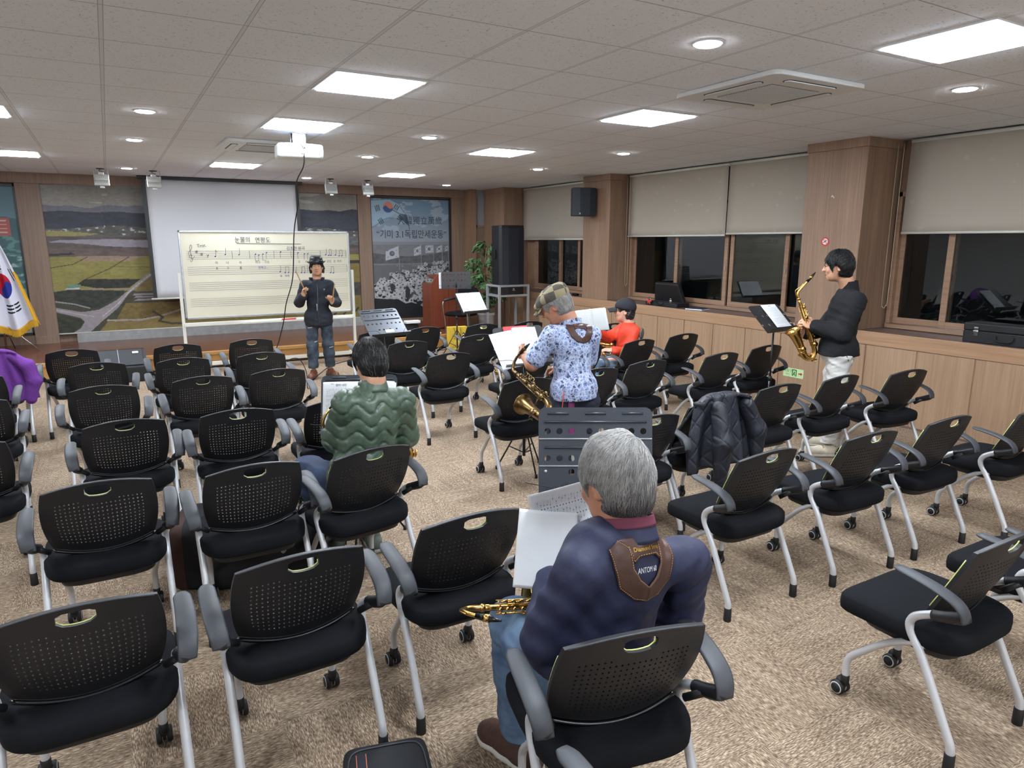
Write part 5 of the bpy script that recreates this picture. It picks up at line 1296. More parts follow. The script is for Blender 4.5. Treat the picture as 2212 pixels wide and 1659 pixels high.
fur(nav, hcap, grey, 13000, (.03, -.075, .10), B['head'], B['H'], .070, 3, pickn, .00055, .0022, swirl=.16, down=.35)
dnm = denim('jeans_mid', (62, 84, 112), (112, 138, 164)); trousers(nav, B, dnm, .012, .02, .006, 5, .62, (.090, .072, .062))
brown = simple('suede_brown', (78, 54, 44), .9, var=.15, nscale=90); shoe(nav, B['anL'], (-.25, 1, 0), brown, white_sole); shoe(nav, B['anR'], (.3, 1, 0), brown, white_sole)
# leather neck strap draped over collar and shoulders
lea = cloth('strap_leather', (72, 50, 42), .38, .25, 30, .2); st_c = A_(.10, -.045, .925)
def strap(root, c, H_, mat, sc=1.0, stitch=True, logo=True, target=None):
    c = np.array(c); T = lambda x, y, z: Vector(c + H_ @ (A_(x, y, z) * sc)); dv = H_ @ A_(0, 1, 0)
    top = [(-.115, .030), (-.070, .012), (.0, .002), (.070, .012), (.115, .034)]
    def sheet(P0, P1, nm=10):
        def fn(u, v):
            k = u * (len(P0) - 1); i = min(int(k), len(P0) - 2); t_ = k - i; a = Vector(P0[i]).lerp(Vector(P0[i + 1]), t_); b2 = Vector(P1[i]).lerp(Vector(P1[i + 1]), t_); return T(*(a.lerp(b2, v)))
        return fn
    # u across, profile: x, y(out of back is -), z
    yb = lambda x, z: -.012 - .10 * max(0, -z + .02) * .6 + 1.9 * x * x
    def pt(x, z): return (x, yb(x, z), z)
    b = MB()
    O_ = [(.110, .050), (.104, .0), (.085, -.050), (.045, -.085), (0, -.094)]; N_ = [(.086, .068), (.056, .048), (.049, -.005), (.030, -.035), (0, -.058)]
    L0 = [pt(-x, z) for x, z in O_]; L1 = [pt(-x, z) for x, z in N_]; R0 = [pt(x, z) for x, z in O_]; R1 = [pt(x, z) for x, z in N_]
    b.grid(sheet(L0, L1), 24, 6).grid(sheet(R1, R0), 24, 6)
    U0 = [pt(-.056, .048), pt(-.046, .006), pt(-.032, .019), pt(.032, .019), pt(.046, .006), pt(.056, .048)]; U1 = [pt(-.086, .068), pt(-.070, .070), pt(-.030, .070), pt(.030, .070), pt(.070, .070), pt(.086, .068)]
    b.grid(sheet(U0, U1), 30, 6)
    b2_ = MB(); 
    o = b.build('neck_strap', mat, root, True)
    if target: drape(o, target, dv, .005); sol = o.modifiers.new('solid', 'SOLIDIFY'); sol.thickness = .0035; sol.offset = 1
    if stitch:
        s = MB(); f0 = sheet(L0, L1); f1 = sheet(R1, R0); f2 = sheet(U0, U1); f3 = sheet(U0, U1)
        for fn, v in ((f0, .07), (f1, .93), (f0, .95), (f1, .05), (f2, .08)):
            for k in range(34):
                a, b2 = fn(k / 34, v), fn((k + .55) / 34, v); off = Vector(H_ @ A_(0, -.0015, .0)); s.tube([a + off, b2 + off], .0009, 4)
        q = s.build('stitching', simple('thread_tan', (176, 138, 92), .7), o)
        if target: drape(q, target, dv, .0095)
    if logo:
        gold = simple('foil_gold', (214, 176, 62), .3, .6); fr_ = lambda x, z: frame(T(x, yb(x, z) - .003, z), H_ @ A_(1, 0, 0), H_ @ A_(0, -.12, 1))
        
        for q in (add_text('foil_lettering', 'Cebulla', .015 * sc, gold, o, fr_(0.004, .056)), add_text('foil_lettering', 'Diamond Strap', .0155 * sc, gold, o, fr_(0.0, .038))):
            if target: drape(q, target, dv, .0105)
    return o
Hs = axes(math.radians(3), .46, .10)
strap(nav, nk + A_(-.006, -.106, -.058), Hs, lea, 1.04, target=jk)
tl_ = add_text('shirt_lettering', 'ANTOM 60', .021, M['whiteplastic'], nav, frame(nk + A_(-.006, -.106, -.058) + Hs @ A_(.0, -.019, -.018), Hs @ A_(1, 0, 0), Hs @ A_(0, -.05, 1)), .72); drape(tl_, jk, Hs @ A_(0, 1, 0), .0015)
# ------------------------------------------------------------ 2. man in green quilted jacket
base = (1.08, 3.36, 0); gr = thing('person', 'dark haired balding man in green quilted jacket seated at a music stand, seen from behind', 'person', base)
B = sub(mk(R=axes(math.radians(-6)), bulk=.93, hs=.95, pelvis=(1.06, 3.44, .57), neck=(1.135, 3.42, 1.045), shL=(.985, 3.42, .975), shR=(1.275, 3.39, .965), elL=(.955, 3.54, .77), elR=(1.325, 3.48, .75), wrL=(1.02, 3.70, .83), wrR=(1.30, 3.70, .62),
    head=(1.14, 3.475, 1.175), H=axes(math.radians(4), .50, 0), hpL=(.97, 3.46, .53), hpR=(1.15, 3.46, .53), knL=(.86, 3.80, .53), knR=(1.22, 3.86, .53), anL=(1.00, 3.86, .11), anR=(1.20, 3.74, .11),
    handL=[(.3, .8, .5), (1, -.2, 0), (0, .3, 1), .7, .4], handR=[(-.4, .8, .1), (-1, 0, 0), (0, .3, 1), .9, .4]), base)
body(gr, B, SK['a'])
t = NT('green_nylon'); n = t.noise(t.coord(), 60, 3); t.l(t.ramp(n, [(.3, lin((64, 80, 66))), (.7, lin((80, 98, 80)))]), t.b.inputs['Base Color']); t.set(Roughness=.42); t.bump(t.noise(t.coord(), 45, 3), .3, .006); green = t.m
def puff(x, y, z):
    tri = np.abs(((x + .0) * 7.2 + .25) % 1 - .5) * 2; ph = (z + .026 * np.cos(x * 2 * PI * 7.6) - .6) / .072; d = np.abs(ph % 1 - .5) * 2
    return .011 * (d ** 5) - .006 + .003 * np.sin(x * 90 + z * 30) * d
jacket(gr, 'jacket', B, green, .018, .012, .95, .50, .0025, 8, lambda S: S.field(puff), .058, .006, .055, (.056, .056, .046))
collar(gr, 'collar', B['neck'] + A_(0, .008, -.010), axes(0, .30), .078, .076, -.02, .050, green, .012, 0, flare=-.12)
hb = simple('hair_black', (26, 25, 26), .42, var=.3, nscale=60); hcap = haircap(gr, B, simple('hair_black_base', (34, 32, 33), .6, var=.4, nscale=50), .012, -.135, .05, .003, 9, 40)
scalp = MB().selip(Vector(B['head'] + B['H'] @ A_(.0, -.055, .104)), (.022, .026, .010), 1, 1, 20, 10, rot=(-.35, 0, 0)).build('bald_spot', SK['a'], gr, True)
fur(gr, hcap, [hb, simple('hair_grey_tip', (150, 146, 142), .5)], 7000, (.0, -.055, .12), B['head'], B['H'], .060, 6, lambda o_, R_, u_, q_: 1 if R_.random() < .05 else 0, .0005, .002, swirl=.2)
jd = denim('jeans_dark', (28, 40, 66), (52, 72, 104)); trousers(gr, B, jd, .012, .02, .005, 9, .60, (.088, .072, .062))
gs = simple('trainer_grey_green', (84, 92, 84), .8); sg = simple('sole_grey', (150, 150, 140), .7); shoe(gr, B['anL'], (-.1, 1, 0), gs, sg); shoe(gr, B['anR'], (.1, 1, 0), gs, sg)
# ------------------------------------------------------------ 3. man in blue patterned shirt and flat cap
base = (2.60, 3.70, 0); bl = thing('person', 'man in blue patterned short sleeve shirt and checked flat cap standing with head bowed', 'person', base)
B = sub(mk(R=axes(math.radians(8)), bulk=.90, hs=.96, pelvis=(2.61, 3.69, .82), neck=(2.60, 3.72, 1.275), shL=(2.475, 3.76, 1.195), shR=(2.735, 3.68, 1.185), elL=(2.37, 3.84, 1.00), elR=(2.79, 3.80, .97), wrL=(2.41, 4.02, 1.035), wrR=(2.70, 3.95, .92),
    head=(2.525, 3.80, 1.385), H=axes(math.radians(42), .52, 0), hpL=(2.52, 3.71, .74), hpR=(2.70, 3.68, .74), knL=(2.50, 3.70, .44), knR=(2.72, 3.70, .42), anL=(2.43, 3.60, .11), anR=(2.76, 3.68, .11),
    handL=[(.25, .9, .15), (.8, -.2, -.3), (-.1, .3, 1), .7, .4], handR=[(-.6, .8, 0), (0, 0, -1), (-.8, -.5, .2), .7, .5]), base)
body(bl, B, SK['b'])
t = NT('print_shirt'); v0_ = t.coord((1, 1, 1)); nz1 = t.new('ShaderNodeTexNoise'); nz1.inputs['Scale'].default_value = 30; t.l(v0_, nz1.inputs['Vector'])
vm = t.new('ShaderNodeVectorMath', operation='SCALE'); vm.inputs[3].default_value = .035; t.l(nz1.outputs['Color'], vm.inputs[0]); va = t.new('ShaderNodeVectorMath', operation='ADD'); t.l(v0_, va.inputs[0]); t.l(vm.outputs[0], va.inputs[1]); v = va.outputs[0]
vo = t.new('ShaderNodeTexVoronoi'); vo.inputs['Scale'].default_value = 21; vo.inputs['Randomness'].default_value = .6; t.l(v0_, vo.inputs['Vector']); vo2 = t.new('ShaderNodeTexVoronoi', feature='DISTANCE_TO_EDGE'); vo2.inputs['Scale'].default_value = 30; t.l(v, vo2.inputs['Vector']); vo3 = t.new('ShaderNodeTexVoronoi', feature='DISTANCE_TO_EDGE'); vo3.inputs['Scale'].default_value = 75; t.l(v, vo3.inputs['Vector'])
a = t.math('LESS_THAN', t.math('ADD', vo.outputs['Distance'], t.math('MULTIPLY', nz1.outputs[0], .2)), .42); e = t.math('LESS_THAN', vo2.outputs['Distance'], .07); e3 = t.math('LESS_THAN', vo3.outputs['Distance'], .07); nn = t.noise(v, 50, 4, .7)
c = t.ramp(nn, [(.40, lin((58, 70, 122))), (.58, lin((150, 168, 204)))]); c = t.mix(t.math('MULTIPLY', e3, .55), c, lin((186, 196, 220))); c = t.mix(t.math('MULTIPLY', a, .85), c, lin((28, 32, 70))); c = t.mix(t.math('MULTIPLY', e, .7), c, lin((196, 204, 222))); t.l(c, t.b.inputs['Base Color']); t.set(Roughness=.75); t.bump(t.noise(v0_, 16, 3), .3, .01)
jb_ = jacket(bl, 'shirt', B, t.m, .014, .014, -.22, .775, .003, 12, None, .060, .006, .035, (.052, .056, .05), skirt=.01)
collar(bl, 'collar', B['neck'] + A_(0, 0, -.014), axes(math.radians(8), .4), .074, .07, -.012, .026, t.m, .006, 0, flare=.1)
strap(bl, B['neck'] + A_(.01, -.095, -.045), axes(math.radians(-18), .4), lea, .85, stitch=False, logo=False, target=jb_)
hc_ = haircap(bl, B, grey[0], .010, -.070, .05, .003, 13, 60); fur(bl, hc_, grey[:2], 2600, (0, 0, .12), B['head'], B['H'], .045, 6, w=.0006, swirl=.15, pick= lambda o_, R_, u_, q_: 1 if R_.random() < .3 else 0)
pl = NT('cap_tweed'); v = pl.coord((1, 1, 1), (.3, .2, .6)); ck = pl.new('ShaderNodeTexChecker'); ck.inputs['Scale'].default_value = 14; pl.l(v, ck.inputs['Vector']); n = pl.noise(v, 220, 2)
c = pl.mix(ck.outputs['Fac'], lin((150, 140, 108)), lin((70, 64, 58))); c = pl.mix(pl.math('MULTIPLY', n, .5), c, lin((100, 94, 84))); pl.l(c, pl.b.inputs['Base Color']); pl.set(Roughness=.95); pl.bump(n, .4, .003)
Hd, c0 = B['H'], B['head']; S_ = SDF(c0 - .2, c0 + .2, .005); S_.ell(c0 + Hd @ A_(0, -.004, .070), A_(.098, .124, .060), Hd @ np.array(Matrix.Rotation(-.18, 3, 'X')), .02); S_.ell(c0 + Hd @ A_(0, -.02, .048), A_(.092, .108, .050), Hd, .03); S_.field(wr_noise(3, .003, 20)); S_.cut(Hd @ A_(0, .12, -1), c0 + Hd @ A_(0, 0, .030)); S_.cone(c0 + Hd @ A_(-.045, .105, .045), c0 + Hd @ A_(.045, .105, .045), .02, .02, .03); S_.build('flat_cap', pl.m, bl)
MB().grid(lambda u, v: Vector(c0 + Hd @ A_((u - .5) * .15 * (1 - .25 * v * v), .085 + .075 * v * math.cos((u - .5) * 1.6), .040 - .022 * v - .10 * (u - .5) ** 2)), 14, 6, thick=.006).build('cap_brim', pl.m, bl, True)
dk = cloth('trousers_charcoal', (38, 40, 52), .85, .4, 14); trousers(bl, B, dk, .010, .01, .006, 14, .82, (.088, .070, .058))
mg = simple('side_panel_magenta', (110, 42, 88), .8); MB().grid(lambda u, v: Vector(B['hpL'] + A_(-.02, -.112 - .01 * v, .04) + A_(.045 * u, -.006 * u, -.34 * v)), 3, 8, thick=.004).build('side_panel', mg, bl, True)
MB().tube(cat_rom([Vector(B['pelvis'] + A_(-.15, -.10, .03)), Vector(B['pelvis'] + A_(-.165, -.11, -.05)), Vector(B['pelvis'] + A_(-.17, -.10, -.14))], 5), .003, 6).build('drawcord', simple('cord_red', (206, 66, 54), .7), bl, True)
bk_ = simple('shoe_black', (28, 30, 36), .4); shoe(bl, B['anL'], (-.3, .95, 0), bk_, white_sole); shoe(bl, B['anR'], (.2, 1, 0), bk_, white_sole)
# ------------------------------------------------------------ 4. person in red jacket and black cap, seated
base = (4.68, 5.60, 0); rd_ = thing('person', 'seated person in red jacket and black baseball cap holding up an open songbook', 'person', base)
B = sub(mk(R=axes(math.radians(42)), bulk=.90, hs=.94, pelvis=(4.68, 5.66, .56), neck=(4.70, 5.66, .955), shL=(4.70, 5.56, .875), shR=(4.72, 5.78, .885), elL=(4.56, 5.52, .665), elR=(4.52, 5.78, .80), wrL=(4.40, 5.54, .70), wrR=(4.26, 5.66, .895),
    head=(4.655, 5.69, 1.085), H=axes(math.radians(50), .02, 0), hpL=(4.63, 5.54, .53), hpR=(4.76, 5.66, .53), knL=(4.36, 5.78, .53), knR=(4.56, 6.00, .53), anL=(4.40, 5.76, .11), anR=(4.58, 5.96, .11),
    handL=[(-.8, .6, .1), (0, .3, -1), (.6, .7, .2), .7, .4], handR=[(-.75, -.15, .65), (-.3, -.9, .2), (.1, -.4, .9), .7, .5]), base)
body(rd_, B, SK['c'])
red_ = cloth('red_jacket_cloth', (206, 66, 42), .6, .35, 16); jacket(rd_, 'jacket', B, red_, .014, .008, .90, .47, .005, 15, None, .056, .006, .035, (.050, .047, .038))
MB().selip(Vector(B['shL'] + A_(.045, -.055, -.02)), (.050, .018, .062), 1, 1, 20, 10, rot=(0, .3, .5)).build('shoulder_patch', simple('patch_grey', (84, 80, 74), .8), rd_, True)
collar(rd_, 'collar', B['neck'] + A_(0, 0, -.02), axes(math.radians(42), .1), .068, .064, -.01, .022, simple('collar_black', (40, 32, 34), .8), .006)
collar(rd_, 'scarf', B['neck'] + A_(-.006, .006, .0), axes(math.radians(42), -.1), .058, .056, -.01, .030, simple('scarf_floral', (150, 110, 100), .8, var=.5, nscale=90), .008)
def longer(S, T, Hd, hs): S.ell(T(0, -.055, -.055), A_(.078, .060, .062) * hs, Hd, .02); 
haircap(rd_, B, hb, .008, -.105, .05, .006, 16, 50, extra=longer)
capb = cloth('cap_black', (34, 35, 40), .8, .2, 30)
Hd, c0, hs = B['H'], B['head'], .94; S_ = SDF(c0 - .2, c0 + .2, .005); S_.ell(c0 + Hd @ (A_(0, -.014, .040) * hs), A_(.104, .122, .108) * hs, Hd, .0); S_.cut(Hd @ A_(0, .16, -1), c0 + Hd @ A_(0, 0, .022)); S_.build('baseball_cap', capb, rd_)
MB().grid(lambda u, v: Vector(c0 + Hd @ A_((u - .5) * .16 * (1 - .2 * v * v), .075 + .105 * v * math.cos((u - .5) * 1.5), .042 - .016 * v - .14 * (u - .5) ** 2)), 14, 6, thick=.006).build('cap_brim', capb, rd_, True)
MB().selip(Vector(c0 + Hd @ A_(0, .086, .074)), (.016, .006, .012), 1, 1, 12, 8, rot=(0, 0, math.radians(50))).build('cap_emblem', simple('emblem_tan', (196, 160, 90), .6), rd_, True)
face_parts(rd_, c0, Hd, .94)
trousers(rd_, B, denim('jeans_pale', (96, 126, 160), (150, 176, 200)), .010, .02, .005, 17, .58, (.078, .064, .056)); shoe(rd_, B['anL'], (-.6, .8, 0), gs, sg, .24); shoe(rd_, B['anR'], (-.5, .85, 0), gs, sg, .24)
# ------------------------------------------------------------ 5. teacher with fedora and drumsticks
base = (2.35, 9.24, 0); te = thing('person', 'standing man in dark jacket, ripped jeans and black fedora holding two sticks before the whiteboard', 'person', base)
B = sub(mk(R=axes(math.radians(166)), bulk=.92, hs=.93, pelvis=(2.35, 9.26, .80), neck=(2.355, 9.25, 1.325), shL=(2.50, 9.22, 1.235), shR=(2.205, 9.30, 1.235), elL=(2.585, 9.20, 1.00), elR=(2.115, 9.28, 1.01), wrL=(2.475, 9.00, 1.02), wrR=(2.125, 9.07, 1.12),
    head=(2.355, 9.225, 1.475), H=axes(math.radians(166), .0, .03), hpL=(2.445, 9.25, .78), hpR=(2.265, 9.28, .78), knL=(2.45, 9.22, .44), knR=(2.25, 9.26, .44), anL=(2.47, 9.24, .11), anR=(2.24, 9.24, .11),
    handL=[(-.25, -.25, .92), (-.6, -.55, 0), (-.4, .8, .1), 1.15, .5], handR=[(.05, -.25, .95), (.6, -.5, 0), (.4, .8, .1), 1.15, .5]), base)
body(te, B, SK['a'], .005)
jb = cloth('jacket_black_blue', (36, 40, 48), .7, .35, 14); jacket(te, 'jacket', B, jb, .018, .012, .86, .70, .005, 19, None, .058, .006, .035, (.052, .052, .044), skirt=.016)
collar(te, 'collar', B['neck'] + A_(0, 0, -.045), axes(math.radians(166), .0), .095, .082, -.02, .055, jb, .008, 0, a0=-PI * 1.32, a1=PI * .32, flare=.18)
collar(te, 'shirt_collar', B['neck'] + A_(0, 0, -.025), axes(math.radians(166), .0), .064, .062, -.03, .018, simple('shirt_grey', (120, 124, 132), .8), .005)
f_ = axes(math.radians(166)); zp = B['pelvis'] + f_ @ A_(0, .158, .0)
MB().tube([Vector(zp + A_(0, 0, -.08)), Vector(zp + A_(0, 0, .12)), Vector(B['neck'] + f_ @ A_(0, .140, -.16)), Vector(B['neck'] + f_ @ A_(0, .085, -.055))], .003, 6).build('zip', simple('zip_grey', (90, 94, 98), .4, .5), te, True)
MB().tube([Vector(zp + f_ @ A_(.012, .01, .20)), Vector(zp + f_ @ A_(.012, .012, .11))], .003, 6).build('zip_cord', M['whiteplastic'], te, True)
MB().lathe([(.008, -.002), (.011, 0), (.008, .002)], 14, Vector(B['neck'] + f_ @ A_(-.085, .135, -.14)), 0, (PI / 2, 0, .2)).build('chest_badge', simple('badge_grey', (120, 124, 128), .5), te)
te_j = denim('jeans_black_washed', (30, 36, 44), (78, 92, 106)); tr_ = trousers(te, B, te_j, .006, .02, .005, 21, .74, (.080, .066, .060))
fd_ = simple('frayed_denim', (176, 180, 180), .9)
for q, x, z, w_ in (('R', -.03, .24, .05), ('R', .03, .05, .045), ('L', .02, -.03, .06)):
    c_ = B['kn' + q] + A_(x, 0, z); MB().grid(lambda u, v: Vector(c_ + A_((u - .5) * w_, -.12, (v - .5) * .010 + (u - .5) * .008)), 8, 2).build('jeans_tear', fd_, tr_); drape(tr_.children[-1], tr_, (0, 1, 0), .002)
br_sh = simple('shoe_brown', (96, 56, 36), .4); shoe(te, B['anL'], (.15, -1, 0), br_sh, bk_); shoe(te, B['anR'], (-.45, -.9, 0), br_sh, bk_)
def mop(S, T, Hd, hs):
    for q in (-1, 1): S.ell(T(q * .082, -.02, -.035), A_(.022, .045, .055) * hs, Hd, .015)
hc_ = haircap(te, B, hb, .010, -.085, .05, .006, 22, 50, extra=mop); fur(te, hc_, [hb], 900, (0, 0, .12), B['head'], B['H'], .05, 4)
face_parts(te, B['head'], B['H'], .93)
Hd, c0 = B['H'], B['head']; felt = cloth('fedora_leather', (30, 32, 36), .45, .2, 30)
b = MB(); Rm = Matrix([list(r) for r in Hd])
prof = [(.078, 0), (.100, -.004), (.120, .004), (.124, .010), (.120, .009), (.098, .002), (.087, .006), (.083, .045), (.074, .080), (.060, .095), (.036, .092), (.015, .080), (0, .079)]
V0 = []; n_ = 36
for r_, z_ in prof:
    for k in range(n_):
        a = 2 * PI * k / n_; yy = math.sin(a) * r_ * 1.18; xx = math.cos(a) * r_; zz = z_ + (.012 * abs(math.cos(a)) ** 2 if .1 < r_ and z_ < .02 else 0) - (.022 * max(0, math.sin(a)) if z_ > .09 else 0) - (.012 * max(0, math.sin(a)) if r_ > .11 else 0)
        V0.append(Vector(c0 + Hd @ A_(xx, yy - .012, zz + .052)))
F0 = [(i * n_ + k, i * n_ + (k + 1) % n_, (i + 1) * n_ + (k + 1) % n_, (i + 1) * n_ + k) for i in range(len(prof) - 1) for k in range(n_)]
hat = mesh_obj('fedora', V0, F0, felt, te, True)
collar(te, 'hat_band', c0 + Hd @ A_(0, -.012, .068), Hd, .0915, .107, -.010, .012, M['blackgloss'], .002, flare=-.02, parent=hat)
# ------------------------------------------------------------ 6. saxophonist standing at right
base = (5.25, 3.61, 0); sa = thing('person', 'man with glasses in black jacket and pale trousers standing in profile playing saxophone', 'person', base)
yw = math.radians(34)
B = sub(mk(R=axes(yw), bulk=1.04, hs=.98, pelvis=(5.27, 3.60, .89), neck=(5.31, 3.58, 1.415), shL=(5.235, 3.455, 1.325), shR=(5.45, 3.70, 1.325), elL=(5.15, 3.50, 1.055), elR=(5.33, 3.80, 1.05), wrL=(5.055, 3.70, 1.105), wrR=(5.10, 3.80, 1.03),
    head=(5.225, 3.645, 1.60), H=axes(yw, .10, 0), hpL=(5.20, 3.53, .86), hpR=(5.36, 3.66, .86), knL=(5.18, 3.53, .50), knR=(5.35, 3.68, .50), anL=(5.16, 3.53, .12), anR=(5.40, 3.67, .12),
    handL=[(-.62, .62, .35), (.4, .5, -.7), (.2, .1, 1), .85, .5], handR=[(-.8, .2, .1), (0, -.9, -.1), (.3, .1, 1), .85, .5]), base)
body(sa, B, SK['a'], .005)
jk_ = cloth('fleece_black', (27, 28, 31), .92, .4, 18, .15); jacket(sa, 'jacket', B, jk_, .020, .014, .90, .865, .006, 25, None, .058, .006, .035, (.060, .058, .046), skirt=.006)
collar(sa, 'collar', B['neck'] + A_(0, 0, .0), axes(yw, .15), .078, .072, -.03, .062, jk_, .009, flare=-.08)
hc_ = haircap(sa, B, hb, .014, -.075, .052, .006, 26, 55); fur(sa, hc_, [hb], 3600, (0, -.03, .12), B['head'], B['H'], .055, 5, lift=.006, w=.0006, swirl=.22); face_parts(sa, B['head'], B['H'], .98)
Hd, c0 = B['H'], B['head']; T = lambda x, y, z: Vector(c0 + Hd @ (A_(x, y, z) * .98)); g = MB()
for q in (-1, 1):
    rp = [(q * .032 + .022 * math.cos(a), .1035 - .006 * abs(math.cos(a)), .008 + .014 * math.sin(a)) for a in [k * PI / 8 for k in range(17)]]; g.tube([T(*p_) for p_ in rp], .0017, 6); g.tube([T(q * .056, .096, .012), T(q * .080, .04, .012), T(q * .084, -.01, .008), T(q * .083, -.025, -.006)], .0017, 6)
g.tube([T(-.009, .108, .012), T(.009, .108, .012)], .0015, 6); g.build('glasses', M['blackgloss'], sa, True)
pale = cloth('trousers_pale', (196, 194, 188), .7, .45, 10, .03); trousers(sa, B, pale, .008, .0, .009, 27, .885, (.090, .074, .060))
add = MB().tube([Vector(B['hpL'] + A_(-.055, -.085, .045)), Vector(B['hpL'] + A_(-.03, -.10, -.02))], .003, 6).build('pocket_zip', M['ink'], sa, True)
sh_ = simple('shoe_cream', (206, 198, 176), .7); shy = simple('lace_yellow', (190, 160, 70), .7); s1 = shoe(sa, B['anL'], (-.75, .5, 0), sh_, white_sole, .29); shoe(sa, B['anR'], (-.5, .8, 0), sh_, white_sole, .29)
b = MB(); a_ = B['anL']; d_ = nrm(A_(-.75, .5, 0)); s_ = A_(d_[1], -d_[0], 0)
for k in range(4): c_ = a_ * A_(1, 1, 0) + d_ * (.05 + .026 * k) + A_(0, 0, .092 - .008 * k); b.tube([Vector(c_ - s_ * .03 - A_(0, 0, .012)), Vector(c_), Vector(c_ + s_ * .03 - A_(0, 0, .012))], .005, 6)
b.build('laces', shy, s1, True)
# ================================================================ saxophones, stands, sheets, cases
def sax(label, Mx, scale=1.0, brass='brass', group=None, mouth_white=False, nup=False):
    """local: bow at origin, body up +z, bell on +x side, neck bends to -x"""
    base = Mx.translation.copy(); r = thing('saxophone', label, 'saxophone', base); Rm = Mx.to_3x3() * scale
    def tr(mb): mb.V = [tuple(Rm @ Vector(v)) for v in mb.V]; return mb
    br = M[brass]; P = cat_rom([(0, 0, .50), (0, 0, .3), (0, 0, .1), (.004, 0, 0), (.030, 0, -.045), (.072, 0, -.05), (.105, 0, -.01), (.115, 0, .08)], 5); n = len(P)
    rr = [.0125 + (.034 - .0125) * (k / (n - 1)) ** 1.0 for k in range(n)]; tr(MB().tube(P, rr, 18)).build('body', br, r, True)
    bell = MB(); prof = [(.034, 0), (.038, .05), (.044, .10), (.055, .14), (.070, .165), (.076, .17), (.076, .174), (.068, .168), (.052, .145), (.041, .10), (.035, .05), (.032, 0)]
    bell.lathe(prof, 32, (.115, 0, .08), 0, Euler((0, .10, 0)).to_matrix()); bell.F = [f for f in bell.F if len(f) == 4]; tr(bell).build('bell', br, r, True)
    nkp = [(0, 0, .50), (0, 0, .545), (-.012, 0, .575), (-.045, 0, .592), (-.10, 0, .588), (-.15, 0, .565)]; mpp = [(-.145, 0, .568), (-.17, 0, .555), (-.20, 0, .536), (-.235, 0, .512)]
    if nup: nkp = [(0, 0, .50), (-.002, 0, .535), (-.018, 0, .560), (-.05, 0, .580), (-.09, 0, .602), (-.13, 0, .624)]; mpp = [(-.125, 0, .621), (-.15, 0, .635), (-.18, 0, .650), (-.215, 0, .668)]
    nk = cat_rom(nkp, 5); tr(MB().tube(nk, [.0125 - .005 * k / (len(nk) - 1) for k in range(len(nk))], 14)).build('neck', br, r, True)
    mp = [Vector(q) for q in mpp]
    m_ = MB().tube(mp, [.0125, .0135, .012, .004], 14); m_.tube([mp[0].lerp(mp[1], -.3), mp[1]], .0125, 14); tr(m_).build('mouthpiece', M['whiteplastic'] if mouth_white else M['blackgloss'], r, True)
    tr(MB().tube([mp[1], mp[1].lerp(mp[2], .75)], .0150, 14)).build('ligature', br, r, True)
    k = MB()
    for q, z in enumerate((.06, .11, .155, .20, .245, .285, .32, .355, .385, .415)):
        R_ = .024 - q * .0013; sd = -1 if q % 3 else 1
        k.lathe([(0, .004), (R_, .004), (R_, 0), (R_ * .8, -.004)], 16, (-.012 * (q % 2) - .006, sd * (.032 - q * .0014), z), 0, Euler((-sd * PI / 2, 0, 0)).to_matrix())
        k.lathe([(0, .003), (.009, .003), (.009, 0)], 12, (-.030 + q * .0006, .004, z + .016), 0, Euler((0, -PI / 2, 0)).to_matrix())
    for q in (-1, 1): k.lathe([(0, .004), (.026, .004), (.026, 0)], 16, (.115, q * .044, .03 + q * .03), 0, Euler((-q * PI / 2, 0, 0)).to_matrix())
    k.lathe([(0, .004), (.028, .004), (.028, 0)], 16, (.035, .0, -.085), 0, Euler((PI, 0, 0)).to_matrix())
    for (x, y) in ((-.022, .020), (-.026, -.018), (.012, .030), (.014, -.028)):
        k.tube([(x, y, .04), (x * .8, y * .9, .44)], .0028, 8)
        for z in (.05, .15, .26, .37, .43): k.tube([(x, y, z), (x * .3, y * .3, z)], .003, 6)
    k.tube(cat_rom([(.012, .0, .51), (.004, .0, .58)] + [(q[0], q[1], q[2] + .016) for q in nkp[3:5]], 4), .003, 6); k.lathe([(0, .012), (.005, .012), (.016, 0), (.017, -.012)], 12, (0, 0, .505))
    for q in range(4): k.tube([(-.02, -.02, .30 + q * .035), (-.045, -.035, .31 + q * .035), (-.050, -.03, .335 + q * .035)], .0045, 6)
    tr(k).build('keywork', br, r, True)
    g = MB().tube(cat_rom([(.07, .045, .0), (.12, .062, .02), (.15, .05, .05), (.155, .03, .03)], 4), .003, 6).tube([(.03, 0, .12), (.08, 0, .12)], .004, 8); tr(g).build('key_guard', br, r, True)
    return r
def place(bow, up, bellside):
    up = Vector(up).normalized(); x = Vector(bellside); x = (x - up * x.dot(up)).normalized(); y = up.cross(x); return Matrix(((x.x, y.x, up.x, bow[0]), (x.y, y.y, up.y, bow[1]), (x.z, y.z, up.z, bow[2]), (0, 0, 0, 1)))
sax('brass alto saxophone held by the standing man in the black jacket', place((5.10, 3.70, .90), (-.155, .09, .44), (-.85, .45, 0)) , .93, nup=True)
sax('aged brass tenor saxophone hanging before the man in the blue patterned shirt', place((2.28, 3.50, .817), (.05, .53, .117), (-.075, .04, -.2)), .95, 'brassold')
sax('brass saxophone in the lap of the navy shirt man, neck and mouthpiece showing left', place((1.30, 1.70, .60), (-.72, .12, .12), (.25, .9, -.3)), .80)
sax('brass saxophone held by the man in the green quilted jacket, partly hidden by his arms', place((1.40, 3.68, .62), (-.45, .07, .15), (0, 0, -1)), .84)
sax('golden saxophone in the lap of the person in the red jacket', place((4.52, 5.74, .62), (-.80, .45, .10), (.1, .2, .9)), .90)
sax('bright brass saxophone standing on the floor by the front row, right of the yellow bag', place((4.18, 7.72, .16), (-.12, .30, .90), (.6, -.8, 0)), 1.0, mouth_white=True)
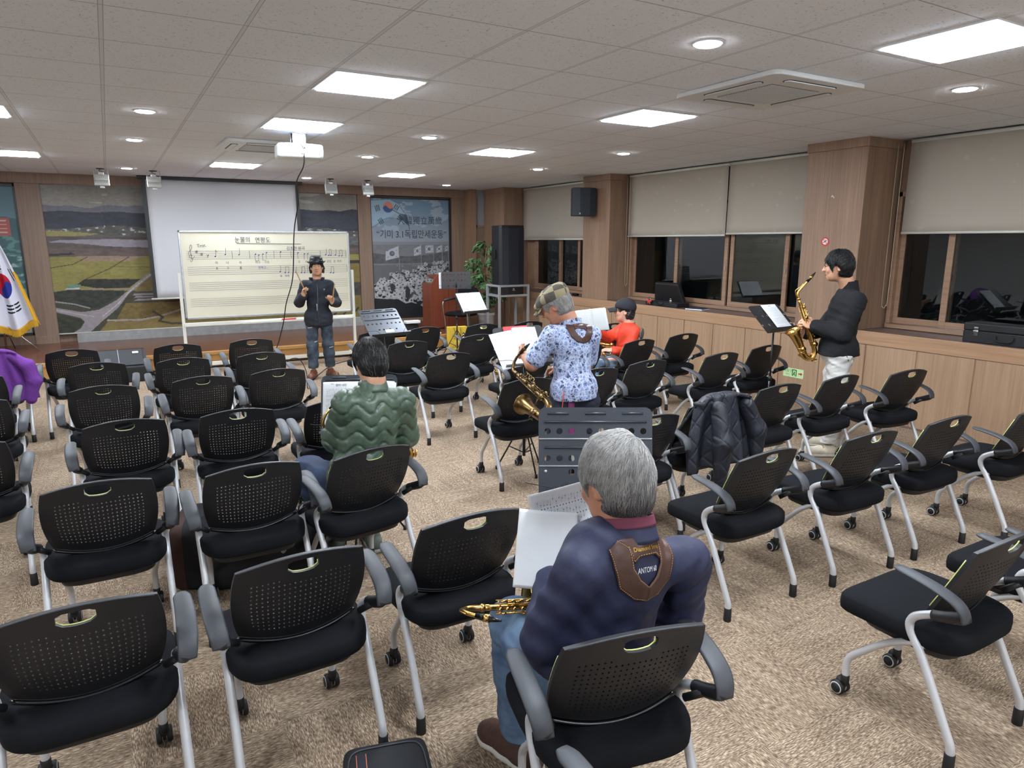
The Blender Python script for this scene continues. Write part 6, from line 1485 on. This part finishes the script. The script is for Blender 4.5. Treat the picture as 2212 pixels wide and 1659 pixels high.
sax('brass saxophone lying behind the front row beside the grey music stand, mouthpiece up right', place((2.78, 7.62, .50), (.68, -.10, .25), (0, 0, -1)), .75)
# ---------------------------------------------------------------- music stands
ridge = simple('stand_grey_metal', (66, 70, 76), .35, .5, var=.05, nscale=200)
def plate(W, H, holes, hr, mat, parent, Mx, ridges=(), slots=(), nx=20, nz=14):
    """perforated desk plate in local x (width) / z (height), y thickness"""
    V = []; F = []; th = .003
    def vid(x, y, z): V.append(Mx @ Vector((x, y, z))); return len(V) - 1
    xs = [-W / 2 + W * i / nx for i in range(nx + 1)]; zs = [-H / 2 + H * j / nz for j in range(nz + 1)]
    out = rrect(W, H, .03)
    hl = {}
    for (hx, hz) in holes: hl[(min(nx - 1, max(0, int((hx + W / 2) / W * nx))), min(nz - 1, max(0, int((hz + H / 2) / H * nz))))] = 1
    G = {}
    def g(i, j, s):
        if (i, j, s) not in G:
            x, z = xs[i], zs[j]; rc = .028
            if i in (0, nx) and j == nz: x *= 1 - rc / W * .62; z -= rc * .3
            G[(i, j, s)] = vid(x, s * th, z)
        return G[(i, j, s)]
    for j in range(nz):
        for i in range(nx):
            hole = (i, j) in hl
            for s in (0, 1):
                q = [g(i, j, s), g(i + 1, j, s), g(i + 1, j + 1, s), g(i, j + 1, s)]
                if not hole: F.append(q if s == 0 else q[::-1]); continue
                cx, cz = (xs[i] + xs[i + 1]) / 2, (zs[j] + zs[j + 1]) / 2; ring = [vid(cx + hr * math.cos(-3 * PI / 4 + k * PI / 8), s * th, cz + hr * math.sin(-3 * PI / 4 + k * PI / 8)) for k in range(16)]
                for k in range(4):
                    a, b2 = q[k], q[(k + 1) % 4]; R4 = [ring[(4 * k + m) % 16] for m in range(5)]; fs = [(a, R4[2], R4[1]), (a, R4[1], R4[0]), (a, b2, R4[2]), (b2, R4[3], R4[2]), (b2, R4[4], R4[3])]
                    for f in fs: F.append(f if s == 0 else f[::-1])
                if s == 0: r0 = ring
                else:
                    for k in range(16): F.append((r0[k], r0[(k + 1) % 16], ring[(k + 1) % 16], ring[k]))
    lp = [(i, 0) for i in range(nx)] + [(nx, j) for j in range(nz)] + [(i, nz) for i in range(nx, 0, -1)] + [(0, j) for j in range(nz, -1, -1)]
    for a, b2 in zip(lp[:-1], lp[1:]): F.append((g(*a, 0), g(*a, 1), g(*b2, 1), g(*b2, 0)))
    o = mesh_obj('desk', V, F, mat, parent)
    if ridges:
        b = MB()
        for z, w_ in ridges: b.tube([Mx @ Vector((-w_ / 2, -.002, z)), Mx @ Vector((w_ / 2, -.002, z))], .0055, 8)
        for x, z, w_ in slots: b.tube([Mx @ Vector((x - w_ / 2, -.001, z)), Mx @ Vector((x + w_ / 2, -.001, z))], .006, 8)
        b.build('pressed_ridges', mat, o, True)
    return o
def music_stand(loc, yaw, h, W, H, tilt, mat, label, holes, hr, ridges=(), slots=(), nx=20, nz=14, legr=.26, shift=0.0, clip=True):
    r = thing('music_stand', label, 'music stand', loc, yaw, 'folding music stands')
    MB().tube([(0, 0, .12), (0, 0, h * .55)], .0125, 12).build('lower_pole', M['blackgloss'], r, True)
    p = MB().tube([(0, 0, h * .5), (0, 0, h - .01)], .009, 12); p.lathe([(.016, -.02), (.018, 0), (.016, .02)], 14, (0, 0, h * .55)); p.tube([(.0, 0, h * .55), (.03, 0, h * .55)], .006, 8); p.build('upper_pole', M['black'], r, True)
    for k in range(3):
        a = k * 2 * PI / 3 + .4; d = Vector((math.cos(a), math.sin(a), 0))
        MB().tube([Vector((0, 0, .40)) + d * .014, d * legr + Vector((0, 0, .012))], .0065, 8).tube([Vector((0, 0, .15)) + d * .012, d * legr * .52 + Vector((0, 0, .195))], .005, 8).lathe([(.0, 0), (.011, 0), (.010, .03)], 10, d * legr).build('leg', M['black'], r, True)
    Mx = Matrix.Translation((shift, .02, h + H * .30)) @ Matrix.Rotation(-tilt, 4, 'X')
    d = plate(W, H, holes, hr, mat, r, Mx, ridges, slots, nx, nz)
    b = MB().grid(lambda u, v: Mx @ Vector((-W / 2 + W * u, -.052 * v, -H / 2 + (.0 if v < 1 else .0))), 1, 4, thick=.003); b.grid(lambda u, v: Mx @ Vector((-W / 2 + W * u, -.052, -H / 2 + .014 * v)), 1, 1, thick=.002); b.build('ledge', mat, r)
    MB().tube([(0, 0, h - .03), (0, .0, h + .03), Mx @ Vector((-shift, .012, -H * .12))], .011, 10).build('tilt_joint', M['black'], r, True)
    if clip:
        for q in (-1, 1): MB().tube(cat_rom([Mx @ Vector((q * W * .3, -.05, -H / 2)), Mx @ Vector((q * W * .38, -.06, -H / 2 + .04)), Mx @ Vector((q * W * .62, -.03, -H / 2 + .06))], 4), .0018, 6).build('page_holder', M['ink'], r, True)
    r['_d'] = 0; del r['_d']
    return r, Matrix.Translation(Vector(loc)) @ Matrix.Rotation(yaw, 4, 'Z') @ Mx
def rows(W, H, zz, n, span=.86): return [(-W * span / 2 + W * span * k / (n - 1), z) for z in zz for k in range(n)]
def sheet(label, Mx, w, h, nst=7, curl=.0, seed=1, title=None, blank=False, layers=1, parent=None, two=False, name='sheet_music', cat='sheet music', group=None, bend=0.0, hw=False):
    """paper in the x (width) / z (height) plane of Mx, facing local -y"""
    base = Mx.translation.copy(); R_ = random.Random(seed); r = thing(name, label, cat, base, 0, group); Mi = Matrix.Translation(-base) @ Mx
    def f(u, v, o=0.0):
        x = (u - .5) * w; z = (v - .5) * h; y = -o - curl * (1 - (2 * u - 1) ** 2) - bend * (v - .5) ** 2 - (.006 * math.exp(-((u - .5) / .05) ** 2) * -1 if two else 0)
        return Mi @ Vector((x, y, z))
    b = MB()
    for k in range(layers): b.grid(lambda u, v, k=k: f(u, v, .0012 * (layers - k)) + Vector((.003 * k * math.sin(k * 2.), 0, -.002 * k)), 48 if two else 20, 24, thick=.0006)
    pg = b.build('page', M['paper'], r, True)
    if blank: return r
    q = MB(); o = .0012 * layers + .0014
    def qd(u0, v0, u1, v1): q.add([f(u0, v0, o), f(u1, v0, o), f(u1, v1, o), f(u0, v1, o)], [(0, 1, 2, 3)])
    for (ua, ub) in (((.07, .46), (.54, .93)) if two else ((.08, .92),)):
        for s in range(nst):
            vt = .86 - s * .80 / nst; gp = .10 / nst
            for k in range(5):
                n = 6
                for m in range(n): qd(ua + (ub - ua) * m / n, vt - k * gp, ua + (ub - ua) * (m + 1) / n, vt - k * gp + .0008)
            nn = int(16 * (ub - ua)) + 4
            for m in range(nn):
                u = ua + (ub - ua) * (m + .8) / nn; v = vt - R_.randint(0, 8) * gp * .5; qd(u, v - gp * .4, u + .008, v + gp * .4); up = R_.choice((1, -1)); qd(u + (.007 if up > 0 else 0), v, u + (.007 if up > 0 else 0) + .0016, v + up * gp * 3)
            for m in range(1, 4): u = ua + (ub - ua) * m / 4; qd(u, vt - 4 * gp, u + .0018, vt)
            if R_.random() < .7:
                for m in range(nn): u = ua + (ub - ua) * (m + .8) / nn; qd(u, vt - gp * 6.5, u + .012, vt - gp * 5.7)
        qd(ua + (ub - ua) * .35, .915, ua + (ub - ua) * .36, .916)
    q.build('printed_notes', M['ink'], r)
    if title: add_text('title', title, .016 * w / .21, M['ink'], r, Mi @ Matrix.Translation((.0, -o - curl * .95, h * .43)) @ Matrix.Rotation(PI / 2, 4, 'X'))
    if hw: add_text('pencil_note', 'Bolero', .012, M['inkgrey'], r, Mi @ Matrix.Translation((-w * .2, -o - curl * .6, h * .46)) @ Matrix.Rotation(PI / 2, 4, 'X'))
    return r
D = math.radians
# big grey stand in front of the navy man
st, Mx = music_stand((1.72, 2.26, 0), D(-30), .80, .49, .38, .20, ridge, 'large grey perforated music stand right behind the grey haired man head', [(x, z) for x, z in rows(.49, .38, (.088,), 8)] + [(x, z) for x, z in rows(.49, .38, (-.02,), 8)] + [(-.11, -.10), (-.05, -.10), (.06, -.10)], .0140, [(.128, .44), (.018, .44), (-.155, .20)], [(-.16, .165, .09), (0, .165, .09), (.16, .165, .09)], 19, 13)
b = MB()
for z in (.055, -.062): b.grid(lambda u, v, z=z: Mx.inverted() @ Vector((0, 0, 0)) * 0 + Vector((-.245 + .49 * u, -.004, z + .006 * v)), 1, 1)
sm = MB(); Ml = Matrix.Translation((0, .02, .80 + .38 * .30)) @ Matrix.Rotation(-.20, 4, 'X')
for z in (.055, -.062): sm.tube([Ml @ Vector((-.243, -.002, z)), Ml @ Vector((.243, -.002, z))], .003, 6)
sm.lathe([(0, .003), (.006, .002), (.007, 0)], 12, Ml @ Vector((-.215, -.002, -.085)), 0, Euler((PI / 2, 0, 0)).to_matrix()); sm.build('hinge_seam', M['steel'], st, True)
# green man stand
st, Mx = music_stand((1.20, 3.90, 0), D(-24), .74, .45, .36, .42, ridge, 'grey music stand with open songbook before the man in the green quilted jacket', rows(.45, .36, (.0,), 6), .010, [(.150, .40)], [(-.12, .165, .08), (.1, .165, .08)], 16, 12)
sheet('open songbook page with handwritten notes on the green jacket man stand', Mx @ Matrix.Translation((-.105, -.012, -.02)), .215, .31, 8, .006, 11, '봄비 내린', layers=2, hw=True)
sheet('thick stack of loose song pages leaning right on the green jacket man stand', Mx @ Matrix.Translation((.10, -.02, -.02)) @ Matrix.Rotation(.06, 4, 'Y'), .20, .31, 8, .012, 12, layers=5)
# teacher's grey stand
st, Mx = music_stand((2.47, 6.99, 0), D(10), .84, .46, .38, .80, ridge, 'grey ribbed music stand without paper between whiteboard and history mural', rows(.46, .38, (.10, -.01), 8) + [(-.1, -.10), (-.04, -.10), (.05, -.10), (.12, -.10)], .011, [(.145, .42), (.045, .42), (-.165, .40)], [(-.14, .17, .09), (0, .17, .09), (.14, .17, .09)], 18, 14)
Ml = Matrix.Translation((0, .02, .84 + .38 * .30)) @ Matrix.Rotation(-.80, 4, 'X'); MB().box((0, 0, 0), (.10, .003, .035)).build('name_label', M['paper'], st, loc=Ml @ Vector((.02, -.004, -.12)), rot=(-.80, 0, 0))
# black stand by the lectern and the one with open book
st, Mx = music_stand((4.70, 9.90, 0), D(-20), 1.12, .47, .27, .10, M['frameblack'], 'black music stand with two rows of round holes before the lectern', rows(.47, .27, (.075, -.012), 8, .84) + [(-.11, -.085), (-.05, -.085), (.06, -.085)], .0135, nx=18, nz=9)
tag(MB().box((0, 0, 0), (.05, .012, .25)).build('white_folder', M['paper'], None, loc=Mx @ Vector((-.245, .02, 0)), rot=(-.10, 0, D(-20))), 'white folder edge standing behind the black stand with round holes', 'folder')
st, Mx = music_stand((4.28, 8.60, 0), D(12), .86, .46, .34, .62, M['frameblack'], 'black music stand carrying the open white songbook in front of the lectern', rows(.46, .34, (.0,), 6), .010, nx=16, nz=11, shift=.05)
sheet('open white songbook on the black stand in front of the lectern', Mx @ Matrix.Translation((0, -.015, 0)), .42, .30, 9, .004, 15, layers=3, two=True)
# saxophonist's stand
st, Mx = music_stand((5.19, 4.21, 0), D(4), 1.02, .44, .32, .82, M['frameblack'], 'black music stand tilted low before the standing saxophonist', rows(.44, .32, (.05, -.06), 6), .012, nx=14, nz=9, legr=.22)
sheet('white page of notes on the standing saxophonist stand', Mx @ Matrix.Translation((.05, -.012, -.0)), .21, .297, 8, .003, 16, '사랑아', layers=2)
# patterned shirt man's stand
st, Mx = music_stand((2.72, 4.52, 0), D(2), .90, .46, .34, .55, M['frameblack'], 'black music stand hidden under papers before the man in the patterned shirt', rows(.46, .34, (.0,), 6), .010, nx=16, nz=11, legr=.22)
sheet('loose song sheet hanging over the left of the patterned shirt man stand', Mx @ Matrix.Translation((-.17, -.03, -.03)) @ Matrix.Rotation(-.12, 4, 'Y'), .21, .297, 8, .004, 17, '별빛 아래', layers=2)
sheet('open song page in the middle of the patterned shirt man stand', Mx @ Matrix.Translation((.035, -.022, .0)) @ Matrix.Rotation(.03, 4, 'Y'), .21, .297, 9, .004, 18, layers=3)
tag(MB().bb((-.11, -.004, -.15), (.11, .0, .15)).build('red_folder', simple('folder_red', (200, 56, 60), .5), None, bevel=.002, loc=Mx @ Vector((-.03, -.010, .02)), rot=(-.55, 0, 0)), 'red folder edge showing behind the patterned shirt man song pages', 'folder')
# songbook in the raised hand
Mb = frame((4.07, 5.47, 1.04), (.42, -.55, .10), (-.22, -.12, .95)); Mb = Mb @ Matrix.Rotation(-PI / 2, 4, 'X')
sheet('open songbook held up by the person in the red jacket', Mb, .30, .23, 8, .0, 19, layers=5, two=True, name='songbook', cat='book', bend=-.02)
# papers of the navy man
def pm(p, x, y): return frame(p, x, y) @ Matrix.Rotation(-PI / 2, 4, 'X')
sheet('page of printed piano notes held up by the grey haired man in navy', pm((1.215, 1.755, .895), (.90, -.36, .22), (-.26, .16, .95)), .21, .285, 5, .006, 21, '일바린 세월', bend=.25)
sheet('blank white sheet in front of the navy shirt man, left of the printed notes', pm((1.125, 1.735, .825), (.80, -.38, -.10), (-.10, .30, .90)), .19, .25, blank=True, layers=2, curl=.01)
# ---------------------------------------------------------------- cases, bags, clothes
def hardcase(label, loc, rz, L, W, H, open_=False):
    r = thing('sax_case', label, 'instrument case', loc, rz, None); h1 = H if not open_ else H * .62
    MB().prism(rrect(L, W, .035), 0, h1 * .6).build('tray', M['case'], r, bevel=.006)
    if not open_: MB().prism(rrect(L, W, .035), h1 * .6 + .002, H).build('lid', M['case'], r, bevel=.010)
    else:
        Ml = Matrix.Translation((0, W / 2 - .01, h1 * .6)) @ Matrix.Rotation(-1.25, 4, 'X'); MB().prism([(-L / 2, 0), (L / 2 * .84, 0), (L / 2 * .72, -W * 1.15), (-L / 2 * .70, -W * 1.15)][::-1], -.07, 0, Ml @ Matrix.Rotation(0, 4, 'X')).build('lid', M['case'], r, bevel=.02)
        MB().prism(rrect(L - .05, W - .05, .03), h1 * .6 - .002, h1 * .6 + .003).build('lining', simple('case_velvet', (18, 18, 20), .95), r)
    for x in (-L * .33, L * .33): MB().bb((x - .018, -W / 2 - .006, H * .36), (x + .018, -W / 2, H * .80)).bb((x - .022, -W / 2 - .009, H * .5), (x + .022, -W / 2 - .004, H * .62)).build('latch', M['chrome'], r, bevel=.002)
    MB().tube(cat_rom([(-.07, -W / 2, H * .45), (-.065, -W / 2 - .02, H * .25), (-.03, -W / 2 - .022, H * .18), (.03, -W / 2 - .022, H * .18), (.065, -W / 2 - .02, H * .25), (.07, -W / 2, H * .45)], 4), .006, 8).build('handle', M['rubber'], r, True)
    return r
hardcase('closed black instrument case with chrome latches on the sill at the right edge', (6.86, 3.02, .901), -PI / 2, .72, .24, .175)
oc = hardcase('open black saxophone case on the sill below the long blind', (6.84, 7.42, .901), -PI / 2, .66, .26, .15, True)
bw = MB(); pink = simple('ribbon_red', (206, 74, 66), .6, var=.3, nscale=90)
for s in (-1, 1):
    bw.selip((0, s * .028, .0), (.008, .028, .020), 1, 1, 14, 8, rot=(s * .3, 0, 0)); bw.selip((0, s * .016, -.030), (.006, .010, .026), 1, 1, 10, 8, rot=(s * .5, 0, 0))
tag(bw.build('ribbon_bow', pink, None, True, loc=(6.68, 7.62, .97)), 'small red and white ribbon bow tied to the open black case', 'bow')
bk2 = thing('notebook', 'closed dark blue notebook lying on the sill beside the open case', 'book', (6.80, 6.78, .901), math.radians(12))
MB().bb((-.09, -.13, .002), (.09, .13, .016)).build('pages', M['paper'], bk2); MB().bb((-.093, -.133, .016), (.093, .133, .020)).bb((-.093, -.133, 0), (.093, .133, .002)).build('cover', simple('cover_navy', (34, 40, 78), .5), bk2)
tag(MB().prism(rrect(.16, .08, .03), 0, .04).build('glasses_case', M['blackgloss'], None, bevel=.012, loc=(6.80, 9.62, .901), rot=(0, 0, 1.4)), 'small black case on the sill left of the speaker pillar', 'case')
bg = thing('laptop_bag', 'black padded bag lying on the carpet at the bottom edge with thin orange stripes', 'bag', (.595, 1.785, 0), math.radians(-14.5))
MB().selip((0, 0, .05), (.145, .27, .045), .3, .22, 48, 12).build('shell', cloth('nylon_bag', (30, 31, 34), .7, .3, 20), bg, True)
MB().tube([Vector((.128 * math.copysign(abs(math.cos(a)) ** .3, math.cos(a)), .235 * math.copysign(abs(math.sin(a)) ** .3, math.sin(a)), .0945)) for a in [k * PI / 30 for k in range(61)]], .0028, 6).build('zip_seam', M['armgrey'], bg, True)
for x in (-.098, -.066): MB().bb((x - .0012, -.22, .0945), (x + .0012, .21, .0962)).build('orange_stripe', simple('piping_orange', (196, 110, 84), .7), bg)
MB().bb((-.096, -.22, .0940), (-.068, .21, .0955)).build('stripe_band', M['ink'], bg)
sc2 = thing('gig_bag', 'black soft instrument bag with dark brown side under the chair beside the green jacket man', 'bag', (.56, 3.72, 0), math.radians(-14))
MB().selip((0, 0, .12), (.33, .17, .12), .35, .4, 48, 16).build('shell', cloth('gig_black', (26, 24, 26), .75, .3, 20), sc2, True)
sc3 = thing('gig_bag', 'dark brown piped bag standing upright, left of the chair beside the green jacket man', 'bag', (.24, 3.86, 0), math.radians(-18))
MB().selip((0, 0, .19), (.085, .20, .19), .4, .4, 32, 20).build('shell', cloth('gig_brown', (62, 44, 38), .75, .3, 20), sc3, True); MB().selip((.03, 0, .19), (.062, .203, .192), .4, .4, 32, 20).build('front_pocket', cloth('gig_black2', (28, 28, 30), .75, .3, 20), sc3, True)
bx2 = thing('equipment_box', 'black box on the floor between the green jacket man chair and the brown bag', 'box', (.98, 3.98, 0), math.radians(-14)); MB().bb((-.12, -.10, 0), (.12, .10, .20)).build('shell', M['case'], bx2, bevel=.015); MB().bb((-.125, -.105, .185), (.125, .105, .21)).build('lid', M['black'], bx2, bevel=.008)
# garments hung over chair backs
def hung(name, label, cat, loc, part, mat, w0, w1, zb, zf, seed, sleeves, cuffmat=None, thick=.014, amp=.03, rz=0.0, dx=0.0):
    r = thing(name, label, cat, loc, rz); ztop = .862
    L1 = ztop - zb; L2 = .05; L3 = ztop - zf; Lt = L1 + L2 + L3
    def fn(u, v):
        s_ = v * Lt
        if s_ < L1: y = -.045 - .05 * (1 - s_ / L1) ** .8; z = zb + s_; k = 1 - s_ / L1
        elif s_ < L1 + L2: t_ = (s_ - L1) / L2; y = -.045 + .085 * t_; z = ztop + .018 * math.sin(PI * t_); k = 0
        else: k = (s_ - L1 - L2) / L3; y = .04 + .05 * k; z = ztop - (s_ - L1 - L2); y += .10 * k
        x = dx * k + (u - .5) * (w0 + (w1 - w0) * min(1, k * 1.6)); f = math.sin(u * 19 + seed) + .6 * math.sin(u * 31 + seed * 2 + k * 2)
        y += amp * (.15 + k) * f * (-1 if s_ < L1 else 1); e = abs(u - .5) * 2; y += (.06 if s_ < L1 else -.05) * e ** 3; z -= .035 * e ** 3 * (1 - .5 * k) + .012 * k * math.sin(u * 14 + seed)
        return (x, y, z)
    MB().grid(fn, 56, 60, thick=thick).build(part, mat, r, True)
    for pts in sleeves:
        lo, hi = bounds([p for p, _ in pts], .12); S_ = SDF(lo, hi, .006); S_.chain(pts, .03); S_.field(wr_noise(int(seed) + 3, .005, 8)); S_.build('sleeve', mat, r, 1)
        if cuffmat: e = Vector(pts[-1][0]); MB().tube([e + Vector((0, 0, -.02)), e + Vector((0, 0, -.065))], [.034, .030], 16).build('cuff', cuffmat, r, True)
    return r
t = NT('quilt_navy'); tc = t.new('ShaderNodeTexCoord'); sp_ = t.new('ShaderNodeSeparateXYZ'); t.l(tc.outputs['Object'], sp_.inputs[0])
def dia(sg):
    a = t.math('ADD', t.math('MULTIPLY', sp_.outputs[0], .8), t.math('MULTIPLY', sp_.outputs[2], sg * .6)); a = t.math('FRACT', t.math('ADD', t.math('DIVIDE', a, .085), 50.0)); return t.math('SUBTRACT', .5, t.math('ABSOLUTE', t.math('SUBTRACT', a, .5)))
hgt = t.math('MINIMUM', t.math('SMOOTH_MIN', dia(1.0), dia(-1.0), .06), .12)
nz_ = t.noise(t.coord(), 30, 4, .6); t.l(t.ramp(t.noise(t.coord(), 5, 2), [(.3, lin((24, 26, 35))), (.7, lin((32, 35, 46)))]), t.b.inputs['Base Color']); t.set(Roughness=.55); t.bump(t.math('ADD', t.math('MULTIPLY', hgt, 2.6), t.math('MULTIPLY', nz_, .35)), .7, .014)
hung('quilted_jacket', 'dark navy quilted jacket draped over a chair back, right of the big grey music stand', 'jacket', (3.22, 2.985, 0), 'shell', t.m, .40, .56, .42, .52, 1.3,
    [[((-.10, -.10, .80), .050), ((-.115, -.165, .60), .060), ((-.11, -.15, .38), .042)], [((.20, -.05, .78), .052), ((.27, -.08, .62), .058), ((.26, -.10, .47), .044)]], simple('rib_black', (20, 20, 24), .9), .016, .022)
hung('purple_cardigan', 'purple knitted cardigan hung over the chair back at the left edge', 'cardigan', (-1.00, 7.43, 0), 'knit', cloth('purple_knit', (100, 52, 128), .95, .4, 60), .40, .58, .42, .52, 4.1,
    [[((.17, -.03, .80), .045), ((.27, -.06, .72), .055), ((.31, -.07, .58), .056), ((.27, -.08, .42), .046)]], None, .008, .026, dx=.04)
wd_ = simple('stick_wood', (176, 140, 92), .5)
for p0, p1, lab in (((2.05, 9.10, 1.44), (2.155, 9.03, 1.14), 'wooden drumstick slanting up left in the teacher raised hand'), ((2.50, 8.93, 1.27), (2.462, 8.95, 1.03), 'wooden drumstick upright in the teacher hand before his jacket')):
    a, b_ = Vector(p0), Vector(p1); MB_ = MB().tube([a - a, (b_ - a) * .04, (b_ - a) * .15, (b_ - a)], [.004, .0065, .007, .0085], 10); o = MB_.build('drumstick', wd_, None, True, loc=a); tag(o, lab, 'drumstick')
